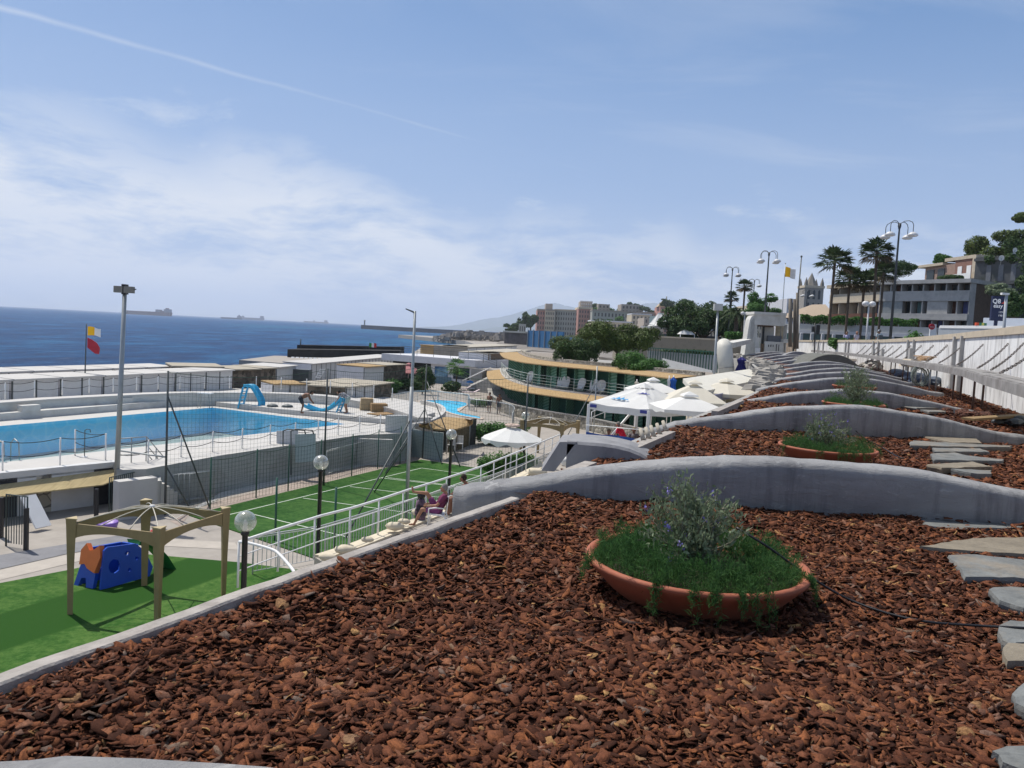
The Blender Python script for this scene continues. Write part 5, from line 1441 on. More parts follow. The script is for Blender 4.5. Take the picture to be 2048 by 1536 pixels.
bistro(P(902, 905, GZ), 'left pale chair in the shade in front of the reed bar')
bistro(P(918, 902, GZ), 'right pale chair in the shade in front of the reed bar')
# ------------------------------------------------------------------ foliage
def foliage(name, parent, m, blobs, n, leaf, seed, flat=0.0, gaps=0.0, needle=1.0):
 """leaf sized faces spread through clumps: blobs = [(centre, radii)]"""
 rng = np.random.default_rng(seed)
 vol = np.array([b[1][0] * b[1][1] * b[1][2] for b in blobs]) ** 0.75
 cnt = (n * vol / vol.sum()).astype(int) + 3
 Ts, Ns = [], []
 for (c, r), k in zip(blobs, cnt):
  d = rng.normal(0, 1, (k, 3)); d /= np.linalg.norm(d, axis=1)[:, None]
  if flat: d[:, 2] = np.abs(d[:, 2]) * (1 - flat) + d[:, 2] * flat
  npole = max(5, int(len(d) ** 0.5 / 2.2)); poles = rng.normal(0, 1, (npole, 3)); poles /= np.linalg.norm(poles, axis=1)[:, None]
  which = rng.integers(0, npole, k)
  d = d * 0.45 + poles[which] * rng.uniform(0.4, 1.0, k)[:, None]
  d /= np.linalg.norm(d, axis=1)[:, None]
  rad = rng.uniform(0.45, 1.0, k) ** 0.6 * (0.82 + 0.25 * rng.random(npole))[which]
  Ts.append(np.array(c)[None] + d * rad[:, None] * np.array(r)[None]); Ns.append(d)
 T = np.concatenate(Ts); N = np.concatenate(Ns); k = len(T)
 N = N + rng.normal(0, 0.55, (k, 3)); N[:, 2] += 0.35; N /= np.linalg.norm(N, axis=1)[:, None]
 a = np.cross(N, rng.normal(0, 1, (k, 3))); a /= np.linalg.norm(a, axis=1)[:, None]
 b = np.cross(N, a)
 s = (leaf * rng.uniform(0.6, 1.4, k))[:, None]
 V = np.stack([T - a * s, T - b * s * .45 * needle, T + a * s, T + b * s * .45 * needle], 1).reshape(-1, 3)
 Fs = np.arange(k)[:, None] * 4 + np.array([[0, 1, 2, 3]])
 return np_mesh(name, V, [Fs], m, parent=parent)
def tree(label, base, h, blobs, m, n, leaf, seed, trunk_r=.15, group=None, name='tree', limbs=True, cat='tree', lean=(0, 0), needle=1.0):
 base = Vector(base)
 t = thing(name, label, cat, tuple(base), group=group)
 B = [((base.x + c[0], base.y + c[1], base.z + c[2]), r) for c, r in blobs]
 m_ = MB()
 fork = base + ZV(lean[0], lean[1], h)
 m_.tube([base - ZV(0, 0, .2), base.lerp(fork, .5) + ZV(.05, 0, 0), fork], [trunk_r * 1.2, trunk_r, trunk_r * .8], 8)
 if limbs:
  for c, r in B[:9]:
   c = Vector(c); m_.tube([fork, fork.lerp(c, .5) + ZV(0, 0, .1), c], [trunk_r * .7, trunk_r * .45, trunk_r * .15], 6)
 m_.build('trunk', trunk_m, t)
 foliage('crown', t, m, B, n, leaf, seed, needle=needle)
 return t
def bush(label, c, r, m, n, leaf, seed, group=None, name='bush', k=5, cat='bush'):
 rq = random.Random(seed); c = Vector(c)
 t = thing(name, label, cat, tuple(c), group=group)
 bl = [((c.x, c.y, c.z + r[2] * .9), (r[0] * .8, r[1] * .8, r[2] * .95))]
 for _ in range(k): bl.append(((c.x + rq.uniform(-.6, .6) * r[0], c.y + rq.uniform(-.6, .6) * r[1], c.z + r[2] * rq.uniform(.5, 1.3)), (r[0] * rq.uniform(.3, .5), r[1] * rq.uniform(.3, .5), r[2] * rq.uniform(.35, .6))))
 foliage('foliage', t, m, bl, n, leaf, seed)
 mb = MB()
 for q in range(4): mb.tube([c - ZV(0, 0, .05), c + ZV(rq.uniform(-.4, .4) * r[0], rq.uniform(-.4, .4) * r[1], r[2])], [.04, .015], 5)
 mb.build('stem', trunk_m, t)
 return t
def fan_palm(label, base, h, cr, seed, group, lean=(0, 0), skirt=True, fronds=34, tr=.14, m=None, phoenix=False):
 rq = random.Random(seed); base = Vector(base)
 t = thing('palm_tree', label, 'palm tree', tuple(base), group=group)
 top = base + ZV(lean[0], lean[1], h)
 line = smooth_pl([base, base.lerp(top, .33) + ZV(lean[0] * -.08, 0, 0), base.lerp(top, .7), top], 4)
 MB().tube(line, [tr * (1.5 - .55 * min(1, k / 3)) for k in range(len(line))], 8).build('trunk', trunk_m, t)
 leaf = MB(); dry = MB()
 for q in range(fronds):
  az = rq.random() * 6.283; el = math.asin(rq.uniform(-.55, .96)) if not phoenix else R(rq.uniform(-10, 75))
  d = ZV(math.cos(az) * math.cos(el), math.sin(az) * math.cos(el), math.sin(el))
  side = ZV(-math.sin(az), math.cos(az), 0)
  tgt = dry if (skirt and el < R(-18)) else leaf
  if phoenix:
   prev = top
   for k in range(1, 9):
    u = k / 8
    p = top + ZV(d.x, d.y, 0) * cr * u + ZV(0, 0, d.z * cr * u - .75 * cr * u * u)
    for s in (-1, 1):
     e = p + side * s * cr * .26 * (1.05 - u) + (p - prev).normalized() * .1 * cr - ZV(0, 0, .08 * cr)
     tgt.poly([prev, p, e])
    prev = p
   continue
  stem = cr * .5; hub = top + d * stem - ZV(0, 0, .1 * cr)
  tgt.bar(top, hub, .03, .02)
  nrm = d.cross(side).normalized()
  nf = 9
  for k in range(nf):
   a = R(lerp(-75, 75, k / (nf - 1))) + rq.uniform(-.05, .05)
   dd = (d * math.cos(a) + side * math.sin(a)).normalized()
   L = cr * .58 * (0.75 + .25 * math.cos(a)) * rq.uniform(.85, 1.1)
   w = side.cross(dd).cross(dd).normalized() if False else nrm.cross(dd).normalized()
   mid_ = hub + dd * L * .6; tip = hub + dd * L - ZV(0, 0, L * rq.uniform(.08, .28))
   ww = w * L * .085
   tgt.poly([hub, mid_ + ww, tip, mid_ - ww])
 leaf.build('fronds', m or leaf_palm, t)
 if dry.v: dry.build('dry_fronds', leaf_dry, t)
 return t
# ------------------------------------------------------------------ crescent of green cabins on two floors
green_door = bpy.data.materials.new('green_slats'); green_door.use_nodes = True
tt = NT(green_door.node_tree)
pos_ = tt.n('ShaderNodeNewGeometry').outputs['Position']
wv_ = tt.n('ShaderNodeTexWave', {'Vector': pos_, 'Scale': 2.6, 'Distortion': 0.0}, wave_type='BANDS', bands_direction='DIAGONAL')
gc_ = tt.ramp(wv_.outputs[0], [(0.25, (0.06, 0.19, 0.13)), (0.7, (0.16, 0.34, 0.25))])
tt.n('ShaderNodeOutputMaterial', {'Surface': tt.n('ShaderNodeBsdfPrincipled', {'Base Color': gc_, 'Roughness': .6})})
green_dark = mat('dark_green_boards', (.025, .105, .08), .7, .2, coord='World')
U = smooth_pl([P(x, y, -4.3) for x, y in ((1000, 737), (1002, 744), (1008, 752), (1018, 758), (1040, 766), (1068, 772), (1130, 781), (1195, 789), (1260, 799), (1345, 813))], 4)
cre = thing('cabin_crescent', 'curved two storey terrace of green cabins with orange reed awnings', 'cabin terrace', tuple(U[20]) [:2] + (GZ,))
sgn = 1 if (offset_pl(U, 1)[20].length < U[20].length) else -1      # +1: positive offset points to the viewer
def off(d): return offset_pl(U, d * sgn)
def setz(pl, z): return [ZV(p.x, p.y, z) for p in pl]
LZ = -6.25
lowU = off(-0.9)
MB().loft([setz(off(1.35), LZ), setz(off(-7), LZ)]).build('lower_floor', concrete, cre)
m = MB(); m.curtain(setz(off(-1.2), 0), [ZV(*(b - a)[:2]) for a, b in zip(off(-1.2), off(-1.35))], LZ, -4.42); m.build('lower_wall', green_dark, cre)
m = MB(); m.curtain(setz(off(-1.7), 0), [ZV(*(b - a)[:2]) for a, b in zip(off(-1.7), off(-1.85))], -4.3, -2.42); m.build('upper_wall', green_dark, cre)
m = MB(); m.curtain(setz(off(.02), 0), [ZV(*(b - a)[:2]) for a, b in zip(off(.02), off(-8))], -4.46, -4.3); m.build('upper_floor', white_deck, cre)
m = MB(); m.loft([setz(off(-.05), -4.40), setz(off(.6), -4.50), setz(off(1.5), -4.68), setz(off(1.5), -4.76), setz(off(-.05), -4.46)], smooth=False); m.build('reed_awning', reed_m, cre)
m = MB(); m.loft([setz(off(-2.3), -2.24), setz(off(-1), -2.34), setz(off(.12), -2.46), setz(off(.12), -2.54), setz(off(-2.3), -2.30)], smooth=False); m.build('reed_awning', reed_m, cre)
roofm = mat('gravel_roof', (.26, .225, .19), .95, .2, scale=9, coord='World')
m = MB(); m.curtain(setz(off(-1.9), 0), [ZV(*(b - a)[:2]) for a, b in zip(off(-1.9), off(-7))], -2.42, -2.22); m.build('flat_roof', roofm, cre)
m = MB(); m.curtain(setz(off(-2.3), 0), [ZV(*(b - a)[:2]) for a, b in zip(off(-2.3), off(-2.6))], -2.22, -2.0); m.build('roof_parapet', rubble_pale, cre)
m = MB(); m.curtain(setz(off(-6.8), 0), [ZV(*(b - a)[:2]) for a, b in zip(off(-6.8), off(-7))], LZ, -2.42); m.build('back_wall', rubble_pale, cre)
Ltot = sum((b - a).length for a, b in zip(U, U[1:]))
def fold_doors(base_off, z0, z1, gap, seed, start=.05, end=.97):
 rq = random.Random(seed); line = off(base_off); n = int(Ltot * (end - start) / gap)
 for k in range(n):
  f = start + (end - start) * k / n
  a = polyl(line, f); b = polyl(line, min(1, f + .01)); d = (b - a).normalized(); nr = Vector((d.y, -d.x, 0)) * sgn
  w = rq.uniform(.65, .9)
  q = a + nr * w
  MB().hexa([(a.x, a.y, z0), ((a + d * .05).x, (a + d * .05).y, z0), ((q + d * .05).x, (q + d * .05).y, z0), (q.x, q.y, z0)], [(a.x, a.y, z1), ((a + d * .05).x, (a + d * .05).y, z1), ((q + d * .05).x, (q + d * .05).y, z1), (q.x, q.y, z1)]).build('cabin_partition', green_door, cre)
  if rq.random() < .72:
   s = a + nr * rq.uniform(.15, .6) + d * .1; e = s + d * gap * rq.uniform(.35, .6)
   MB().hexa([(s.x, s.y, z0), (e.x, e.y, z0), (e.x + nr.x * .04, e.y + nr.y * .04, z0), (s.x + nr.x * .04, s.y + nr.y * .04, z0)], [(s.x, s.y, z1), (e.x, e.y, z1), (e.x + nr.x * .04, e.y + nr.y * .04, z1), (s.x + nr.x * .04, s.y + nr.y * .04, z1)]).build('folding_door', green_door, cre)
fold_doors(-1.15, LZ, -4.5, 1.75, 3)
fold_doors(-1.65, -4.3, -2.5, 1.75, 4)
up_rail = rail('balcony_railing', 'thin grey railing along the upper floor of the green cabins', setz(off(-.05), -4.3)[3:], .95, mat('thin_rail_grey', (.40, .47, .44), .5), 2.6, 4, .024, .022)
sw = off(1.5)[10:]
cs = thing('stone_wall', 'curved rubble stone wall in front of the lower green cabins', 'wall', tuple(sw[0])[:2] + (GZ,))
MB().curtain(setz(sw, 0), [ZV(*(b - a)[:2]) * .5 for a, b in zip(off(1.5)[10:], off(1.0)[10:])], GZ, -5.95).build('rubble', rubble_pale, cs)
MB().curtain(setz(off(1.54)[10:], 0), [ZV(*(b - a)[:2]) * .5 for a, b in zip(off(1.54)[10:], off(.9)[10:])], -5.95, -5.88).build('capping', concrete, cs)
def prop_lounger(p, rz, label):
 t = thing('folded_sun_lounger', label, 'sun lounger', tuple(p), group='white loungers propped up on the upper floor')
 m = MB(); rows = []
 dx = Vector((math.cos(rz), math.sin(rz), 0)); dy = Vector((-dx.y, dx.x, 0))
 prof = [(0, .0, .24), (.15, .3, .30), (.32, .62, .33), (.40, .86, .26), (.42, .94, .10)]
 m.loft([[p + dy * a + dx * s * w + ZV(0, 0, z + .08) for s in (-1, -.5, 0, .5, 1)] for a, z, w in prof], smooth=True)
 m.loft([[p + dy * (a + .05) + dx * s * w + ZV(0, 0, z + .08) for s in (-1, -.5, 0, .5, 1)] for a, z, w in prof], smooth=True)
 m.build('backrest', white_metal, t)
 m = MB(); m.loft([[p - dy * a + dx * s * .3 + ZV(0, 0, z + .1) for s in (-1, 0, 1)] for a, z in ((0, 0), (.3, .14), (.6, .10))]); m.build('seat', white_metal, t)
 for s in (-.25, .25): MB().tube([p + dx * s - dy * .45, p + dx * s + dy * .1 + ZV(0, 0, .35)], .02, 5).build('leg', steel, t)
for i, (x, y) in enumerate(((1057, 766), (1118, 776), (1131, 776), (1158, 780), (1187, 783), (1202, 785))):
 cv_ = off(-.75); p = min((polyl(cv_, .02 + .0049 * j) for j in range(200)), key=lambda q_: abs((CAMR.transposed() @ ZV(q_.x, q_.y, -4))[0] / -(CAMR.transposed() @ ZV(q_.x, q_.y, -4))[2] * F + 1024 - x))
 prop_lounger(ZV(p.x, p.y, -4.29), R(-35 + 10 * (i % 3)), f'{ORD[i]} propped white lounger on the green upper floor, from the left')
# ------------------------------------------------------------------ plaza: small pool, white building, railings
k2 = [(0, 955), (60, 946), (150, 945), (240, 950), (310, 957), (365, 968), (368, 985), (330, 998), (292, 1012), (295, 1030), (345, 1045), (420, 1060), (480, 1078), (470, 1088), (420, 1080), (330, 1066), (250, 1046), (190, 1022), (120, 1000), (40, 982)]
kp = [P(840 + .254 * x, 560 + .254 * y, GZ + .06) for x, y in k2]
cpool = sum(kp, Vector()) / len(kp)
big = [p + (p - cpool).normalized() * .7 for p in kp]
m = MB(); hole_top(big, kp, GZ + .06, m)
m.loft([[(p.x, p.y, GZ - .02) for p in big + big[:1]], [(p.x, p.y, GZ + .06) for p in big + big[:1]]], smooth=False)
m.build('small_pool_rim', mat('pink_beige_rim', (.50, .42, .35), .85, .08, coord='World'), kind='structure')
m = MB(); m.loft([[(p.x, p.y, GZ + .059) for p in kp + kp[:1]], [(p.x, p.y, GZ - .02) for p in kp + kp[:1]]], smooth=False); m.build('small_pool_side', tile_blue, kind='structure')
tile_light = tile_material('small_pool_tiles', (.06, .42, .66), (.10, .55, .74))
MB().poly([(p.x, p.y, GZ + .008) for p in kp]).build('small_pool_floor', tile_light, kind='structure')
MB().poly([(p.x, p.y, GZ + .035) for p in kp]).build('small_pool_water', water_material('small_pool_water', (.75, .95, 1.0), .15), kind='structure')
sr = [P(x, y, GZ) for x, y in ((780, 816), (820, 806), (862, 804), (900, 808), (935, 812), (940, 822), (975, 826), (1008, 832), (1027, 840), (1024, 855))]
rail('pool_railing', 'curved silver picket railing round the small kidney shaped pool', smooth_pl(sr, 3), 1.05, mat('silver_rail', (.48, .50, .50), .4, .05, metal=.3), 2.2, 1, .03, .03, picket=(.16, .011, .1, 1.0), cat='railing')
t = thing('plaza_building', 'low white building with wide fascia and blue wall poster behind the plaza', 'building', tuple(D(880, 770, 96))[:2] + (GZ,))
fa, fb = D(762, 735, 101), D(950, 735, 94)
fa.z = fb.z = 0
dd = (fb - fa).normalized(); nn_ = Vector((-dd.y, dd.x, 0))
def on(u, v): return fa + dd * u + nn_ * v
Lf = (fb - fa).length
def slab(m, u0, u1, v0, v1, z0, z1): m.hexa([(*on(u0, v0)[:2], z0), (*on(u1, v0)[:2], z0), (*on(u1, v1)[:2], z0), (*on(u0, v1)[:2], z0)], [(*on(u0, v0)[:2], z1), (*on(u1, v0)[:2], z1), (*on(u1, v1)[:2], z1), (*on(u0, v1)[:2], z1)]); return m
slab(MB(), Lf * .52, Lf, .6, 8, GZ, -4.45).build('wall', cab_w, t)
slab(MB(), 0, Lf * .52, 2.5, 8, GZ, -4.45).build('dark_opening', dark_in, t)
slab(MB(), 0, Lf, 0, 8.2, -4.45, -3.62).build('fascia', cab_w, t)
slab(MB(), Lf * .565, Lf * .70, .52, .6, -5.95, -4.75).build('poster', mat('sea_poster', (.02, .09, .20), .4, .6, scale=1.5, two=(.25, .42, .52)), t)
slab(MB(), Lf * .56, Lf * .74, .54, .6, GZ, -5.98).build('door_panel', mat('teal_grey_door', (.12, .20, .24), .6, .05), t)
slab(MB(), Lf * .76, Lf * .92, .54, .6, -6.1, -4.7).build('window', mat('dark_blue_window', (.02, .035, .055), .2), t)
slab(MB(), Lf * .99, Lf * 1.10, -.6, 3, GZ, -4.6).build('side_block', concrete, t)
rail('roof_railing', 'thin dark railing on the roof of the low white plaza building', [on(Lf * .2, .3) + ZV(0, 0, -3.6), on(Lf, .3) + ZV(0, 0, -3.6), on(Lf * 1.25, -1) + ZV(0, 0, -4.3)], 1.1, dark_steel, 2.5, 4, .03, .025)
MB().tube([D(926, 761, 84), D(982, 735, 82)], .06, 6).build('ramp_handrail', white_metal, label='white slanting handrail rising towards the left tip of the green cabins', cat='handrail')
m = MB(); a = D(935, 762, 88); b = D(1003, 738, 84)
m.hexa([(a.x, a.y, GZ), (b.x, b.y, GZ), (b.x, b.y + 5, GZ), (a.x, a.y + 5, GZ)], [(a.x, a.y, GZ + .3), (b.x, b.y, -4.35), (b.x, b.y + 5, -4.35), (a.x, a.y + 5, GZ + .3)]); m.build('ramp', concrete, kind='structure')
m = MB(); uq = [D(800, 715, 104), D(945, 722, 98), D(1000, 735, 90), D(1060, 720, 96), D(1200, 690, 130), D(1200, 672, 190), D(850, 668, 200)]
m.prism([(p.x, p.y) for p in uq], GZ, -4.55); m.build('upper_terrace', paving, kind='structure')
tanw = mat('tan_grey_wall', (.30, .275, .24), .85, .15, scale=2, stretch=(1, 1, .3), coord='World')
rf2 = mat('pale_felt_roof', (.42, .385, .32), .9, .08, scale=1, coord='World')
for pl, pr2, zt, Y0, Y1, lb, wm, rm, nd, dep in (((841, 690), (880, 692), -2.55, 118, 114, 'hut with orange reed wall at the left end of the upper cabins', reed_m, reed_m, 0, 3.0),
 ((881, 690.5), (933, 692), -2.45, 112, 112, 'pale stone block cabin next to the reed walled hut', tanw, rf2, 0, 9.0),
 ((935, 693), (1034, 684.5), -2.45, 112, 150, 'long tan cabin row running back from the pale stone block', tanw, rf2, 7, 5.0),
 ((934, 702), (979, 704), -2.75, 98, 97, 'brown walled cabin in front of the long tan row', brown_wood, rf2, 0, 9.0),
 ((980, 704.5), (1062, 691.5), -2.75, 97, 128, 'pale panelled cabin left of the green crescent', cab_w, rf2, 5, 4.0)):
 A, B = D(*pl, Y0), D(*pr2, Y1); cabin(A, B, zt, -4.6, dep, lb, wm, rm, nd, group=None, cat='cabin', name='cabin', slope=.0)
t = thing('sea_pier', 'dark concrete pier wall running into the sea behind the white cabins', 'pier', tuple(D(575, 722, 146))[:2] + (-12,))
dark_c = mat('wet_dark_concrete', (.035, .032, .03), .9, .35, scale=.6, coord='World')
a, b = D(575, 700, 146), D(800, 705, 172)
MB().hexa([(a.x, a.y, -12), (b.x, b.y, -12), (b.x, b.y + 6, -12), (a.x, a.y + 6, -12)], [(a.x, a.y, -5.35), (b.x, b.y, -5.35), (b.x, b.y + 6, -5.35), (a.x, a.y + 6, -5.35)]).build('pier_wall', dark_c, t)
a, b = D(594, 694, 156), D(805, 698, 182)
MB().hexa([(a.x, a.y, -12), (b.x, b.y, -12), (b.x, b.y + 3, -12), (a.x, a.y + 3, -12)], [(a.x, a.y, -4.75), (b.x, b.y, -4.75), (b.x, b.y + 3, -4.75), (a.x, a.y + 3, -4.75)]).build('upper_wall', dark_c, t)
c = D(601, 694, 155); MB().tube([c, c + ZV(0, 0, 1.6), ], [.12, .10], 6).build('beacon', dark_steel, t)
a, b = D(575, 721, 142), D(690, 725, 148)
MB().hexa([(a.x - 4, a.y - 3, -12), (b.x, b.y - 3, -12), (b.x, b.y + 8, -12), (a.x - 1, a.y + 6, -12)], [(a.x - 4, a.y - 3, -7.6), (b.x, b.y - 3, -7.6), (b.x, b.y + 8, -7.6), (a.x - 1, a.y + 6, -7.6)]).build('sunbathing_platform', concrete, kind='structure')
for k in range(13):
 p = D(580 + k * 9, 721.5, 143 + k * .2); p.z = -7.6
 tg = thing('beach_lounger', f'{ORD[k]} tiny white lounger at the foot of the dark pier, from left', 'lounger', tuple(p), group='loungers along the dark pier')
 MB().bar(p + ZV(0, 0, .25), p + ZV(0, 1.1, .28), .6, .06).build('seat', white_metal, tg)
 MB().bar(p + ZV(0, 1.1, .28), p + ZV(.1, 1.5, .95), .6, .06).build('backrest', white_metal, tg)
t = thing('flag', 'small green white and red flag on the dark pier', 'flag', tuple(D(740, 700, 160)))
p = D(738, 700, 160); MB().tube([p - ZV(0, 0, .3), p + ZV(0, 0, 1.5)], .05, 5).build('pole', dark_steel, t)
for k, c in enumerate(((.02, .25, .06), (.7, .7, .7), (.5, .03, .03))):
 MB().hexa([p + ZV(k * .5, -.02, .6), p + ZV(k * .5 + .5, -.02, .55), p + ZV(k * .5 + .5, .02, .55), p + ZV(k * .5, .02, .6)], [p + ZV(k * .5, -.02, 1.5), p + ZV(k * .5 + .5, -.02, 1.4), p + ZV(k * .5 + .5, .02, 1.4), p + ZV(k * .5, .02, 1.5)]).build('stripe', mat(f'flag_c{k}', c, .8), t)
# ------------------------------------------------------------------ parasols
canvas_w = mat('white_canvas', (.76, .76, .74), .85, .04, trans=.2, coord='World')
canvas_c = mat('cream_canvas', (.72, .68, .58), .85, .05, trans=.25, coord='World')
canvas_p = mat('pink_canvas', (.50, .22, .23), .85, .06, trans=.2, coord='World')
def parasol(label, c, zr, zt, r, n, m_, zg, frill=.18, square=False, vent=True, rz=0, group=None, pole_m=white_metal, sx=1, sy=1, name='parasol', puff=True):
 t = thing(name, label, 'parasol', (c[0], c[1], zg), group=group)
 MB().tube([ZV(c[0], c[1], zg), ZV(c[0], c[1], zt)], .035, 8).build('pole', pole_m, t)
 MB().lathe([(0, 0), (.32, 0), (.30, .09), (.06, .12), (0, .12)], (c[0], c[1], zg), 14).build('base', concrete, t)
 mb = MB(); K = 5; per = 6; N = n * per
 def ring(u):
  out = []
  for k in range(N):
   a = rz + 2 * math.pi * k / N; ph = (k % per) / per
   f = math.cos(math.pi / n) / math.cos((ph - .5) * 2 * math.pi / n)     # straight hems between ribs
   rad = r * u * f
   sag = 0.10 * u * (1 - abs(2 * ph - 1)) * (r * .35)
   z = zt + (zr - zt) * (u ** 1.12) - sag * .35
   out.append((c[0] + sx * rad * math.cos(a), c[1] + sy * rad * math.sin(a), z))
  return out
 rows = [ring(u) for u in (.02, .25, .5, .75, 1.0)]
 mb.loft(rows, closed=True, smooth=False)
 if frill:
  last = rows[-1]; fr = []
  for k, p in enumerate(last):
   sc = .75 + .25 * math.sin(k / per * 2 * math.pi - 1.2)
   fr.append((p[0], p[1], p[2] - frill * sc))
  mb.loft([last, fr], closed=True, smooth=False)
 mb.build('canopy', m_, t)
 if vent:
  mb = MB()
  if puff:
   for k in range(n):
    a = rz + 2 * math.pi * (k + .5) / n
    q = ZV(c[0] + r * .17 * math.cos(a), c[1] + r * .17 * math.sin(a), zt + .03)
    mb.ball(tuple(q), r * .085, 8, 6, .55)
   mb.build('vent_ruffle', mat('pinkish_canvas', (.52, .40, .33), .85, .1), t)
  else:
   mb.lathe([(.24 * r, -.02), (.2 * r, .05), (.02, .17), (0, .18)], (c[0], c[1], zt), n, smooth=False, a0=rz, sx=sx, sy=sy); mb.build('vent_cap', m_, t)
 for k in range(n):
  a = rz + 2 * math.pi * k / n
  MB().tube([ZV(c[0], c[1], zt - .12), ZV(c[0] + sx * r * .97 * math.cos(a), c[1] + sy * r * .97 * math.sin(a), zr - .03)], .012, 4).build('rib', pole_m, t)
 return t
u = D(1024, 872, 35)
parasol('fringed round off white parasol with two pole lines, behind the long white railing', u, -4.78, -4.22, 1.40, 10, canvas_w, GZ, .24, rz=.2)
u = D(817, 745, 86); parasol('faded pink pyramid parasol near the small pool', u, -5.02, -4.12, 1.62, 4, canvas_p, GZ, .14, rz=R(20), puff=False)
def closed_parasol(label, c, zb, zt, r, m_, zg, group='closed parasols'):
 t = thing('closed_parasol', label, 'parasol', (c[0], c[1], zg), group=group)
 MB().tube([ZV(c[0], c[1], zg), ZV(c[0], c[1], zt + .1)], .03, 6).build('pole', white_metal, t)
 mb = MB(); rows = []
 for z, rad in ((zb, r), (zb + (zt - zb) * .3, r * .85), (zb + (zt - zb) * .6, r * .5), (zb + (zt - zb) * .85, r * .75), (zt, r * .12)):
  rows.append([(c[0] + rad * (1 + .22 * math.cos(k * math.pi)) * math.cos(2 * math.pi * k / 16), c[1] + rad * (1 + .22 * math.cos(k * math.pi)) * math.sin(2 * math.pi * k / 16), z) for k in range(16)])
 mb.loft(rows, closed=True, smooth=False, caps=True); mb.build('canopy', m_, t)
blue_c = mat('blue_canvas', (.015, .10, .42), .8, .1); navy_c = mat('navy_canvas', (.02, .02, .16), .8, .1)
c = D(1273, 775, 47); closed_parasol('closed cream parasol rising behind the white party tent', c, -3.2, -2.55, .16, canvas_c, TZ)
c = D(1346, 775, 46); closed_parasol('closed blue and white parasol right of the party tent', c, -3.35, -2.15, .22, blue_c, TZ)
c = D(1337, 778, 46.5); closed_parasol('closed pale parasol touching the closed blue one', c, -3.4, -2.2, .12, canvas_w, TZ)
c = D(1483, 725, 60); closed_parasol('closed navy parasol beside the thick white pipe', c, -2.4, -1.0, .42, navy_c, TZ)
t = thing('party_tent', 'big white party tent with blue logos and a blue banner below', 'tent', tuple(D(1240, 880, 37))[:2] + (TZ,))
e1, e2 = D(1178, 806, 35.5), D(1298, 813, 33.5)
e1.z = e2.z = -3.02
ed = (e2 - e1); en = Vector((-ed.y, ed.x, 0)).normalized() * ed.length
if en.y < 0: en = -en
e4, e3 = e1 + en * 1.0 + ed * .22, e2 + en * 1.0 + ed * .22
cen = (e1 + e2 + e3 + e4) / 4
m = MB(); rows = []
for u in (1.0, .75, .5, .25, .16):
 row = []
 for a, b in ((e1, e2), (e2, e3), (e3, e4), (e4, e1)):
  for k in range(6):
   v = k / 6; p = a.lerp(b, v); q = cen.lerp(p, u)
   zz = lerp(-2.12, -3.02, u ** 1.15) - .10 * u * math.sin(v * math.pi) * .5 + .02 * math.sin(v * 12 + u * 7)
   row.append((q.x, q.y, zz))
 rows.append(row)
m.loft([[(x, y, z - .30) for x, y, z in rows[0]]] + rows, closed=True, smooth=False)
m.build('canopy', canvas_w, t)
m = MB(); m.loft([[(*cen.lerp(Vector(p), 1.15)[:2], -2.20) for p in rows[-1]], [(*cen.lerp(Vector(p), .1)[:2], -2.0) for p in rows[-1]]], closed=True, smooth=False, caps=True); m.build('vent_cap', canvas_w, t)
logo_b = mat('logo_blue', (.05, .28, .55), .8); logo_n = mat('logo_navy', (.06, .07, .28), .8)
for (u0, v0, s) in ((.35, .55, .30), (.62, -.1, .2)):
 p = cen.lerp(e1.lerp(e2, .42 if v0 > 0 else .9), .78 if v0 > 0 else .45); z = -2.80 if v0 > 0 else -2.50
 m = MB(); x_ = ed.normalized(); sl = (ZV(cen.x, cen.y, -2.12) - ZV(*(e1.lerp(e2, .5))[:2], -3.02)).normalized()
 o = ZV(p.x, p.y, z) + ZV(0, 0, .05)
 for k, (w0, hh) in enumerate(((-.42, .10), (-.18, .24), (.08, .24), (.34, .10))):
  b_ = o + x_ * (w0 * s * 3); m.poly([b_ - x_ * .14, b_ + x_ * .14, b_ + sl * hh * s * 3 + x_ * .0])
 m.build('logo', logo_b if v0 > 0 else logo_n, t)
for p, ht in ((e1, 0), (e2, 0), (e3, 0), (e4, 0)):
 MB().box((p.x, p.y, TZ), (.13, .13, -3.1 - TZ)).build('leg', white_metal, t)
for p in (e1, e2):
 q = p + en.normalized() * -.01 + (ed.normalized() * .25 if p is e1 else ed.normalized() * -.25)
 MB().box((q.x, q.y - .02, -3.22), (.34, .03, .14), math.atan2(ed.y, ed.x)).build('label_patch', logo_n, t)
MB().tube([e4 - ZV(0, 0, .2), e1.lerp(e4, .45) + ZV(0, 0, -1.7)], .06, 6).build('curtain_roll', white_metal, t)
bt = thing('blue_banner', 'blue fabric banner with white letters along the tent edge', 'banner', (e1.x, e1.y, TZ))
b0, b1 = D(1173, 850, 34.8), D(1312, 862, 32.6)
m = MB(); rows = []
for q in range(25):
 v = q / 24; p = b0.lerp(b1, v); w = math.sin(v * 21) * .035 + math.sin(v * 47) * .015
 rows.append([ZV(p.x, p.y + w, -4.28 - .03 * math.sin(v * 9)), ZV(p.x, p.y + w * 1.5, -4.8), ZV(p.x, p.y + w, -5.3)])
m.loft(rows, smooth=True); m.build('cloth', mat('blue_banner_cloth', (.02, .075, .30), .7, .15, scale=2), bt)
bd = (b1 - b0).normalized()
for ch, v in (('P', .22), ('o', .50), ('ı', .60), ('ı', .68)):
 p = b0.lerp(b1, v); text_mesh({'P': 'R', 'o': 'n', 'ı': 'I'}[ch], .42, white_metal, bt, ZV(p.x, p.y - .07, -4.98), bd, (0, 0, 1), .004, 'letter')
MB().tube([b0 + ZV(0, 0, 0), b1], .02, 6).build('top_rail', white_metal, bt)
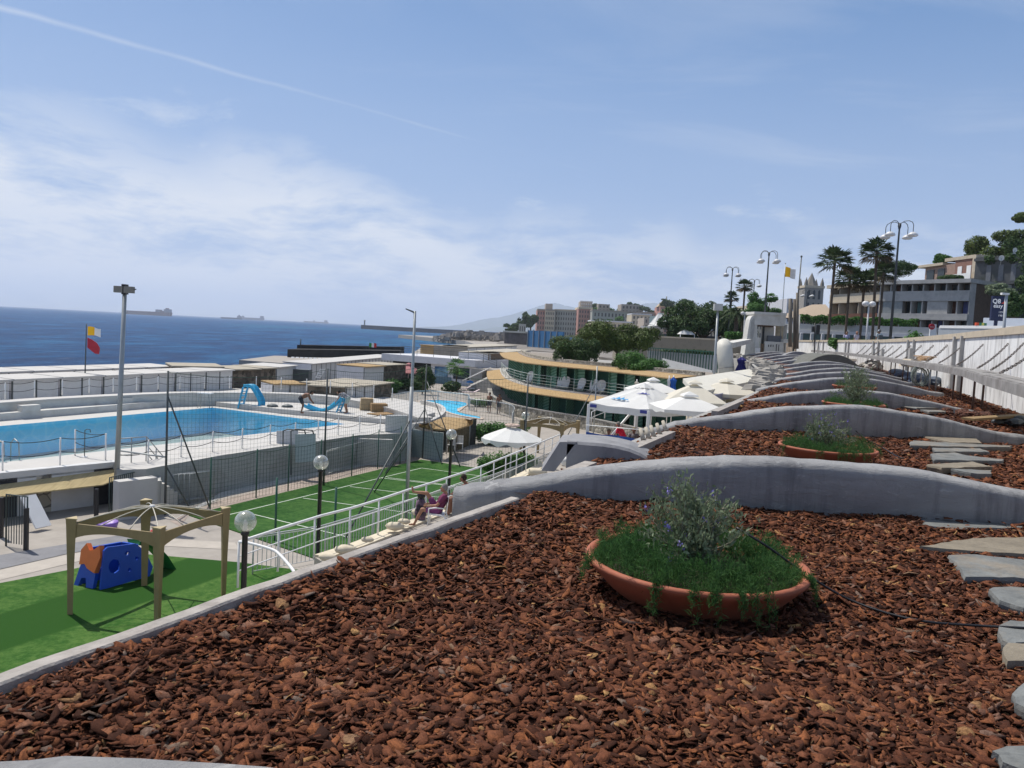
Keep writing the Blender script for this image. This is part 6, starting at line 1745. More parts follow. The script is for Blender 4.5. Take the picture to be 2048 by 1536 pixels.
for px, py, Y, r, zr, zt, mt, lb, rz, sx in ((1388, 797, 35.0, 1.85, -2.62, -1.88, canvas_c, 'big cream square parasol right of the white tent, nearest of the cream ones', R(38), 1.0),
                                     (1452, 778, 40, 1.9, -2.50, -1.95, canvas_c, 'big tan edged parasol behind, touching the white folded roof', R(20), 1.0),
                                     (1305, 790, 42, 1.8, -2.75, -2.2, canvas_w, 'white square parasol rising behind the party tent', R(50), 1.0)):
 u = D(px, py, Y); parasol(lb, u, zr, zt, r, 6 if 'tan' in lb else 4, mt, TZ, .30, rz=rz, puff=False, sx=sx, group='square terrace parasols')
u = D(1377, 822, 31.0); parasol('large white square parasol in front, its hem just above the second ridge wall', u, -2.64, -2.16, 1.85, 4, canvas_w, TZ, .22, rz=R(48), puff=False, sx=1.0, group='square terrace parasols')
rail('stair_railing', 'white slanted stair railing seen under the party tent', [D(1182, 848, 44), D(1240, 824, 44), D(1262, 812, 44)], .7, white_metal, .8, 2, .03, .03)
t = thing('stair_cover', 'dark grey plaster stair cover with rounded right end before the second ridge wall', 'stair cover', tuple(P(1210, 925, -1.4)))
m = MB(); rows = []
for x, zt in ((.62, -1.125), (.80, -1.13), (1.0, -1.135), (1.15, -1.15), (1.28, -1.175), (1.40, -1.215), (1.50, -1.265), (1.58, -1.325), (1.64, -1.39)):
 rows.append([ZV(x, 8.25, -1.75 if x > .75 else -1.45), ZV(x, 8.25, zt - .03), ZV(x, 8.28, zt), ZV(x + .1, 8.85, zt + .01), ZV(x + .1, 8.88, zt - .02), ZV(x + .1, 8.88, -1.75)])
m.loft(rows, closed=True, smooth=False, caps=True); m.build('cover', plaster_grey, t)
m = MB(); m.hexa([ZV(.36, 8.25, -1.46), ZV(.50, 8.25, -1.46), ZV(.55, 8.8, -1.46), ZV(.40, 8.8, -1.46)], [ZV(.54, 8.25, -1.14), ZV(.72, 8.25, -1.13), ZV(.79, 8.85, -1.125), ZV(.61, 8.85, -1.14)]); m.build('side_slab', plaster_grey, t)
MB().box((.77, 8.62, -1.75), (.2, .05, .55)).build('inner_wall', brown_wood, t)
m = MB()
rq = random.Random(9)
for k in range(7):
 p = D(1122 + rq.uniform(-14, 30), 915 + rq.uniform(-8, 14), 9.5 + rq.uniform(-.2, .5)); m.ball(tuple(p), rq.uniform(.04, .09), 8, 5, .7)
m.build('towel_heap', canvas_w, label='crumpled white towels beside the dark stair cover', cat='towels', kind=None)
for i, (x, y) in enumerate(((1287, 880), (1298, 877), (1308, 873), (1320, 868), (1332, 862))):
 p = P(x, y, -1.2); MB().tube([p, p + ZV(-.03, .1, .12)], [.03, .022], 7).build('wooden_peg', mat('weathered_wood', (.42, .38, .31), .85, .2), label=f'{ORD[i]} weathered wooden peg on the kerb before the blue banner, from the left', cat='peg', group='wooden pegs on the kerb')
# ------------------------------------------------------------------ greenery of the plaza
bush('trimmed green hedge left of the silver railing end', D(985, 860, 47)[:2] + (GZ,), (1.6, 1.0, .75), leaf_mid, 4200, .09, 21, group='plaza bushes')
bush('low hedge in front of the silver picket railing', D(1018, 862, 50)[:2] + (GZ,), (1.5, .9, .55), leaf_mid, 3000, .09, 22, group='plaza bushes')
bush('broad green bush under the fringed parasol', D(1000, 925, 36)[:2] + (GZ,), (1.3, 1.1, .7), leaf_mid, 5000, .075, 23, group='plaza bushes')
bush('dark green bush right of the parasol pole', D(1048, 925, 37)[:2] + (GZ,), (1.1, 1.0, .6), leaf_mid, 3500, .075, 24, group='plaza bushes')
bush('dark hedge under the pink parasol', D(820, 778, 84)[:2] + (GZ,), (3.0, 1.4, .75), leaf_dark, 3500, .13, 25, group='plaza bushes')
bush('leafy bush left of the pink parasol hedge', D(783, 775, 80)[:2] + (GZ,), (1.2, 1.0, .8), leaf_mid, 2000, .12, 26, group='plaza bushes')
bush('bushy shrub right of the pink parasol against the white building', D(852, 765, 86)[:2] + (GZ,), (1.3, 1.2, 1.2), leaf_dark, 2800, .13, 27, group='plaza bushes')
bush('round shrub below the small plaza palm', D(906, 771, 85)[:2] + (GZ,), (1.3, 1.0, .7), leaf_dark, 2000, .12, 28, group='plaza bushes')
bush('low green shrub between the loungers and the green cabins', D(960, 795, 70)[:2] + (GZ,), (1.2, .8, .45), leaf_mid, 1500, .1, 29, group='plaza bushes')
p = D(913, 762, 88); fan_palm('small yellow green palm in front of the white plaza building', (p.x, p.y, GZ), 2.6, 1.5, 31, 'palm trees', skirt=False, fronds=22, tr=.09, m=leaf_mid)
p = D(845, 772, 80); tree('slim dark tree next to the pink parasol', (p.x, p.y, GZ), 1.6, [((0, 0, 2.0), (.8, .8, .7)), ((.5, 0, 2.4), (.6, .6, .5)), ((-.4, .2, 1.7), (.5, .5, .5))], leaf_dark, 1500, .12, 32, .06)
p = D(1270, 745, 60)
p = D(1232, 722, 72); pb = (p.x, p.y, -2.9)
rq = random.Random(41)
bl = []
for k in range(22):
 a = rq.random() * 6.283; r_ = rq.random() ** .6
 bl.append(((r_ * 3.3 * math.cos(a) + .1, r_ * 2.4 * math.sin(a), 2.9 + rq.uniform(-.9, 1.1) * (1 - .5 * r_)), (rq.uniform(.9, 1.4), rq.uniform(.8, 1.2), rq.uniform(.7, 1.05))))
tree('big spreading pine with a dome crown behind the green cabins', pb, 1.5, bl, leaf_pine, 34000, .13, 42, .17, group='trees behind the cabin crescent', lean=(.1, 0), needle=.6)
p = D(1150, 712, 66); pb = (p.x, p.y, -2.5)
bl = []
for k in range(14):
 a = rq.random() * 6.283; r_ = rq.random() ** .6
 bl.append(((r_ * 1.7 * math.cos(a), r_ * 1.2 * math.sin(a), 1.0 + rq.uniform(-.6, .7)), (rq.uniform(.6, .95), rq.uniform(.6, .9), rq.uniform(.55, .85))))
tree('dense dark shrubby tree left of the big pine', pb, .5, bl, leaf_dark, 15000, .085, 43, .10, group='trees behind the cabin crescent')
p = D(1125, 690, 78); pb = (p.x, p.y, -2.5)
bl = [((rq.uniform(-1.5, 1.5), rq.uniform(-1, 1), 1.3 + rq.uniform(-.6, .6)), (.9, .8, .75)) for k in range(9)]
tree('brownish green tree left behind the dark shrubby tree', pb, .6, bl, leaf_pine, 7000, .10, 44, .10, group='trees behind the cabin crescent', needle=.6)
for i, (x, y, Y, r, mt, lb) in enumerate(((1262, 722, 58, (1.7, 1.2, 1.05), leaf_mid, 'bright green leafy bush right of the big pine trunk'), (1300, 730, 57, (1.5, 1.1, .75), leaf_mid, 'bright green bush above the right end of the crescent roof'),
                      (1235, 727, 60, (.7, .7, .65), leaf_dark, 'dark round bush at the foot of the big pine'), (1320, 733, 60, (.8, .7, .4), leaf_mid, 'smallest green bush at the right end, before the white fence'))):
 p = D(x, y, Y); bush(lb, (p.x, p.y, -2.75), r, mt, 5200 if i < 2 else 2500, .075, 50 + i, group='bushes behind the cabin crescent')
# ------------------------------------------------------------------ road level land and hillside on the right
wl = [ZV(x, y, 0) for x, y in WALL]
wr = [p + ZV(.30, -.05, 0) for p in wl]
rd = [(p.x, p.y) for p in wr] + [(27, 96), (14.0, 101), (21, 135), (30, 165), (62, 300), (110, 500), (200, 700), (700, 1300), (1600, 1300), (900, -10), (9, -10)]
MB().prism(rd, GZ, ROADZ).build('road', asphalt, kind='structure')
fd = [D(1600, 690, 90), D(1760, 690, 72), D(1960, 700, 47), D(2300, 720, 38)]
m = MB(); m.prism([(p.x, p.y) for p in (D(1590, 690, 95), D(1720, 690, 80), D(1900, 690, 56), D(2300, 690, 43), D(2300, 690, 36), D(1900, 690, 45), D(1700, 690, 64), D(1590, 690, 84))], ROADZ - .05, ROADZ + .12); m.build('pavement', paving, kind='structure')
t = thing('promenade_wall', 'long streaked white wall with cream coping along the right of the roof', 'wall', (WALL[3][0], WALL[3][1], -1.6))
n = len(wl)
MB().curtain(wl, [b - a for a, b in zip(wl, wr)], -1.75, .60).build('wall_face', wall_m, t)
ca_, cb_ = [p - ZV(.06, 0, 0) for p in wl], [p + ZV(.04, 0, 0) for p in wr]
cream_cap = mat('cream_coping', (.50, .43, .33), .8, .08, scale=2, dirt=(.3, .25, .18), dirt_amt=.5, coord='World')
MB().curtain(ca_, [b - a for a, b in zip(ca_, cb_)], .60, .80).build('coping', cream_cap, t)
def wall_hit(px, off_=0.0, z=0.0):
 """point of the wall line on the vertical plane through a photo column"""
 d = pix_dir(px, 700); best = None
 for a, b in zip(wl, wl[1:]):
  dx, dy = b.x - a.x, b.y - a.y
  den = d.x * dy - d.y * dx
  if abs(den) < 1e-9: continue
  s = (a.x * dy - a.y * dx) / den
  u = ((d.x * s - a.x) * dx + (d.y * s - a.y) * dy) / (dx * dx + dy * dy)
  if -1e-6 <= u <= 1.000001:
   tdir = Vector((dx, dy, 0)).normalized(); nr = Vector((-tdir.y, tdir.x, 0))
   return ZV(d.x * s, d.y * s, z) + nr * off_, tdir
 return None
for px in (2120, 2100, 1927, 1912, 1830, 1818, 1758, 1748, 1698, 1692, 1647, 1637):
 h = wall_hit(px)
 if not h: continue
 p, td = h
 MB().box((p.x - .02, p.y, -1.7), (.22, .22, 2.38), math.atan2(td.y, td.x)).build('pilaster', mat('pilaster_grey', (.42, .41, .39), .85, .12, coord='World'), t)
def along(p0, d_, k): return p0
beam_pl = []
for px in (2500, 2300, 2140, 2048, 1990, 1940, 1904, 1860, 1820, 1782, 1740, 1695, 1650):
 h = wall_hit(px, 1.0)
 if h: beam_pl.append(ZV(h[0].x, h[0].y, -.36 if px > 1800 else -.34 + .0006 * (1800 - px)))
bm_t = thing('hanging_gangway', 'weathered grey gangway of planks hanging on chains along the white wall', 'gangway', tuple(beam_pl[1])[:2] + (-1.3,))
plank = mat('weathered_planks', (.27, .26, .25), .85, .25, scale=3, coord='World', dirt=(.12, .10, .09), dirt_amt=.7)
rusty = mat('rusty_steel', (.10, .06, .045), .85, .4, scale=6, coord='World')
rq = random.Random(77)
for k in range(3):
 o = offset_pl(beam_pl, -.16 + .16 * k); m = MB()
 for a, b in zip(o, o[1:]):
  nseg = max(1, int((b - a).length / 2.4))
  for q in range(nseg):
   u0, u1 = q / nseg, (q + 1) / nseg
   m.bar(a.lerp(b, u0) + ZV(0, 0, rq.uniform(-.015, .015)), a.lerp(b, u1) + ZV(0, 0, rq.uniform(-.015, .015)), .15, .05)
 m.build('plank_run', plank, bm_t)
o = offset_pl(beam_pl, -.24); m = MB()
for a, b in zip(o, o[1:]): m.bar(a - ZV(0, 0, .08), b - ZV(0, 0, .08), .04, .16)
m.build('edge_beam', plank, bm_t)
for px, yb in ((1934, 818), (2000, 832), (2060, 850), (1895, 790), (1862, 770), (1830, 757), (1800, 748), (1772, 741)):
 h = wall_hit(px, 1.0)
 if not h: continue
 p = h[0]; m = MB(); zb = -1.32
 for s in (-.05, .17): m.tube([ZV(p.x + s, p.y, zb), ZV(p.x + s, p.y, -.40)], .026, 6)
 m.build('support_post', steel if px in (1934, 1895) else rusty, bm_t)
def chain(a, b, r, link, label):
 tg = thing('chain', label, 'chain', tuple(b), group='chains holding the gangway')
 L = (b - a).length; n = max(4, int(L / link)); m = MB(); d = (b - a).normalized()
 s1 = d.cross(ZV(0, 0, 1)).normalized(); s2 = s1.cross(d)
 for k in range(n):
  u = (k + .5) / n; p = a.lerp(b, u) - ZV(0, 0, .06 * 4 * u * (1 - u)); sd_ = s1 if k % 2 else s2
  hl = link * .62
  loop = [p + d * (hl * math.cos(q * math.pi / 4)) + sd_ * (link * .34 * math.sin(q * math.pi / 4)) for q in range(9)]
  m.tube(loop, r, 4, caps=False)
 m.build('chain_links', mat('rusty_chain', (.16, .14, .13), .7, .3, metal=.3), tg)
cps = [2093, 2048, 2017, 1967, 1926, 1895, 1867, 1843, 1822, 1803, 1786, 1771, 1757, 1744, 1731]
for i, px in enumerate(cps):
 h = wall_hit(px, .02, .37)
 if not h: continue
 p, td = h
 e = p - td * 1.3 + Vector((-td.y, td.x, 0)) * .85; e.z = -.30
 chain(p, e, .011 if i < 5 else .014, .075 if i < 5 else .12, f'{ORD[i]} rusty chain from the white wall down to the gangway, from the right')
h = wall_hit(1868, .9); p = h[0]
m = MB(); m.hexa([p + ZV(-.35, -.5, -.62), p + ZV(.25, -.6, -.62), p + ZV(.3, .4, -.62), p + ZV(-.3, .4, -.62)], [p + ZV(-.15, -.4, -.28), p + ZV(.25, -.45, -.28), p + ZV(.3, .4, -.28), p + ZV(-.1, .4, -.28)])
m.build('concrete_block', cream_cap, label='cream wedge shaped block at the break in the gangway', cat='block')
h = wall_hit(1897, .85); p = h[0]
for k in range(4):
 m = MB(); m.bar(p + ZV(-.4 + .1 * k, -.9, -.27 + .05 * k), p + ZV(.35 - .05 * k, .9, -.26 + .05 * k), .26, .035)
 m.build('board', mat('orange_board', (.42, .26, .13), .8, .15, coord='World'), label=['lowest', 'second', 'third', 'topmost'][k] + ' orange brown board of the small pile on the gangway', cat='board', group='boards on the gangway')
p = wall_hit(1908, .95)[0]
m = MB()
for k in range(9):
 r_ = .24 + .03 * (k % 4); c = p + ZV(-.25 + .02 * k, -.1 + .03 * (k % 3), -.86 - .02 * (k % 3))
 m.tube([c + ZV(r_ * math.cos(q * math.pi / 8), (.05 * math.sin(q + k)), r_ * 1.25 * math.sin(q * math.pi / 8)) for q in range(17)], .012 + .006 * (k % 2), 5, caps=False)
m.build('cable_coil', mat('grey_green_cable', (.20, .23, .21), .7, .3), label='grey green coil of cables hanging under the gangway', cat='coil')
def heap(name, label, cat, pts, r, m_, seed, n=24):
 rq = random.Random(seed); m = MB()
 for k in range(n):
  c = polyl(pts, rq.random()) + ZV(rq.uniform(-.3, .3), rq.uniform(-.3, .3), rq.uniform(0, r * .6))
  i0 = len(m.v); m.ball((0, 0, 0), r * rq.uniform(.3, .7), 7, 5, .6)
  for j in range(i0, len(m.v)):
   x, y, z = m.v[j]; m.v[j] = (x * rq.uniform(.9, 1.3) + c.x, y * rq.uniform(.9, 1.3) + c.y, z + c.z)
 for q in range(len(m.s)): m.s[q] = False
 return m.build(name, m_, label=label, cat=cat)
heap('tarpaulin_heap', 'crumpled dark blue tarpaulin along the foot of the white wall', 'tarpaulin', [wall_hit(1815, .5, -1.25)[0], wall_hit(1850, .5, -1.25)[0], wall_hit(1893, .5, -1.3)[0]], .42, mat('blue_tarp', (.045, .065, .11), .7, .5, scale=2, coord='World', two=(.16, .19, .23)), 5, 60)
heap('rubbish_heap', 'grey heap of hoses and junk under the far gangway', 'heap', [wall_hit(1768, 1.0, -1.1)[0], wall_hit(1795, 1.0, -1.1)[0]], .5, mat('junk_grey', (.20, .18, .15), .8, .6, scale=3, coord='World', two=(.45, .42, .38)), 6, 26)
heap('bark_pile', 'loose pile of reddish bark by the gangway posts', 'bark pile', [P(1905, 828, -1.3), P(1960, 838, -1.3)], .18, soil_m, 7, 30)
MB().bar(P(1935, 838, -1.15), P(2075, 829, -1.12), .22, .04).build('plank', mat('brown_plank', (.25, .17, .08), .85, .2, coord='World'), label='brown plank lying at the right edge beyond the second ridge wall', cat='plank')
heap('dark_rubble', 'dark rubble at the right edge below the brown plank', 'rubble', [P(2020, 848, -1.25), P(2090, 852, -1.25)], .2, dark_steel, 8, 16)
m = MB()
for (x, y, w, hh) in ((1765, 733, .10, .6), (1800, 708, .12, .35), (1782, 712, .1, .3), (1860, 713, .14, .45)):
 pass
for i, (px, hh) in enumerate(((1774, .42), (1795, .42), (1862, .50))):
 p = wall_hit(px, .8, -.30)[0]; MB().box(tuple(p), (.16, .16, hh)).build('concrete_stub', mat('stub_grey', (.4, .39, .37), .85), label=f'{ORD[i]} short grey concrete stub standing on the gangway, from the left', cat='stub', group='stubs on the gangway')
rq = random.Random(15)
def mw(y): return .25 + 1.15 * max(0, math.sin(max(0, min(1, (y - 27) / 55)) * math.pi)) ** .8
t = thing('roof_margin', 'grey concrete margin of the roof beside the far ridge walls', 'roof edge', (edge_x(40) - 1, 40, -1.6))
m = MB()
for k in range(420):
 y = rq.uniform(25, 82); x = edge_x(y) - rq.uniform(-.15, 1) * mw(y)
 s = rq.uniform(.12, .38); a = rq.random() * 3.14
 z = -1.55 + rq.uniform(0, .25) + .02 * max(0, (y - 36) / 6)
 i0 = len(m.v); m.box((0, 0, 0), (s * 2, s * 1.2, s * .45), a, .8)
 for j in range(i0, len(m.v)): q = m.v[j]; m.v[j] = (q[0] + x + rq.uniform(-.04, .04), q[1] + y, q[2] + z + rq.uniform(-.04, .04))
m.build('stones', mat('grey_stone_bits', (.30, .28, .25), .9, .3, scale=2, coord='World'), kind='stuff', label='broken grey stones strewn along the sea side edge of the far roof', cat='rubble')
MB().prism([(edge_x(y) - mw(y), y) for y in (28, 32, 38, 48, 60, 72, 82)] + [(edge_x(y) + .3, y) for y in (82, 72, 60, 48, 38, 32, 28)], -3.5, -1.5).build('slab', concrete, t)
y0 = 33; MB().tube(smooth_pl([ZV(edge_x(y) - mw(y), y, -1.3) for y in (30, 36, 45, 58, 66)], 5), .07, 6).build('edge_pipe', concrete, t)
m = MB(); rows = []
cx = D(1655, 715, 52)
for k in range(13):
 u = k / 12; x = lerp(-1.9, 2.2, u); z = -1.35 + 1.0 * max(0, 1 - (abs(u * 2 - 1)) ** 2.2)
 rows.append([ZV(cx.x + x, cx.y - .6, -1.6), ZV(cx.x + x, cx.y - .6, z - .04), ZV(cx.x + x, cx.y - .5, z), ZV(cx.x + x, cx.y + 2.6, z), ZV(cx.x + x, cx.y + 2.6, -1.6)])
m.loft(rows, closed=True, smooth=False, caps=True); m.build('round_cover', mat('greenish_plaster', (.13, .13, .115), .85, .15, coord='World'), label='dark arched plaster cover among the far ridge walls, near the white wall', cat='cover')
m = MB(); rows = []
cx = D(1592, 700, 68)
for k in range(13):
 u = k / 12; x = lerp(-1.6, 2.0, u); z = -1.15 + .75 * max(0, 1 - (abs(u * 2 - 1)) ** 2)
 rows.append([ZV(cx.x + x, cx.y - .3, -1.4), ZV(cx.x + x, cx.y - .3, z), ZV(cx.x + x, cx.y + .4, z), ZV(cx.x + x, cx.y + .4, -1.4)])
m.loft(rows, closed=True, smooth=False, caps=True); m.build('round_cover', plaster_grey, label='small arched grey cover in front of the twin concrete columns', cat='cover')
# ------------------------------------------------------------------ white gate, broken columns, pipe and folded roof
def zP(x, y, Y): return D(1460 + .0977 * x, 600 + .0977 * y, Y)
gate_w = mat('gate_white', (.62, .61, .57), .75, .08, scale=1.5, dirt=(.38, .35, .28), dirt_amt=.55, dirt_scale=.9, coord='World')
GY = 84
def zbox(m, x0, y0, x1, y1, Y, dep):
 a, b = zP(x0, y1, Y), zP(x1, y0, Y)
 m.hexa([(a.x, Y, a.z), (b.x, Y, a.z), (b.x, Y + dep, a.z), (a.x, Y + dep, a.z)], [(a.x, Y, b.z), (b.x, Y, b.z), (b.x, Y + dep, b.z), (a.x, Y + dep, b.z)]); return m
t = thing('white_gate', 'weathered white gate building with deep lintel at the far end of the roof', 'gate building', tuple(zP(700, 1100, GY)))
m = MB(); outl = [(285, 1150), (300, 1090), (345, 800), (380, 560), (410, 400), (445, 335), (500, 315), (560, 330), (560, 1150)]
w0 = [zP(x, y, GY) for x, y in outl]
m.hexa([ZV(p.x, GY, p.z) for p in w0], [ZV(p.x, GY + 1.6, p.z) for p in w0]); m.build('curved_pier', gate_w, t)
m = MB(); ar = [zP(x, y, GY - .06) for x, y in ((425, 820), (420, 600), (440, 430), (480, 370), (510, 400), (505, 560), (480, 740), (450, 850))]
m.hexa([ZV(p.x, GY - .06, p.z) for p in ar], [ZV(p.x, GY - .002, p.z) for p in ar]); m.build('arch_relief', mat('gate_relief_grey', (.40, .40, .38), .8), t)  # raised arch outline, a darker grey than the pier
zbox(MB(), 500, 285, 1150, 505, GY - .1, 2.6).build('lintel', gate_w, t)
zbox(MB(), 495, 270, 1165, 290, GY - .25, 2.9).build('cornice', gate_w, t)
zbox(MB(), 1125, 505, 1180, 1080, GY - .08, 1.0).build('pillar', gate_w, t)
zbox(MB(), 1095, 800, 1190, 880, GY - .2, 1.2).build('pillar_base', gate_w, t)
zbox(MB(), 500, 770, 612, 1100, GY - .12, 1.2).build('plinth', gate_w, t)
zbox(MB(), 612, 560, 910, 1100, GY + 1.4, .2).build('back_wall', gate_w, t)
zbox(MB(), 905, 505, 1125, 1100, GY + 1.9, .2).build('back_wall', mat('gate_beige', (.42, .36, .26), .85, .25, coord='World'), t)
m = zbox(MB(), 560, 505, 900, 540, GY + .4, .8); m.build('rusty_beam', rusty, t)
zbox(MB(), 780, 740, 1060, 865, GY + .7, .6).build('grey_box', mat('box_grey', (.16, .17, .19), .6), t)
zbox(MB(), 700, 865, 1110, 1085, GY - .02, .25).build('balustrade', gate_w, t)
for x0, x1, y0, y1 in ((780, 802, 915, 960), (825, 850, 915, 960), (872, 892, 915, 960), (935, 962, 905, 1050), (985, 1010, 915, 1045)):
 zbox(MB(), x0, y0, x1, y1, GY - .03, .02).build('slot', dark_in, t)
zbox(MB(), 525, 985, 622, 1085, GY - .5, .3).build('panel_white', white_metal, t)
zbox(MB(), 630, 900, 770, 1060, GY + .2, .2).build('brown_planter', brown_wood, t)
col_m = mat('streaked_concrete_column', (.17, .15, .125), .9, .5, scale=2.5, stretch=(1, 1, .15), coord='World', bump=.5, bscale=5)
for i, (x0, x1, yt, yb, Y) in enumerate(((1195, 1272, -30, 960, 80), (1288, 1345, -20, 1000, 80.5), (1345, 1405, -150, 1000, 80.2))):
 a, b = zP((x0 + x1) / 2, yb, Y), zP((x0 + x1) / 2 + 5, yt, Y); r_ = (x1 - x0) * .0977 / 2 * Y / F
 tg = thing('concrete_column', ['left', 'middle', 'right and tallest'][i] + ' of the three streaked concrete columns beside the white gate', 'column', tuple(a), group='streaked concrete columns')
 MB().tube([a, a.lerp(b, .5), b], [r_ * 1.05, r_, r_ * .97], 12).build('shaft', col_m, tg)
zbox(MB(), 1400, 300, 1440, 830, 82, .5).build('white_post', gate_w, label='square pale post right of the three concrete columns', cat='post')
a, b = zP(1130, 700, 80), zP(1130, 300, 80)
def ribbed(pts, r, name, label):
 tg = thing(name, label, 'pipe', tuple(pts[0]))
 MB().tube(pts, r, 18).build('pipe_body', mat('cream_white_pipe', (.62, .60, .53), .6, .05, coord='World'), tg)
 q = pts[0].lerp(pts[1], .55); MB().tube([q, q + (pts[1] - pts[0]).normalized() * .06], r * 1.02, 18).build('joint_ring', concrete, tg)
ribbed([D(1458, 760, 60) - ZV(0, 0, .8), D(1449, 700, 60.3), D(1447, 694, 60.6), D(1448, 692, 61.6)], .60, 'white_pipe', 'thick white slanting pipe behind the folded white roof')
a, b = D(1455, 690, 62), D(1494, 682, 82)
m = MB(); m.bar(a, b, .9, .42); m.build('white_beam', gate_w, label='flat white beam linking the thick pipe to the gate', cat='beam')
t = thing('folded_roof', 'white folded plate roof between the cream parasols and the rubble edge', 'roof', tuple(D(1440, 790, 42)))
r1, r2, r3, r4 = D(1366, 757, 40), D(1499, 738, 49), D(1529, 757, 46), D(1392, 786, 37)
fw = mat('folded_roof_white', (.62, .60, .53), .7, .05, coord='World')
mid_a, mid_b = D(1375, 752, 41.5), D(1512, 742, 48.5)
m = MB(); m.hexa([r1 - ZV(0, 0, .22), r2 - ZV(0, 0, .22), r3 - ZV(0, 0, .22), r4 - ZV(0, 0, .22)], [r1, r2, r3, r4]); m.build('roof_plate', fw, t)
m = MB(); i_ = [p.lerp((r1 + r2 + r3 + r4) / 4, .12) for p in (r1, r2, r3, r4)]
m.hexa([ZV(p.x, p.y, TZ) for p in i_], [p - ZV(0, 0, .22) for p in i_]); m.build('wall', mat('ochre_white_wall', (.55, .49, .36), .8, .1, coord='World'), t)
m = MB(); a, b = D(1412, 800, 36.5), D(1530, 776, 44.5); m.bar(a, b, .05, .35); m.build('sign_band', mat('lilac_band', (.30, .30, .42), .6), t)
def band(name, label, cat, pa, pb, Ya, Yb, za, zb, m_, th=.3, z0=None):
 a, b = D(pa, 690, Ya), D(pb, 690, Yb)
 o = MB().hexa([(a.x, a.y, za[0]), (b.x, b.y, zb[0]), (b.x, b.y + th, zb[0]), (a.x, a.y + th, za[0])], [(a.x, a.y, za[1]), (b.x, b.y, zb[1]), (b.x, b.y + th, zb[1]), (a.x, a.y + th, za[1])])
 return o.build(name, m_, label=label, cat=cat)
band('sea_wall', 'cream sea wall with pale coping below the dark trees, left of the gate', 'wall', 1240, 1493, 100, 88, (-3.0, .28), (-2.6, .28), mat('old_sea_wall', (.28, .245, .19), .9, .25, scale=1.2, coord='World', dirt=(.12, .11, .09), dirt_amt=.6), 7)
band('wall_coping', 'thin pale coping strip on the cream sea wall', 'coping', 1240, 1493, 99.9, 87.9, (.28, .45), (.28, .45), cream_cap, .6)
bush('line of dark creepers hanging on the cream sea wall', D(1385, 700, 86)[:2] + (-1.7,), (4.6, .8, .45), leaf_dark, 3500, .16, 61, k=8)
ff = thing('slatted_fence', 'long white backed fence with thin dark posts above the white low wall', 'fence', tuple(D(1370, 735, 74)))
a, b = D(1296, 700, 78), D(1436, 705, 70)
MB().hexa([(a.x, a.y, -3), (b.x, b.y, -3), (b.x, b.y + .2, -3), (a.x, a.y + .2, -3)], [(a.x, a.y, -1.15), (b.x, b.y, -1.15), (b.x, b.y + .2, -1.15), (a.x, a.y + .2, -1.15)]).build('back_wall', mat('lilac_grey_wall', (.40, .41, .43), .8, .1, coord='World'), ff)
for k in range(27):
 p = a.lerp(b, k / 26); MB().box((p.x, p.y - .15, -3), (.07, .07, 2.15)).build('fence_post', green_steel, ff)
MB().bar(ZV(a.x, a.y - .15, -.85), ZV(b.x, b.y - .15, -.85), .08, .09).build('top_rail', green_steel, ff)
band('low_wall', 'low white slanting wall below the fence, right of the bright bushes', 'wall', 1328, 1428, 66, 60, (-4.0, -1.55), (-4.2, -2.15), white, .25)
m = MB(); q = [D(1230, 735, 64), D(1345, 745, 58), D(1440, 760, 52), D(1500, 745, 60), D(1490, 700, 84), D(1240, 700, 92), D(1060, 705, 100), D(1060, 715, 80)]
m.prism([(p.x, p.y) for p in q], GZ, -2.75); m.build('middle_terrace', concrete, kind='structure')
# ------------------------------------------------------------------ street furniture on the road
lamp_w = mat('lamp_shell_white', (.62, .62, .62), .4, .04)
def street_lamp(px, py, Y, label, r=1.15):
 top = D(px, py, Y); base = ZV(top.x, top.y, ROADZ)
 t = thing('street_lamp', label, 'street lamp', tuple(base), group='tall street lamps with four hanging heads')
 MB().tube([base, top + ZV(0, 0, -.4), top + ZV(0, 0, .35)], [.13, .07, .05], 8).build('post', mat('lamp_post_dark', (.045, .055, .065), .5), t)
 for k in range(4):
  a = R(32 + 90 * k); d = Vector((math.cos(a), math.sin(a), 0))
  line = [top - ZV(0, 0, .3), top + d * .12 + ZV(0, 0, .1)] + [top + d * (r * .5 + r * .5 * -math.cos(q * math.pi / 5)) + ZV(0, 0, .1 + .38 * math.sin(q * math.pi / 5)) for q in range(1, 6)] + [top + d * r - ZV(0, 0, .45)]
  MB().tube(line, .028, 5).build('arm', MC['lamp_post_dark'], t)
  MB().lathe([(0, .12), (.14, .10), (.33, -.03), (.40, -.17), (.30, -.24), (0, -.28)], tuple(top + d * r - ZV(0, 0, .55)), 12).build('lamp_head', lamp_w, t)
 return t
street_lamp(1799, 455, 62, 'nearest and tallest four headed street lamp, before the grey apartment house')
street_lamp(1538, 511, 85, 'four headed street lamp behind the white gate, left of the yellow flag')
street_lamp(1465, 541, 108, 'four headed street lamp leftmost of all, above the small palms')
street_lamp(1509, 564, 134, 'four headed street lamp between two taller ones above the small palms')
street_lamp(1615, 585, 150, 'smallest four headed street lamp, in front of the church tower')
def twin_lamp(px, py, Y, label, zg=ROADZ):
 top = D(px, py, Y); t = thing('twin_globe_lamp', label, 'street lamp', (top.x, top.y, zg), group='white twin globe lamps')
 MB().tube([ZV(top.x, top.y, zg), top], .06, 8).build('post', lamp_w, t)
 for s in (-.27, .27): MB().ball((top.x + s, top.y, top.z), .27, 14, 8, .85).build('globe', lamp_w, t)
twin_lamp(1738, 608, 62, 'white twin globe lamp in front of the palms')
twin_lamp(1490, 627, 96, 'white twin globe lamp left of the white gate')
twin_lamp(1361, 638, 120, 'right one of two small globe lamps by the white cafe'); twin_lamp(1348, 632, 124, 'left one of two small globe lamps by the white cafe')
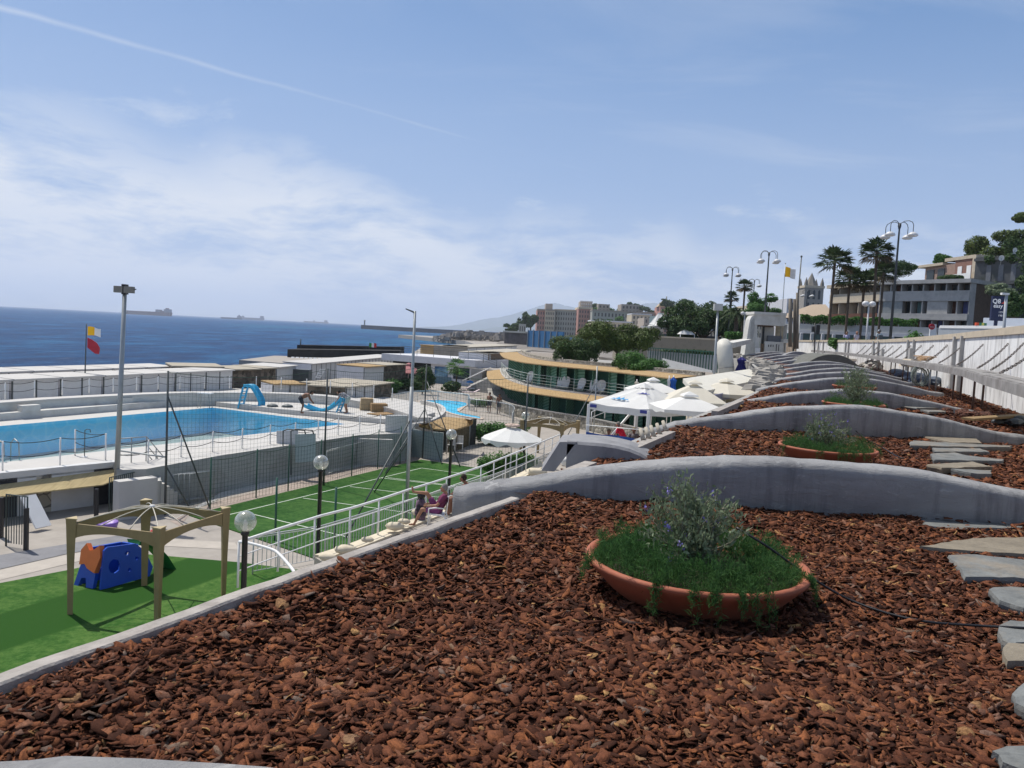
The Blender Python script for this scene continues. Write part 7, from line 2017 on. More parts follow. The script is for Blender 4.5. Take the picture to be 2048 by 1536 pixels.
yel = mat('yellow_flag_cloth', (.75, .42, .02), .8, .08, trans=.3); whi = mat('white_flag_cloth', (.65, .65, .66), .8, .08, trans=.3)
def cloth(m, o, w, h, ph, drop=0.0, x0=0.0, amp=.12):
 rows = []
 for q in range(9):
  u = q / 8; x = x0 + w * u
  rows.append([ZV(o.x + x, o.y + amp * math.sin(x * 4 + ph), o.z - drop * (x0 + w * u) - h * v + .03 * math.sin(x * 7 + v * 5)) for v in (0, .33, .66, 1)])
 m.loft(rows, smooth=True); return m
def flagpole(px0, py0, px1, py1, Y, label, zb, r=.06, flags=True, mt=steel, fl=None):
 top = D(px1, py1, Y); t = thing('flagpole', label, 'flagpole', (top.x, top.y, zb))
 MB().tube([ZV(D(px0, py0, Y).x, top.y, zb), top], [r, r * .6], 8).build('pole', mt, t)
 MB().ball(tuple(top), r * 1.2, 8, 6).build('finial', mt, t)
 return t, top
tg, tp = flagpole(1563, 650, 1571, 527, 85, 'flagpole with yellow and white flag above the white gate', -1.0)
cloth(MB(), tp - ZV(0, 0, .35), .62, 1.05, 0, .1).build('flag_yellow', yel, tg); cloth(MB(), tp - ZV(0, 0, .35), .5, 1.0, 0, .25, .62).build('flag_white', whi, tg)
flagpole(1591, 640, 1603, 513, 83, 'bare dark pole rising behind the concrete columns', -1.0, .10, mt=dark_steel)
b0 = D(169, 735, 48.5); tp = D(173, 648, 48.5)
tg = thing('flagpole', 'thin flagpole behind the white cabins with yellow white and red flags', 'flagpole', (b0.x, b0.y, GZ))
MB().tube([ZV(b0.x, b0.y, GZ), tp], [.05, .03], 6).build('pole', dark_steel, tg)
o = D(175, 653, 48.5); cloth(MB(), o, .42, .52, .5, .1, 0, .05).build('flag_yellow', yel, tg); cloth(MB(), o, .42, .50, .5, .12, .42, .05).build('flag_white', whi, tg)
text_mesh('BAGNI', .16, mat('flag_ink', (.25, .25, .22), .8), tg, o + ZV(.60, -.08, -.30), (1, .0, -.1), (0, 0, 1), .002, 'letters') if False else None
m = MB(); o = D(175, 675, 48.5); pts = [(0, 0), (.30, -.14), (.62, -.32), (.78, -.62), (.74, -1.0), (.50, -.98), (.22, -.80), (0, -.62)]
m.hexa([o + ZV(a, .02 + .04 * math.sin(a * 8), b) for a, b in pts], [o + ZV(a, -.01 + .04 * math.sin(a * 8), b) for a, b in pts]); m.build('flag_red', red_cloth, tg)
p = D(1630, 690, 70); t = thing('traffic_light', 'black traffic light on a pole behind the white wall', 'traffic light', (p.x, p.y, ROADZ))
MB().tube([ZV(p.x, p.y, ROADZ), D(1630, 646, 70)], .05, 6).build('pole', black_paint, t)
q = D(1636, 652, 70); MB().box((q.x, q.y, q.z - .75), (.32, .22, .85)).build('signal_head', black_paint, t)
q = D(1626, 655, 70); MB().box((q.x, q.y, q.z - .4), (.2, .2, .5)).build('signal_head', black_paint, t)
p = D(1864, 655, 45); t = thing('no_entry_sign', 'round red no entry sign on a white column at the right', 'road sign', (p.x, p.y, ROADZ))
MB().box((p.x + .12, p.y + .12, ROADZ), (.34, .08, 2.55)).build('column', white_metal, t)
m = MB(); m.tube([p + ZV(0, .05, .05), p + ZV(0, .0, .05)], .17, 24, smooth=False); m.build('disc', mat('sign_red', (.42, .02, .03), .5), t)
MB().box((p.x, p.y - .012, p.z + .0), (.24, .02, .06)).build('bar', mat('sign_pink', (.55, .25, .25), .5), t)
for k in range(4): MB().box((p.x + .02, p.y + .05, ROADZ + 1.05 + k * .16), (.40, .04, .08)).build('chevron_stripe', black_paint, t)
st_m = mat('station_grey', (.36, .39, .42), .6, .06, coord='World')
t = thing('petrol_station', 'low grey petrol station building with flat roof behind the wall at the right', 'petrol station', tuple(D(1950, 700, 48))[:2] + (ROADZ,))
a, b, c_, d_2 = D(1874, 690, 53), D(2200, 690, 42), D(2200, 690, 50), D(1874, 690, 60)
MB().hexa([(p.x, p.y, ROADZ) for p in (a, b, c_, d_2)], [(p.x, p.y, 1.75) for p in (a, b, c_, d_2)]).build('wall', st_m, t)
MB().hexa([(p.x, p.y - (.15 if k < 2 else 0), 1.75) for k, p in enumerate((a, b, c_, d_2))], [(p.x, p.y - (.15 if k < 2 else 0), 1.93) for k, p in enumerate((a, b, c_, d_2))]).build('roof_edge', white_metal, t)
a, b, c_, d_2 = D(1962, 690, 56), D(2200, 690, 50), D(2200, 690, 60), D(1962, 690, 66)
MB().hexa([(p.x, p.y, 2.15) for p in (a, b, c_, d_2)], [(p.x, p.y, 2.75) for p in (a, b, c_, d_2)]).build('canopy', mat('canopy_white_blue', (.48, .52, .58), .5, .05), t)
for k, c in enumerate(((.6, .08, .03), (.03, .2, .12), (.55, .5, .1), (.04, .16, .10))):
 q = D(1945 + k * 5, 645, 50.5); MB().box((q.x, q.y - .5, 1.93), (.17, .2, .20)).build('small_sign', mat(f'small_sign{k}', c, .6), t)
p = D(1994, 690, 52); t = thing('petrol_sign', 'dark blue petrol sign reading Q8 easy under the wooded slope', 'sign', (p.x, p.y, ROADZ))
a, b = D(1980, 641, 52), D(2009, 593, 52); navy = mat('sign_navy', (.010, .014, .05), .4, .05)
MB().box(((a.x + b.x) / 2, 52, a.z), (b.x - a.x, .18, b.z - a.z)).build('board', navy, t)
MB().box(((a.x + b.x) / 2, 52.03, ROADZ), (.2, .1, a.z - ROADZ)).build('stand', navy, t)
cxs = (a.x + b.x) / 2 - .02; tw = mat('sign_white', (.8, .8, .8), .5)
text_mesh('Q8', .42, tw, t, (cxs - .12, 51.9, b.z - .48), (1, 0, 0), (0, 0, 1), .004, 'lettering', .008)
text_mesh('easy', .36, tw, t, (cxs, 51.9, b.z - .76), (1, 0, 0), (0, 0, 1), .004, 'lettering', .006)
for k, s_ in enumerate(('1.79', '1.98')): text_mesh(s_.replace('.', ''), .19, tw, t, (cxs + .20, 51.9, b.z - 1.12 - k * .22), (1, 0, 0), (0, 0, 1), .003, 'price')
m = MB(); q = ZV(cxs + .20, 51.89, b.z - .47); m.poly([q + ZV(-.02, 0, .0), q + ZV(.14, 0, .10), q + ZV(.24, 0, .30), q + ZV(.26, 0, .06), q + ZV(.12, 0, -.02)]); m.build('red_sail', mat('sail_red', (.6, .08, .05), .5), t)
b_ = D(2008, 670, 46); tp = D(2013, 590, 46)
t = thing('camera_pole', 'thick grey pole with a small camera standing beside the dark blue sign', 'pole', (b_.x, b_.y, ROADZ))
MB().tube([ZV(b_.x, b_.y, ROADZ), tp], .085, 10).build('pole', st_m, t); MB().box((tp.x - .1, tp.y, tp.z), (.42, .2, .12)).build('camera', white_metal, t)
p = D(1825, 690, 58); bush('rounded bushy dwarf palm shrub behind the wall, left of the no entry sign', (p.x, p.y, ROADZ), (1.25, 1.1, 1.35), leaf_mid, 7000, .13, 71, k=9)
for i, (x0, x1, Y, z0, z1, lb) in enumerate(((1453, 1497, 92, -.2, 1.25, 'square clipped hedge left of the white gate'), (1598, 1835, 96, 2.9, 3.9, 'long green hedge running along the terrace under the palms'), (1665, 1800, 70, -.1, .85, 'low clipped hedge strip behind the people on the pavement'))):
 a, b = D(x0, 690, Y), D(x1, 690, Y - 4 if i == 1 else Y); t = thing('hedge', lb, 'hedge', (a.x, a.y, z0), group='clipped hedges')
 rng = np.random.default_rng(80 + i); k = 5200 if i == 1 else 3000
 T = np.column_stack([rng.random(k), rng.random(k), rng.random(k)])
 T = np.column_stack([a.x + (b.x - a.x) * T[:, 0], a.y + (b.y - a.y) * T[:, 0] + 1.1 * T[:, 1], z0 + (z1 - z0) * np.sqrt(T[:, 2]) + .12 * np.sin(T[:, 0] * 40)])
 N = rng.normal(0, 1, (k, 3)); N[:, 1] -= .6; N[:, 2] += .6; N /= np.linalg.norm(N, axis=1)[:, None]
 aa = np.cross(N, rng.normal(0, 1, (k, 3))); aa /= np.linalg.norm(aa, axis=1)[:, None]; bb = np.cross(N, aa); s = (.13 * rng.uniform(.6, 1.4, k))[:, None]
 V = np.stack([T - aa * s, T - bb * s * .6, T + aa * s, T + bb * s * .6], 1).reshape(-1, 3)
 np_mesh('foliage', V, [np.arange(k)[:, None] * 4 + np.array([[0, 1, 2, 3]])], leaf_mid, parent=t)
t = thing('podium', 'long pale podium wall with teal window strip below the apartment house', 'podium', tuple(D(1720, 690, 95))[:2] + (ROADZ,))
a, b = D(1590, 690, 100), D(1872, 690, 88)
def pod(z0, z1, off_, m_, nm):
 MB().hexa([(a.x, a.y - off_, z0), (b.x, b.y - off_, z0), (b.x, b.y + 7, z0), (a.x, a.y + 7, z0)], [(a.x, a.y - off_, z1), (b.x, b.y - off_, z1), (b.x, b.y + 7, z1), (a.x, a.y + 7, z1)]).build(nm, m_, t)
pod(ROADZ, .55, .3, mat('podium_stone', (.33, .26, .2), .9, .4, scale=2, coord='World'), 'stone_base'); pod(.55, 1.75, 0, mat('teal_glass_strip', (.05, .10, .10), .3, .3, scale=.8, coord='World'), 'window_strip')
pod(1.75, 2.15, .25, cab_w, 'ledge'); pod(2.15, 2.95, .05, mat('podium_white', (.42, .43, .43), .8, .08, coord='World'), 'parapet')
for k in range(12):
 p = a.lerp(b, (k + .5) / 12); MB().box((p.x, p.y - .16, .55), (.35, .3, 1.2)).build('pier', cab_w, t)
bush('clump of agaves and rubble plants on the podium base', D(1645, 690, 93)[:2] + (ROADZ,), (2.4, .8, .8), leaf_mid, 1600, .14, 73)
# ------------------------------------------------------------------ palms
for px, pt, Y, cr_, sd, lb, ln in ((1662, 522, 76, 1.9, 1, 'leftmost tall fan palm with a dense skirted crown', 0.1), (1746, 503, 74, 1.75, 2, 'tallest fan palm standing before the apartment house roof', -.25),
                           (1692, 556, 80, 1.7, 3, 'shorter fan palm right of the leftmost tall one', .0), (1721, 562, 79, 1.6, 4, 'shorter fan palm left of the tallest one', .0),
                           (1760, 545, 88, 1.9, 9, 'half hidden palm between the tallest palm and the terrace garden', .1),
                           (1482, 572, 110, 1.35, 5, 'small fan palm below the leftmost four headed lamps', .0), (1455, 594, 116, 1.2, 6, 'smallest fan palm at the left of the roadside group', .0)):
 top = D(px + 8, pt, Y); zt = top.z
 fan_palm(lb, (top.x - ln, top.y, ROADZ), zt - ROADZ, cr_, sd, 'palm trees', lean=(ln, 0), fronds=58)
p = D(1474, 628, 104); fan_palm('broad feathery date palm left of the white gate', (p.x, p.y, ROADZ), p.z - ROADZ, 2.9, 7, 'palm trees', skirt=False, fronds=44, tr=.3, phoenix=True)
rq = random.Random(90)
for i, (px, py, Y, w, h, mt, lb) in enumerate(((1375, 640, 118, 3.6, 4.2, leaf_dark, 'dark roadside tree directly right of the white cafe'), (1408, 630, 114, 4.2, 5.2, leaf_dark, 'big dark roadside tree in the middle of the dark group'),
  (1440, 625, 116, 3.8, 5.0, leaf_dark, 'dark roadside tree behind the square floodlight'), (1352, 648, 124, 2.6, 3.4, leaf_dark, 'low dark tree behind the white parked tent'),
  (1480, 640, 118, 3.0, 3.6, leaf_pine, 'olive green tree behind the date palm'), (1535, 604, 130, 3.2, 3.6, leaf_mid, 'bright green leafy tree above the gate lintel'), (1515, 615, 134, 2.4, 3.0, leaf_mid, 'smaller bright tree left above the gate lintel'))):
 top = D(px, py, Y); zb = ROADZ; H = top.z - zb + h * .3
 bl = [((rq.uniform(-1, 1) * w * .75, rq.uniform(-1, 1) * w * .5, H - h * .5 + rq.uniform(-.45, .4) * h), (w * rq.uniform(.3, .5), w * rq.uniform(.3, .45), h * rq.uniform(.2, .34))) for _ in range(12)]
 tree(lb, (top.x, top.y, zb), max(1.0, H - h), bl, mt, 8500, .19, 100 + i, .18, group='roadside trees')
# ------------------------------------------------------------------ apartment house
pf = mat('facade_grey', (.43, .42, .40), .8, .06, scale=1, coord='World', dirt=(.2, .2, .2), dirt_amt=.5)
pt_ = mat('facade_tan', (.50, .43, .33), .8, .08, coord='World'); br = mat('red_brown_shutter', (.13, .055, .035), .7, .2, coord='World')
gl = mat('dark_window_glass', (.03, .04, .045), .15, .2)
t = thing('apartment_house', 'grey terraced apartment house with red brown loggias behind the palms', 'apartment house', tuple(D(1840, 690, 104))[:2] + (ROADZ,))
A2, B2, L2 = D(1751, 690, 110), D(1930, 690, 100), D(1652, 690, 122)
def fseg(a, b, u0, u1, z0, z1, off_, dep, m_, nm):
 d = (b - a); L = d.length; d = d.normalized(); d.z = 0; nr = Vector((d.y, -d.x, 0))
 p0, p1 = a + d * (L * u0) + nr * off_, a + d * (L * u1) + nr * off_
 q0, q1 = p0 - nr * dep, p1 - nr * dep
 return MB().hexa([(p.x, p.y, z0) for p in (p0, p1, q1, q0)], [(p.x, p.y, z1) for p in (p0, p1, q1, q0)]).build(nm, m_, t)
for a, b, fm, wm in ((A2, B2, pf, pf), (L2, A2, pt_, pf)):
 fseg(a, b, 0, 1, 2.5, 9.3, -1.4, 10, mat('loggia_back', (.11, .075, .055), .85, .25, coord='World'), 'loggia_wall')
 fseg(a, b, -.02, 1.02, 9.25, 9.75, .5, 11, fm, 'roof_band')
 fseg(a, b, 0, 1, 7.2, 8.3, 0, .25, fm, 'parapet'); fseg(a, b, 0, 1, 6.95, 7.2, .1, 1.6, fm, 'floor_slab')
 fseg(a, b, 0, 1, 4.7, 5.3, .15, .3, fm if a is A2 else br, 'parapet'); fseg(a, b, 0, 1, 4.45, 4.7, .2, 1.8, fm, 'floor_slab')
 nb = 8 if a is A2 else 5
 for k in range(nb + 1): fseg(a, b, k / nb - .006, k / nb + .006, 3.0, 9.25, -.1, 1.3, fm, 'pillar')
 rq = random.Random(12)
 for k in range(nb):
  for z0, z1 in ((7.3, 9.1), (4.8, 6.9), (2.9, 4.4)):
   m_ = rq.choice((gl, gl, br, br, mat('curtain_blue', (.10, .12, .30), .8), mat('curtain_teal', (.12, .22, .24), .8)))
   fseg(a, b, (k + .15) / nb, (k + rq.uniform(.45, .8)) / nb, z0, z1, -1.34, .05, m_, 'window')
   if rq.random() < .3: fseg(a, b, (k + .84) / nb, (k + .97) / nb, z0, z1, -1.33, .05, white_metal, 'shutter')
fseg(A2, B2, .56, .78, 4.7, 6.95, -.05, 1.3, pf, 'wall_panel'); fseg(A2, B2, .05, .28, 4.7, 7.0, -.03, .1, mat('teal_facade', (.26, .28, .28), .7), 'wall_panel')
t = thing('upper_house', 'pinkish upper house with balcony and roof railing behind the apartment house', 'house', tuple(D(1905, 690, 122))[:2] + (ROADZ,))
a, b = D(1838, 690, 128), D(1937, 690, 116)
fseg(a, b, 0, 1, 5, 14.0, 0, 9, mat('pink_house_wall', (.32, .22, .175), .85, .15, coord='World'), 'wall')
fseg(a, b, -.15, .42, 13.9, 14.3, .5, 9, cream_cap, 'flat_roof'); fseg(a, b, .42, 1.0, 14.4, 14.9, .2, 9, cream_cap, 'flat_roof')
fseg(a, b, .62, 1, 11.6, 14.4, .05, .1, mat('loggia_pink', (.24, .13, .10), .8), 'loggia'); fseg(a, b, .6, 1.0, 10.9, 12.2, .7, .08, white_metal, 'balcony_railing')
fseg(a, b, .97, 1.03, 8, 14.8, .3, 1.5, cream_cap, 'corner_pier')
for u0, u1 in ((.05, .2), (.28, .42), (.68, .76), (.85, .93)): fseg(a, b, u0, u1, 11.2, 13.4, .12, .1, gl if u0 < .5 else white_metal, 'window')
t = thing('ivy_wall', 'tall shaded concrete terrace wall overgrown with ivy at the right', 'wall', tuple(D(1985, 690, 112))[:2] + (ROADZ,))
a, b = D(1936, 690, 114), D(2034, 690, 108)
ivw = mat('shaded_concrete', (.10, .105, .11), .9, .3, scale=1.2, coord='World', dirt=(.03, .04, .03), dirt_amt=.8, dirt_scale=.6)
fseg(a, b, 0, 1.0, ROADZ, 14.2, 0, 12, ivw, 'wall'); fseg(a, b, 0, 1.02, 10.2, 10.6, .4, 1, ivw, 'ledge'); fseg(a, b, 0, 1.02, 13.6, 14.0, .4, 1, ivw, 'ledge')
for u in (.25, .5, .75): fseg(a, b, u, u + .1, 10.7, 13.0, .06, .1, mat('dim_grey_panel', (.17, .18, .20), .8), 'panel')
foliage('ivy', t, leaf_dark, [((lerp(a.x, b.x, u), lerp(a.y, b.y, u) - .4, z), (r_, .7, r_ * .8)) for u, z, r_ in ((.1, 8, 2), (.3, 5, 3), (.55, 4, 3), (.05, 3.5, 2.5), (.8, 6, 3), (.45, 9.5, 1.5), (.3, 13.8, 1.0), (.7, 13.8, 1.0), (.95, 3, 2.5))], 14000, .2, 120)
for i, (x, y, s) in enumerate(((2003, 516, .40), (2030, 500, .33), (2028, 509, .3))):
 p = D(x, y, 109); t = thing('satellite_dish', ['large satellite dish on the ivy covered terrace wall', 'upper small satellite dish at the right end of the ivy wall', 'lower small satellite dish at the right end of the ivy wall'][i], 'satellite dish', tuple(p), group='satellite dishes')
 m = MB(); rows = []
 for q in range(4):
  r_ = s * q / 3; rows.append([p + ZV(r_ * math.cos(a_ * .52), -.25 * (1 - (q / 3) ** 2) * -1 * s - .3 * r_ * math.sin(a_ * .52) * .5, r_ * math.sin(a_ * .52)) for a_ in range(12)])
 m.loft(rows, closed=True); m.build('dish', white_metal, t); MB().tube([p, p - ZV(0, -.1, s + .6)], .04, 5).build('mast', steel, t)
m = MB(); rows = []
for j in range(9):
 y = lerp(96, 175, j / 8); rows.append([(x, y + 6 * math.sin(x * .1), max(ROADZ, -1 + (x - 52 - .12 * y) * .42 + .05 * (y - 96))) for x in [lerp(40, 150, k / 12) for k in range(13)]])
m.loft(rows); m.build('hillside', mat('slope_soil', (.06, .065, .035), .95, .3, scale=.4, coord='World'), kind='structure')
for i, (px, py, Y, w, h, mt, lb) in enumerate(((1994, 496, 128, 4.8, 4.6, leaf_pine, 'big tree with two humps above the ivy wall'), (2038, 500, 124, 3.6, 5.0, leaf_dark, 'dark tree at the right edge above the satellite dishes'),
       (2056, 428, 122, 2.9, 1.7, leaf_pine, 'umbrella pine crown entering at the upper right photo edge'), (2062, 565, 118, 3.0, 5, leaf_dark, 'dark tree mass at the right edge beside the ivy wall'), (2030, 612, 62, 1.3, 1.6, leaf_dark, 'dark leafy tree right behind the petrol sign'),
       (2003, 580, 96, 1.8, 1.2, leaf_silver, 'pale flowering bush above the petrol sign'), (2100, 560, 100, 4.0, 7, leaf_dark, 'large dark tree cut by the right photo edge'))):
 top = D(px, py, Y); zb = ROADZ; H = top.z - zb
 bl = [((rq.uniform(-1, 1) * w * .75, rq.uniform(-1, 1) * w * .5, H + rq.uniform(-.5, .45) * h), (w * rq.uniform(.28, .5), w * rq.uniform(.3, .45), h * rq.uniform(.2, .34))) for _ in range(12)]
 tree(lb, (top.x, top.y, zb), max(1.0, H - h * .4), bl, mt, 15000 if Y > 70 else 6000, .2 if Y > 70 else .12, 140 + i, .2, group='trees on the wooded slope')
for i, (px, py, Y, w, h, mt, lb) in enumerate(((1800, 535, 112, 2.6, 1.3, leaf_dark, 'broad roof garden bush on the apartment house'), (1755, 548, 113, 1.6, 1.0, leaf_mid, 'mixed roof garden plants at the palm side of the roof'), (1885, 517, 125, 1.5, .9, leaf_mid, 'roof garden tree on top of the pink house'), (1905, 556, 103, 2.0, .5, leaf_dark, 'trailing roof garden plants on the right part of the roof'))):
 p = D(px, py, Y); bush(lb, (p.x, p.y, p.z - h * 1.0), (w, 1.2, h), mt, 3500, .15, 160 + i, group='roof garden plants', k=8)
# ------------------------------------------------------------------ far coast, town, ships, mountains
t = thing('white_cafe', 'white cafe with slanted white awnings on the promenade', 'cafe', tuple(D(1330, 670, 128))[:2] + (ROADZ,))
a, b = D(1292, 690, 132), D(1368, 690, 124)
fseg(a, b, 0, 1, ROADZ, 1.0, 0, 8, mat('cafe_dark', (.05, .06, .07), .5, .3), 'ground_floor'); fseg(a, b, -.08, 1.05, 1.9, 2.15, .8, 9, cab_w, 'ledge')
fseg(a, b, .05, 1, 2.15, 3.9, 0, 7, mat('cafe_glass', (.25, .32, .32), .4, .2), 'upper_floor')
m = MB(); q0, q1, q2, q3 = D(1295, 652, 130), D(1322, 635, 131), D(1366, 640, 128), D(1345, 648, 124)
m.hexa([p - ZV(0, 0, .12) for p in (q0, q1, q2, q3)], [q0, q1, q2, q3]); m.build('awning', canvas_w, t)
m = MB(); q0, q1, q2, q3 = D(1298, 648, 127), D(1317, 625, 128), D(1328, 627, 128), D(1308, 650, 126); m.hexa([p - ZV(0, 0, .1) for p in (q0, q1, q2, q3)], [q0, q1, q2, q3]); m.build('slanted_sail', canvas_w, t)
fseg(a, b, .55, .95, 2.2, 3.2, -.5, .05, cab_w, 'railing_panel')
p = D(1372, 668, 112); t = thing('market_tent', 'small white peaked tent below the dark trees', 'tent', (p.x, p.y, ROADZ))
MB().lathe([(1.5, 0), (.9, .45), (.1, .75), (0, .8)], (p.x, p.y, .95), 4, smooth=False, a0=R(45)).build('canopy', canvas_w, t)
for dx in (-1, 1): MB().tube([ZV(p.x + dx, p.y - 1, ROADZ), ZV(p.x + dx, p.y - 1, 1.0)], .05, 5).build('leg', white_metal, t)
def windows(a, b, u0, u1, nu, z0, z1, nz, off_, m_, w=.45, h=.55):
 d = (b - a); L = d.length; d.z = 0; d.normalize(); nr = Vector((d.y, -d.x, 0))
 for i in range(nu):
  for j in range(nz):
   u = L * lerp(u0, u1, (i + .5) / nu); z = lerp(z0, z1, (j + .5) / nz); hw = L * (u1 - u0) / nu * w / 2; hh = (z1 - z0) / nz * h / 2
   p = a + d * u + nr * off_; MB().poly([(p - d * hw)[:2] + (z - hh,), (p + d * hw)[:2] + (z - hh,), (p + d * hw)[:2] + (z + hh,), (p - d * hw)[:2] + (z + hh,)]).build('window', m_, t)
def block(name, label, cat, pa, pb, Ya, Yb, zb, zt, dep, m_, win=None, cornice=None, group=None, roof=None):
 global t
 a, b = D(pa, 690, Ya), D(pb, 690, Yb)
 t = thing(name, label, cat, tuple((a + b) / 2)[:2] + (zb,), group=group)
 fseg(a, b, 0, 1, zb, zt, 0, dep, m_, 'wall')
 if cornice: fseg(a, b, -.01, 1.01, zt, zt + cornice[0], .8, dep, cornice[1], 'cornice')
 if win: windows(a, b, .03, .97, win[0], zb + (zt - zb) * .04, zt * .98 + zb * .02, win[1], .06, win[2] if len(win) > 2 else gl)
 return t, a, b
pink = mat('hotel_pink', (.46, .24, .20), .85, .1, coord='World'); hcream = mat('hotel_cream', (.56, .48, .36), .85, .1, coord='World'); hgrey = mat('hotel_grey', (.38, .38, .34), .85, .1, coord='World'); htan = mat('hotel_tan', (.38, .33, .28), .85, .12, coord='World')
hw = mat('hotel_window', (.09, .085, .08), .5, .2)
H0 = 3
block('seaside_hotel', 'pink left wing of the big seaside hotel', 'hotel', 1071, 1087, 690, 690, -2, 20.5, 40, pink, (3, 5, hw), (1.2, htan), 'blocks of the seaside hotel')
block('seaside_hotel', 'cream middle wing of the big seaside hotel', 'hotel', 1087.2, 1106, 685, 685, -2, 20.5, 40, hcream, (5, 5, hw), (1.2, htan), 'blocks of the seaside hotel')
block('seaside_hotel', 'long grey green wing of the big seaside hotel', 'hotel', 1106.2, 1153, 690, 680, -2, 21, 40, hgrey, (9, 5, hw), (1.2, hcream), 'blocks of the seaside hotel')
block('seaside_hotel', 'pink tower wing of the big seaside hotel beside the pine', 'hotel', 1153.2, 1181, 660, 660, -2, 22.6, 40, pink, (5, 6, hw), (1.6, hcream), 'blocks of the seaside hotel')
block('rooftop_pavilion', 'grey roof pavilion on top of the pink and cream hotel wings', 'roof pavilion', 1087, 1101, 700, 700, 21.7, 27, 20, htan)
block('villa', 'slim turret with white arches above the pink tower wing', 'villa', 1156, 1180, 675, 675, 23, 29, 20, htan, (5, 2, cab_w), (1, cab_w))
for i, (x0, x1, z0, z1, m_, Y, lb, cn) in enumerate(((1181, 1262, 5, 21, hgrey, 640, 'long grey blue town block directly above the big pine', htan), (1192, 1215, 25, 30, htan, 720, 'far tan house behind the long grey town block', None), (1238, 1282, 22, 30, htan, 700, 'brown town house with flat roof right of the long grey block', None),
  (1260, 1300, 8, 17, hcream, 560, 'pale town block with white ledges left above the cafe', cab_w), (1316, 1348, 18, 26, pink, 620, 'reddish town villa with pyramid roof above the cafe', None), (1255, 1312, 18, 22, htan, 640, 'low brown town block between the pale block and the villa', None),
  (1372, 1382, 22, 29, hgrey, 560, 'small distant grey tower above the dark trees', None), (1285, 1325, 4, 13, htan, 480, 'low tan town house behind the cafe', None), (1180, 1262, -2, 10, hcream, 520, 'cream town house half hidden by the big pine', cab_w),
  (1568, 1592, 4, 20, cab_w, 330, 'white house seen between the gate and the concrete columns', None), (1395, 1440, 8, 16, hcream, 420, 'cream house peeping over the dark roadside trees', None), (1495, 1530, 8, 20, hcream, 400, 'beige house behind the small palms', None))):
 tb_, a, b = block('town_house', lb, 'town house', x0, x1, Y, Y, z0 - 22 if z0 > 15 else z0 - 6, z1, 25, m_, (max(3, int((x1 - x0) / 7)), 7 if z0 > 15 else 4, hw), (.9, cn) if cn else None, 'town houses on the far coast')
 if 'pyramid' in lb:
  c = (a + b) / 2; MB().lathe([(11, 0), (3.5, 6), (0, 6.3)], (c.x, c.y + 10, z1), 4, smooth=False, a0=R(45), sy=.7).build('roof', mat('beige_tile_roof', (.42, .33, .22), .85), tb_)
  MB().tube([(c.x, c.y + 10, z1 + 6), (c.x, c.y + 10, z1 + 9)], .5, 5).build('finial', hgrey, tb_)
tb_, a, b = block('tiled_house', 'cream house with a pinkish hipped roof left of the apartment house', 'house', 1596, 1662, 135, 128, ROADZ, 5.0, 12, hcream, (10, 2, gl))
e0, e1_, r0, r1_ = D(1590, 690, 133), D(1668, 690, 126), D(1618, 690, 139), D(1645, 690, 136)
m = MB(); p = [ZV(e0.x, e0.y, 5), ZV(e1_.x, e1_.y, 5), ZV(e1_.x, e1_.y + 13, 5), ZV(e0.x, e0.y + 13, 5), ZV(r0.x, r0.y, 7.6), ZV(r1_.x, r1_.y, 7.6)]
m.poly([p[0], p[1], p[5], p[4]]); m.poly([p[1], p[2], p[5]]); m.poly([p[2], p[3], p[4], p[5]]); m.poly([p[3], p[0], p[4]]); m.build('roof', mat('pink_tile_roof', (.33, .26, .19), .85, .1, coord='World'), tb_)
Yc = 300; c = D(1620, 600, Yc); k_ = Yc / F
t = thing('church_tower', 'stone church tower with pointed spire and four pinnacles', 'church tower', (c.x, c.y, ROADZ))
zt0 = D(1620, 577, Yc).z; hwid = 18.5 * k_
MB().box((c.x, c.y, ROADZ), (hwid * 2, hwid * 2, zt0 - ROADZ)).build('shaft', mat('tower_stone', (.31, .29, .26), .85, .12, coord='World'), t)
MB().box((c.x, c.y, zt0), (hwid * 2.15, hwid * 2.15, .9)).build('cornice', hcream, t)
MB().lathe([(hwid * .72, 0), (hwid * .55, 1.2), (0, D(1622, 545, Yc).z - zt0 - .9)], (c.x, c.y, zt0 + .9), 8, smooth=False).build('spire', mat('spire_stone', (.24, .22, .19), .85, .15), t)
for sx in (-1, 1):
 for sy in (-1, 1): MB().lathe([(.75, 0), (.7, 1.0), (0, 3.2)], (c.x + sx * hwid * .85, c.y + sy * hwid * .85, zt0 + .9), 6, smooth=False).build('pinnacle', MC['spire_stone'], t)
m = MB()
for k in (-.55, 0, .55):
 for z0, z1 in ((zt0 - 4.2, zt0 - 1.2), (zt0 - 8.5, zt0 - 6)):
  x = c.x + k * hwid; MB().poly([(x - .45, c.y - hwid - .05, z0), (x + .45, c.y - hwid - .05, z0), (x + .45, c.y - hwid - .05, z1), (x, c.y - hwid - .05, z1 + .6), (x - .45, c.y - hwid - .05, z1)]).build('belfry_opening', gl, t)
m = MB(); rows = []
for j in range(7):
 y = lerp(560, 1500, j / 6)
 rows.append([(lerp(10, 1500, k / 24), y + 10 * math.sin(k), -3 + (1 - math.exp(-k / 6)) * lerp(8, 48, j / 6) + 3 * math.sin(k * 1.7 + j)) for k in range(25)])
m.loft(rows); m.build('town_hill', mat('far_green_hill', (.045, .065, .035), .95, .4, scale=.02, coord='World'), kind='structure')
rq = random.Random(222)
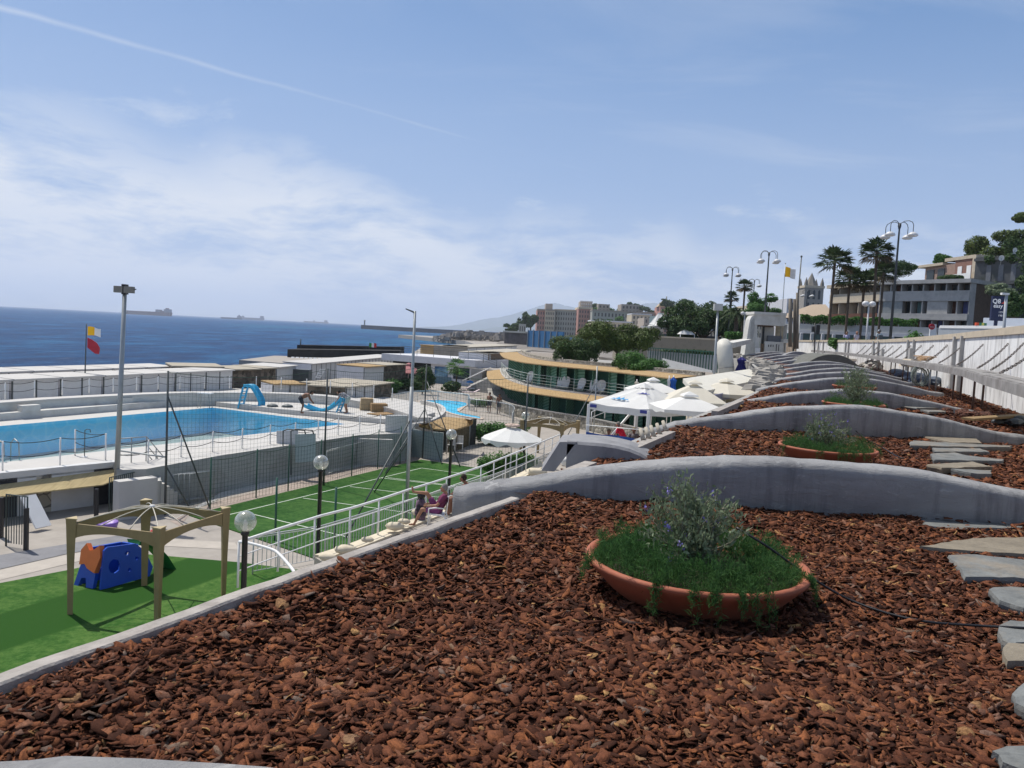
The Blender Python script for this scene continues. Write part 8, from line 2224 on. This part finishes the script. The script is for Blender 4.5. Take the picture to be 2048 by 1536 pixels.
for i, (px, py, Y, w, h, mt, lb) in enumerate(((1150, 628, 720, 20, 12, leaf_dark, 'dark hill tree group behind the hotel roof'), (1185, 612, 740, 9, 5, leaf_dark, 'flat topped pine on the skyline above the hotel turret'), (1215, 622, 730, 14, 6, leaf_mid, 'green hill tree right of the skyline pine'),
       (1262, 612, 760, 8, 6, leaf_dark, 'small dark skyline tree near the brown flat roofed house'), (1300, 622, 700, 10, 6, leaf_dark, 'dark skyline tree left of the pyramid roofed villa'), (1062, 640, 560, 6, 8, leaf_dark, 'dark tree at the sea side of the hotel'), (1048, 640, 520, 5, 9, leaf_dark, 'round topped coastal tree left of the hotel'),
       (1030, 655, 470, 7, 4, leaf_dark, 'low coastal tree above the rocks'), (1340, 605, 620, 9, 5, leaf_dark, 'skyline tree right of the pyramid roofed villa'), (1395, 610, 500, 12, 6, leaf_dark, 'distant tree above the dark roadside trees'), (1225, 640, 560, 8, 5, leaf_mid, 'green tree in front of the long grey town block'))):
 top = D(px, py, Y); H = 14
 bl = [((rq.uniform(-1, 1) * w * .8, rq.uniform(-1, 1) * w * .3, H + rq.uniform(-.5, .4) * h), (w * rq.uniform(.3, .5), w * rq.uniform(.3, .4), h * rq.uniform(.25, .4))) for _ in range(8)]
 tree(lb, (top.x, top.y, top.z - H), 8, bl, mt, 1600, .9, 230 + i, .6, group='trees of the far coast')
MB().prism([(p.x, p.y) for p in (D(868, 680, 620), D(905, 690, 560), D(1010, 690, 470), D(1140, 690, 500), D(1140, 670, 760), D(960, 665, 900), D(885, 670, 720))], -12, -8.2).build('headland', mat('headland_rock', (.13, .115, .10), .95, .4, scale=.06, coord='World', two=(.26, .24, .22)), kind='structure')
rq = random.Random(300); m = MB()
for k in range(900):
 px = rq.uniform(872, 1075); Y = rq.uniform(500, 640); p = D(px, 690, Y); s = rq.uniform(1.2, 3.6)
 z = -9 + min(1, (px - 865) / 60) * rq.uniform(2.0, 6.2)
 i0 = len(m.v); m.box((0, 0, 0), (s * 1.5, s * 1.2, s * .8), rq.random() * 3, .6)
 for j in range(i0, len(m.v)): q = m.v[j]; m.v[j] = (q[0] + p.x + rq.uniform(-.3, .3), q[1] + p.y, q[2] + z)
m.build('headland_rocks', mat('pale_rocks', (.22, .20, .18), .95, .5, scale=.2, coord='World'), kind='stuff', label='jumbled grey rocks of the headland', cat='rocks')
t = thing('breakwater', 'long flat dark breakwater with a small beacon on the horizon', 'breakwater', tuple(D(722, 655, 1700))[:2] + (-9.5,))
a, b = D(722, 655, 1700), D(1000, 665, 1400)
MB().hexa([(a.x, a.y, -10), (b.x, b.y, -10), (b.x, b.y + 20, -10), (a.x, a.y + 20, -10)], [(a.x, a.y, -1.2), (b.x, b.y, -2.0), (b.x, b.y + 20, -2.0), (a.x, a.y + 20, -1.2)]).build('mole', mat('mole_dark', (.06, .06, .07), .9), t)
p = D(729, 650, 1695); MB().lathe([(1.6, 0), (1.2, 8), (1.9, 8.2), (1.9, 10), (0, 12)], (p.x, p.y, -1.3), 10).build('beacon', hgrey, t)
t = thing('blue_fence', 'long blue site fence in front of the seaside hotel', 'fence', tuple(D(1085, 690, 260)))
a, b = D(1055, 690, 262), D(1125, 690, 245)
fseg(a, b, 0, 1, -4.6, .9, 0, .5, mat('blue_fence_cloth', (.03, .14, .30), .8, .1), 'screen')
for k in range(6): fseg(a, b, k / 6, k / 6 + .008, -4.6, 1.2, .3, .3, steel, 'post')
block('kiosk', 'dark open kiosk with flat roof left of the blue fence', 'kiosk', 1008, 1052, 330, 320, -7, -.2, 14, mat('kiosk_dark', (.09, .08, .08), .8, .4, scale=.5, coord='World'), None, (.7, hgrey))
block('kiosk', 'small grey hut beside the coastal trees', 'kiosk', 1036, 1050, 450, 450, -6, 5, 10, hgrey, (3, 2, hw))
MB().prism([(p.x, p.y) for p in (D(985, 700, 250), D(1180, 700, 200), D(1290, 690, 160), D(1290, 690, 420), D(1040, 690, 480), D(1000, 690, 400))], -12, -4.9).build('coast_land', mat('coast_ground', (.20, .18, .16), .95, .3, scale=.1, coord='World'), kind='structure')
def ship(px0, px1, Y, hull_h, label, m_hull, castle, cargo=None, flip=False):
 a, b = D(px0, 640, Y), D(px1, 640, Y); L = b.x - a.x
 t = thing('cargo_ship', label, 'cargo ship', ((a.x + b.x) / 2, Y, -9.5), group='cargo ships at anchor on the horizon')
 z0 = -9.6; w = L * .07
 def X(u): return a.x + L * u
 m = MB(); m.hexa([(X(.03), Y - w, z0), (X(.98), Y - w, z0), (X(.98), Y + w, z0), (X(.03), Y + w, z0)], [(X(0), Y - w, z0 + hull_h), (X(1), Y - w, z0 + hull_h), (X(1), Y + w, z0 + hull_h), (X(0), Y + w, z0 + hull_h)]); m.build('hull', m_hull, t)
 for u0, u1, h0, h1, nm, mm in castle:
  MB().hexa([(X(u0), Y - w * .8, z0 + h0), (X(u1), Y - w * .8, z0 + h0), (X(u1), Y + w * .8, z0 + h0), (X(u0), Y + w * .8, z0 + h0)], [(X(u0), Y - w * .8, z0 + h1), (X(u1), Y - w * .8, z0 + h1), (X(u1), Y + w * .8, z0 + h1), (X(u0), Y + w * .8, z0 + h1)]).build(nm, mm, t)
rust = mat('hull_red_brown', (.16, .05, .05), .8, .1); blu = mat('hull_blue_grey', (.06, .07, .12), .8, .1); sup = mat('superstructure', (.22, .20, .24), .8, .1)
ship(251, 342, 4200, 20, 'biggest ship, reddish hull with high stern blocks, left on the horizon', rust, [(.68, .78, 20, 33, 'deckhouse', sup), (.78, .86, 20, 27, 'deckhouse', rust), (.86, .99, 20, 37, 'bridge', sup), (.90, .93, 37, 43, 'funnel', rust)])
ship(442, 484, 5200, 11, 'dark low ship with its bridge at the right end', blu, [(.78, .95, 11, 24, 'bridge', sup), (.84, .88, 24, 30, 'mast', sup)])
ship(482, 528, 6500, 18, 'pale ship right behind the dark low one', sup, [(.84, .97, 18, 36, 'bridge', sup), (.05, .12, 18, 30, 'mast', sup)])
ship(608, 657, 7500, 14, 'faint rightmost ship left of the breakwater', sup, [(.84, .95, 14, 30, 'bridge', sup), (.4, .43, 14, 24, 'mast', sup)])
def ridge_far(name, pts, Y, m_):
 top = smooth_pl([D(x, y, Y) for x, y in pts], 6)
 rq = random.Random(int(Y)); mb = MB()
 rows = [[ZV(p.x, Y - 600, -9.6) for p in top], [ZV(p.x, Y - 250, p.z * .55 + rq.uniform(-15, 15)) for p in top], [ZV(p.x, Y, p.z + rq.uniform(-6, 6)) for p in top], [ZV(p.x, Y + 900, -9.6) for p in top]]
 mb.loft(rows, smooth=True); mb.build(name, m_, kind='structure')
mtn = mat('mountain_green', (.07, .09, .06), .95, .2, scale=.002, coord='World')
ridge_far('mountains', [(820, 655), (900, 652), (960, 640), (1010, 632), (1060, 618), (1085, 610), (1110, 606), (1135, 612), (1180, 620), (1240, 618), (1300, 606), (1340, 612), (1400, 628), (1500, 640), (1700, 655), (2300, 690)], 14000, mtn)
ridge_far('mountains', [(960, 660), (1020, 648), (1070, 630), (1105, 622), (1150, 630), (1240, 632), (1320, 622), (1420, 640), (1600, 660)], 10500, mtn)
hz = MB(); hz.hexa([(-30000, -400, -13), (30000, -400, -13), (30000, 24000, -13), (-30000, 24000, -13)], [(-30000, -400, 640), (30000, -400, 640), (30000, 24000, 640), (-30000, 24000, 640)])
hm = bpy.data.materials.new('haze'); hm.use_nodes = True
tt = NT(hm.node_tree); pv = tt.n('ShaderNodeVolumePrincipled', {'Color': (.80, .88, 1.0, 1), 'Density': 1.0e-4, 'Anisotropy': 0.2})
o_ = tt.n('ShaderNodeOutputMaterial'); tt.t.links.new(pv.outputs[0], o_.inputs['Volume'])
hz.build('haze', hm, kind='stuff')
# ------------------------------------------------------------------ people
def remeshed(mb, vox, name, m_, parent, smooth_it=4):
 me = bpy.data.meshes.new('tmp'); me.from_pydata(mb.v, [], mb.f); me.update()
 bm = bmesh.new(); bm.from_mesh(me); bmesh.ops.recalc_face_normals(bm, faces=bm.faces); bm.to_mesh(me); bm.free()
 o = bpy.data.objects.new('tmp', me); C.objects.link(o)
 r = o.modifiers.new('r', 'REMESH'); r.mode = 'VOXEL'; r.voxel_size = vox; r.use_smooth_shade = True
 s = o.modifiers.new('s', 'SMOOTH'); s.iterations = smooth_it; s.factor = .5
 out = bpy.data.meshes.new_from_object(o.evaluated_get(bpy.context.evaluated_depsgraph_get()))
 bpy.data.objects.remove(o)
 out.materials.clear(); out.materials.append(m_)
 return out
def caps_(m, a, b, ra, rb, flat=1.0):
 a, b = Vector(a), Vector(b); d = (b - a).normalized()
 pts = [a - d * ra * .9, a - d * ra * .55, a, a.lerp(b, .5), b, b + d * rb * .55, b + d * rb * .9]
 m.tube(pts, [ra * .25, ra * .8, ra, (ra + rb) / 2 * 1.03, rb, rb * .8, rb * .25], 10, flat=flat)
STAND = dict(pelvis=(0, 0, .94), chest=(0, 0, 1.28), neck=(0, 0, 1.46), head=(0, .02, 1.61), sh=(.18, 0, 1.40), el=(.23, -.02, 1.12), wr=(.24, .10, .90), kn=(.10, .03, .50), an=(.10, 0, .08))
SIT = dict(pelvis=(0, 0, .50), chest=(0, -.04, .86), neck=(0, -.03, 1.03), head=(0, 0, 1.18), sh=(.18, -.03, .97), el=(.23, .05, .72), wr=(.16, .28, .68), kn=(.12, .44, .50), an=(.12, .42, .08))
BEND = dict(pelvis=(0, -.10, .88), chest=(0, .20, 1.06), neck=(0, .38, 1.14), head=(0, .50, 1.20), sh=(.17, .32, 1.10), el=(.20, .42, .85), wr=(.18, .56, .68), kn=(.11, .05, .48), an=(.12, -.05, .08))
SKIN = mat('skin', (.36, .18, .11), .6, .05); SKIN_D = mat('tanned_skin', (.22, .10, .06), .6, .05)
def person(label, loc, yaw, pose, skin, top=None, legs=None, hair=(.03, .02, .015), k=1.0, vox=.013, group=None, over=None, hat=None, bald=False):
 q = dict(pose); q.update(over or {})
 t = thing('person', label, 'person', (0, 0, 0), group=group)
 def V_(n, s): 
  v = q.get(n + ('r' if s > 0 else 'l')) or q[n]; return Vector((v[0] * (s if n + ('r' if s > 0 else 'l') not in q else 1), v[1], v[2]))
 pe, ch, ne, he = (Vector(q[n]) for n in ('pelvis', 'chest', 'neck', 'head'))
 m = MB()
 caps_(m, pe, pe.lerp(ch, .5), .135, .115); caps_(m, pe.lerp(ch, .45), ch, .12, .145); caps_(m, ch, ne, .11, .05); caps_(m, ne, he, .05, .05)
 m.ball(tuple(he), .088, 14, 10, 1.32); m.ball(tuple(he + Vector((0, .035, -.05))), .062, 10, 8)
 m.ball(tuple(he + Vector((0, .105, -.01))), .018, 6, 5, 1.6)
 for s in (-1, 1):
  sh, el, wr, kn, an = (V_(n, s) for n in ('sh', 'el', 'wr', 'kn', 'an'))
  hip = pe + Vector((.085 * s, 0, -.02))
  caps_(m, ch + Vector((.06 * s, 0, .05)), sh, .075, .062); caps_(m, sh, el, .052, .040); caps_(m, el, wr, .040, .027)
  caps_(m, hip, kn, .088, .058); caps_(m, kn, an, .056, .036)
  f = (an - kn).normalized(); fw = Vector((0, 1, 0)) if abs(f.z) > .6 else Vector((0, .25, 1)).normalized()
  caps_(m, an - Vector((0, 0, .03)) * (1 if abs(f.z) > .6 else 0), an + fw * .15 - Vector((0, 0, .045)) * (1 if abs(f.z) > .6 else 0), .038, .028)
  m.ball(tuple(he + Vector((.09 * s, 0, -.01))), .02, 6, 5, 1.5)
  d = (wr - el).normalized(); palm = wr + d * .07; sd_ = d.cross(Vector((1, 0, .3))).normalized()
  caps_(m, wr, palm, .026, .034)
  for i, L in enumerate((.06, .075, .07, .055)):
   o = palm + sd_ * (-.027 + .018 * i); e = o + d * L * .55 + Vector((0, .0, 0)); e2 = e + (d + Vector((-s * .35, 0, -.2))).normalized() * L * .45
   caps_(m, o, e, .0105, .0095); caps_(m, e, e2, .0095, .009)
  caps_(m, wr + d * .02, wr + d * .05 - sd_ * .045, .013, .011)
 def add(mb, nm, m_):
  me = remeshed(mb, vox, nm, m_, t); o = bpy.data.objects.new(nm, me); C.objects.link(o); o.parent = t; KIDS.setdefault(t, []).append(o); ORG[o] = Vector((0, 0, 0))
 add(m, 'body', skin)
 if top:
  m = MB(); caps_(m, pe + (ch - pe) * .1, pe.lerp(ch, .5), .145, .132); caps_(m, pe.lerp(ch, .4), ch, .135, .160); caps_(m, ch, ch.lerp(ne, .6), .14, .085)
  for s in (-1, 1): sh, el = V_('sh', s), V_('el', s); caps_(m, ch + Vector((.06 * s, 0, .05)), sh, .09, .078); caps_(m, sh, sh.lerp(el, .6), .075, .066)
  add(m, 'shirt', top)
 if legs:
  m = MB(); caps_(m, pe - Vector((0, 0, .02)), pe + (ch - pe) * .18, .152, .145)
  for s in (-1, 1): kn = V_('kn', s); hip = pe + Vector((.085 * s, 0, -.02)); caps_(m, hip, hip.lerp(kn, .62), .105, .092)
  add(m, 'shorts', legs)
 hm_ = mat('hair_%02d' % int(hair[0] * 100), hair, .9, .3, scale=20)
 if not bald:
  m = MB(); m.ball(tuple(he + Vector((0, -.022, .028))), .100, 14, 10, 1.22)
  add(m, 'hair', hm_)
 if hat: m = MB(); m.lathe([(.0, .13), (.07, .12), (.105, .06), (.11, .02), (.17, .01), (.10, .03)], tuple(he + Vector((0, 0, .01))), 14); m.build('hat', hat, t)
 for s in (-1, 1): MB().ball(tuple(he + Vector((.032 * s, .084, .008))), .010, 6, 5).build('eye', black_paint, t)
 t.location = loc; t.rotation_euler = (0, 0, yaw); t.scale = (k, k, k); return t
cl = lambda n, c, **k: mat(n, c, .85, .15, **k)
grey_h = (.20, .19, .18)
p = D(893, 1015, 22.5)
def chair_w(p, rz, label, g='white plastic chairs on the walkway'):
 t = thing('plastic_chair', label, 'chair', tuple(p), group=g); co, si = math.cos(rz), math.sin(rz)
 def W(x, y, z): return p + ZV(x * co - y * si, x * si + y * co, z)
 MB().hexa([W(-.24, -.2, .36), W(.24, -.2, .36), W(.24, .24, .40), W(-.24, .24, .40)], [W(-.24, -.2, .40), W(.24, -.2, .40), W(.24, .24, .44), W(-.24, .24, .44)]).build('seat', white_metal, t)
 m = MB(); m.loft([[W(x, -.2 - .10 * (z - .4) - .05 * abs(x), z) for x in (-.25, -.12, 0, .12, .25)] for z in (.4, .6, .88)]); m.loft([[W(x, -.23 - .10 * (z - .4) - .05 * abs(x), z) for x in (-.25, -.12, 0, .12, .25)] for z in (.4, .6, .88)]); m.build('backrest', white_metal, t)
 for x in (-.26, .26):
  m = MB(); m.tube([W(x, -.2, .60), W(x, .05, .62), W(x, .25, .58), W(x, .26, 0)], .022, 6); m.build('armrest', white_metal, t)
  m = MB(); m.tube([W(x * .9, -.22, .38), W(x, -.30, 0)], .022, 6); m.build('leg', white_metal, t)
pz = ZV(p.x - .24, p.y, TZ + .06)
chair_w(pz, R(90), 'white plastic chair under the person with raised feet')
person('person with curly grey hair reclining on a white chair, feet up on the railing', pz, R(90), SIT, SKIN, cl('plum_cloth', (.16, .03, .08)), cl('plum_shorts', (.2, .05, .16)), grey_h,
       over=dict(pelvis=(0, .02, .50), chest=(0, -.14, .82), neck=(0, -.20, 1.0), head=(0, -.14, 1.15), sh=(.18, -.18, .95), el=(.22, .02, .68), wr=(.14, .30, .64), knr=(.10, .36, .96), anr=(.08, .76, .98), knl=(-.12, .46, .52), anl=(-.12, .66, .10)))
p = D(928, 985, 23.9); pz = ZV(p.x, p.y, TZ + .10)
chair_w(pz, R(80), 'white plastic chair half hidden behind the first ridge wall')
person('short dark haired shirtless person seated behind the left tip of the first ridge wall', pz, R(80), SIT, SKIN_D, None, cl('navy_shorts', (.03, .04, .12)), (.03, .02, .015), over=dict(head=(0, .05, 1.16)))
p = D(842, 1012, 23.3); t = thing('beach_bag', 'dark flowery beach bag hanging on the white railing by the raised feet', 'bag', (p.x, p.y, p.z - .45))
m = MB(); m.loft([[(p.x + .17 * s * w, p.y - .06 + (.07 if abs(s) < .9 else 0) * f, p.z + z) for s, f in ((-1, 0), (-.5, -1), (.5, -1), (1, 0), (.5, 1), (-.5, 1))] for z, w in ((-.45, .8), (-.2, 1.05), (.1, .9), (.22, .6))], closed=True, caps=True)
m.build('bag_body', mat('flowery_cloth', (.03, .025, .04), .8, .5, scale=9, two=(.22, .14, .20)), t)
m = MB(); m.tube([p + ZV(-.1, -.06, .2), p + ZV(-.02, -.08, .40), p + ZV(.1, -.06, .2)], .015, 6); m.build('strap', black_paint, t)
m = MB(); m.ball(tuple(p + ZV(.0, -.02, .33)), .13, 10, 7, .8); m.build('hat', black_paint, label='dark cap lying on the railing above the flowery bag', cat='cap')
sl = mat('light_blue_slide', (.05, .42, .68), .35, .05)
def chute(m, pts, w, side=(0, 1, 0)):
 s = Vector(side) * w / 2; rows = []
 for k, p in enumerate(pts):
  d = (pts[min(k + 1, len(pts) - 1)] - pts[max(k - 1, 0)]).normalized(); n = s.cross(d).normalized()
  if n.z < 0: n = -n
  rows.append([p - s + n * .14, p - s, p + s, p + s + n * .14, p + s * 1.15 + n * .14, p + s * 1.15 - n * .04, p - s * 1.15 - n * .04, p - s * 1.15 + n * .14])
 m.loft(rows, closed=True, smooth=True, caps=True); return m
def slide(label, Z, Y, top, lad, ch_):
 t = thing('pool_slide', label, 'slide', tuple(D(*lad[-1], Y)), group='light blue pool slides')
 chute(MB(), smooth_pl([D(x, y, Y + o) for x, y, o in ch_], 4), .42, (.3, .95, 0)).build('chute', sl, t)
 a, b = D(*lad[0], Y), D(*lad[1], Y); w = Vector((.06, .24, 0))
 for s in (-1, 1): MB().bar(a + w * s, b + w * s, .16, .07).build('ladder_side', sl, t)
 for k in range(1, 5): q = a.lerp(b, k / 5); MB().bar(q - w, q + w, .10, .05).build('step', sl, t)
slide('standing light blue slide at the corner of the big pool', -5.1, 46.5, 0, ((491, 774), (481, 816)), ((492, 773, 0), (505, 774, 0), (515, 788, -.1), (522, 804, -.2), (519, 819, -.4)))
slide('light blue slide lying on its back, carried by two bending men', -5.1, 45, 0, ((688, 797), (676, 826)), ((610, 811, 0), (622, 817, 0), (640, 822, 0), (660, 818, 0), (676, 806, 0), (688, 796, 0)))
p = P(604, 827, -5.13); person('shirtless man in dark shorts bending over the left end of the blue slide', p, R(-80), BEND, SKIN_D, None, cl('dark_shorts', (.03, .03, .04)), k=.98, vox=.017)
p = P(692, 826, -5.13); person('man in patterned white shirt bending over the right end of the blue slide', p, R(85), BEND, SKIN, cl('patterned_shirt', (.4, .4, .42), scale=30, two=(.1, .1, .12)), cl('pale_shorts', (.35, .42, .40)), k=.98, vox=.017)
card = mat('cardboard', (.30, .19, .09), .85, .1, scale=3)
c = P(757, 823, -5.13); MB().box(tuple(c), (.95, .7, .48), R(20)).build('cardboard_box', card, label='open brown cardboard box on the pool deck right of the slides', cat='box')
c = P(733, 820, -5.13); m = MB(); m.box((c.x, c.y, c.z), (.8, .6, .72), R(15), .9); m.build('wrapped_bale', mat('wrapping_paper', (.42, .31, .18), .8, .15, scale=4, bump=.6, bscale=6), label='taller paper wrapped bale behind the cardboard box', cat='bale')
MB().bar(P(745, 829, -5.1), P(800, 825, -5.1), .9, .06).build('cardboard_sheet', card, label='flat cardboard sheet lying in front of the open box', cat='cardboard')
for i, (x, y) in enumerate(((545, 813), (575, 814), (800, 822))):
 c = P(x, y, -5.12); MB().lathe([(0, 0), (.35, 0), (.30, .1), (.1, .16), (0, .16)], tuple(c), 9, smooth=False).build('debris', [dark_steel, card][i == 2], label=['small dark scrap heap between the two blue slides, left', 'small dark scrap heap between the two blue slides, right', 'light scrap heap at the right end of the pool deck'][i], cat='scrap')
def sunbed(px, py, z, rz, label, mt=white_metal):
 p = P(px, py, z); t = thing('sunbed', label, 'sunbed', tuple(p), group='sunbeds on the plaza'); d = Vector((math.cos(rz), math.sin(rz), 0))
 MB().bar(p + ZV(0, 0, .33), p + d * 1.25 + ZV(0, 0, .33), .62, .06).build('bed', mt, t); MB().bar(p + d * 1.25 + ZV(0, 0, .34), p + d * 1.8 + ZV(0, 0, .62), .62, .06).build('backrest', mt, t)
 for u in (.1, 1.2):
  for s in (-.25, .25): q = p + d * u + Vector((-d.y, d.x, 0)) * s; MB().tube([q, q + ZV(0, 0, .33)], .02, 5).build('leg', steel, t)
pk = mat('pinkish_sunbed', (.55, .45, .47), .7, .05)
sunbed(908, 783, GZ, R(10), 'left pinkish sunbed behind the small pool', pk); sunbed(925, 790, GZ, R(15), 'front pinkish sunbed behind the small pool', pk); sunbed(943, 783, GZ, R(60), 'white sunbed by the left tip of the green cabins')
c = P(939, 782, GZ); t = thing('beach_umbrella', 'small blue beach umbrella over the sunbeds by the green cabins', 'parasol', tuple(c)); MB().lathe([(.45, 0), (.3, .16), (0, .24)], (c.x, c.y, GZ + .95), 10).build('canopy', mat('bright_blue', (.02, .2, .55), .7), t); MB().tube([c, c + ZV(0, 0, 1.1)], .02, 5).build('pole', steel, t)
for x, y, yw, lb in ((978, 826, 160, 'left of two tanned people standing behind the pool railing'), (997, 829, 200, 'right of two tanned people standing behind the pool railing')):
 person(lb, P(x, y, GZ), R(yw), STAND, SKIN_D, None, cl('black_trunks', (.02, .02, .03)), vox=.02, group='people by the small pool')
RP = -.22
MB().prism([(p.x, p.y) for p in (D(1640, 690, 86), D(1700, 690, 70), D(1790, 690, 55), D(1830, 690, 52), D(1800, 690, 62), D(1680, 690, 84))], ROADZ, RP).build('raised_pavement', paving, kind='structure')
for x, Y, yw, sh_, lg, hr_, ht, lb in ((1692, 71, 150, (.40, .38, .55), (.3, .3, .3), (.10, .08, .07), None, 'person in a lilac shirt behind the white wall, left of the couple'), (1712, 69, 200, (.55, .50, .55), (.2, .2, .3), (.28, .14, .08), cl('reddish_hat', (.32, .17, .12)), 'person in a pale top and reddish sun hat behind the white wall'),
       (1757, 59.5, 10, (.45, .50, .52), (.1, .1, .12), (.1, .1, .1), cl('grey_cap', (.30, .34, .40)), 'person in a grey cap and light shirt seen from behind the white wall')):
 p = D(x, 690, Y); person(lb, ZV(p.x, p.y, RP), R(yw), STAND, SKIN, cl('shirt%d' % x, sh_), cl('trousers%d' % x, lg), hr_, k=1.06, vox=.02, hat=ht, group='people on the promenade')
p = D(1757, 690, 59.2); m = MB(); m.box((p.x, p.y - .2, RP + 1.0), (.30, .16, .42)); m.build('backpack', cl('grey_backpack', (.10, .11, .12)), label='dark grey backpack on the person with the grey cap', cat='backpack')
rs = cl('red_shirt', (.55, .01, .04))
p = D(1247, 850, 36.6); person('person in a red shirt bending over a table under the party tent', ZV(p.x, p.y, TZ + .25), R(60), BEND, SKIN, rs, cl('khaki_shorts', (.18, .17, .13)), grey_h, vox=.017, over=dict(chest=(0, .12, 1.20), neck=(0, .22, 1.36), head=(0, .28, 1.50), sh=(.18, .18, 1.31), el=(.24, .25, 1.02), wr=(.2, .45, .88)))
for i, (x, Y, yw, c, lb) in enumerate(((1218, 36.2, 200, (.20, .04, .05), 'diner in a dark red top at the left corner of the party tent'), (1234, 37, 120, (.05, .04, .05), 'diner in black beside the red shirted person'), (1268, 37.2, 160, (.15, .13, .14), 'diner in a grey patterned top right of the red shirted person'),
      (1283, 36.4, 230, (.12, .05, .03), 'diner in brown right next to the tent leg'), (1304, 35.6, 190, (.05, .05, .07), 'diner in a navy top just outside the tent leg'), (1318, 35.0, 140, (.16, .08, .07), 'rightmost diner at the tip of the second ridge wall'))):
 p = D(x, 860, Y); q = ZV(p.x, p.y, TZ + .28); person(lb, q, R(yw), SIT, SKIN if i % 2 else SKIN_D, cl('diner_top%d' % i, c), cl('diner_leg%d' % i, (.08, .08, .1)), (.04 + .05 * (i % 3), .03 + .03 * (i % 3), .02), vox=.02, group='diners under the tent')
 chair_w(q - ZV(0, 0, .0), R(yw), ORD[i] + ' white chair under the party tent, from the left', 'white chairs under the tent')
for i, (x, Y, m_, lb) in enumerate(((1240, 36.3, white_metal, 'round white table before the red shirted person'), (1276, 35.3, mat('olive_cloth', (.22, .22, .04), .8), 'low table with an olive green cloth by the tent leg'))):
 p = D(x, 860, Y); t = thing('dining_table', lb, 'table', (p.x, p.y, TZ + .25)); MB().lathe([(0, .70), (.48, .70), (.50, .72), (.48, .75), (0, .75)], (p.x, p.y, TZ + .25), 20).build('table_top', m_, t); MB().tube([ZV(p.x, p.y, TZ + .25), ZV(p.x, p.y, TZ + .97)], .04, 8).build('leg', steel, t)
m = MB(); m.prism([(p.x, p.y) for p in (D(1172, 860, 34.6), D(1330, 860, 32.4), D(1420, 860, 33), D(1420, 860, 41), D(1190, 860, 42))], TZ, TZ + .25); m.build('terrace_deck', paving, kind='structure')
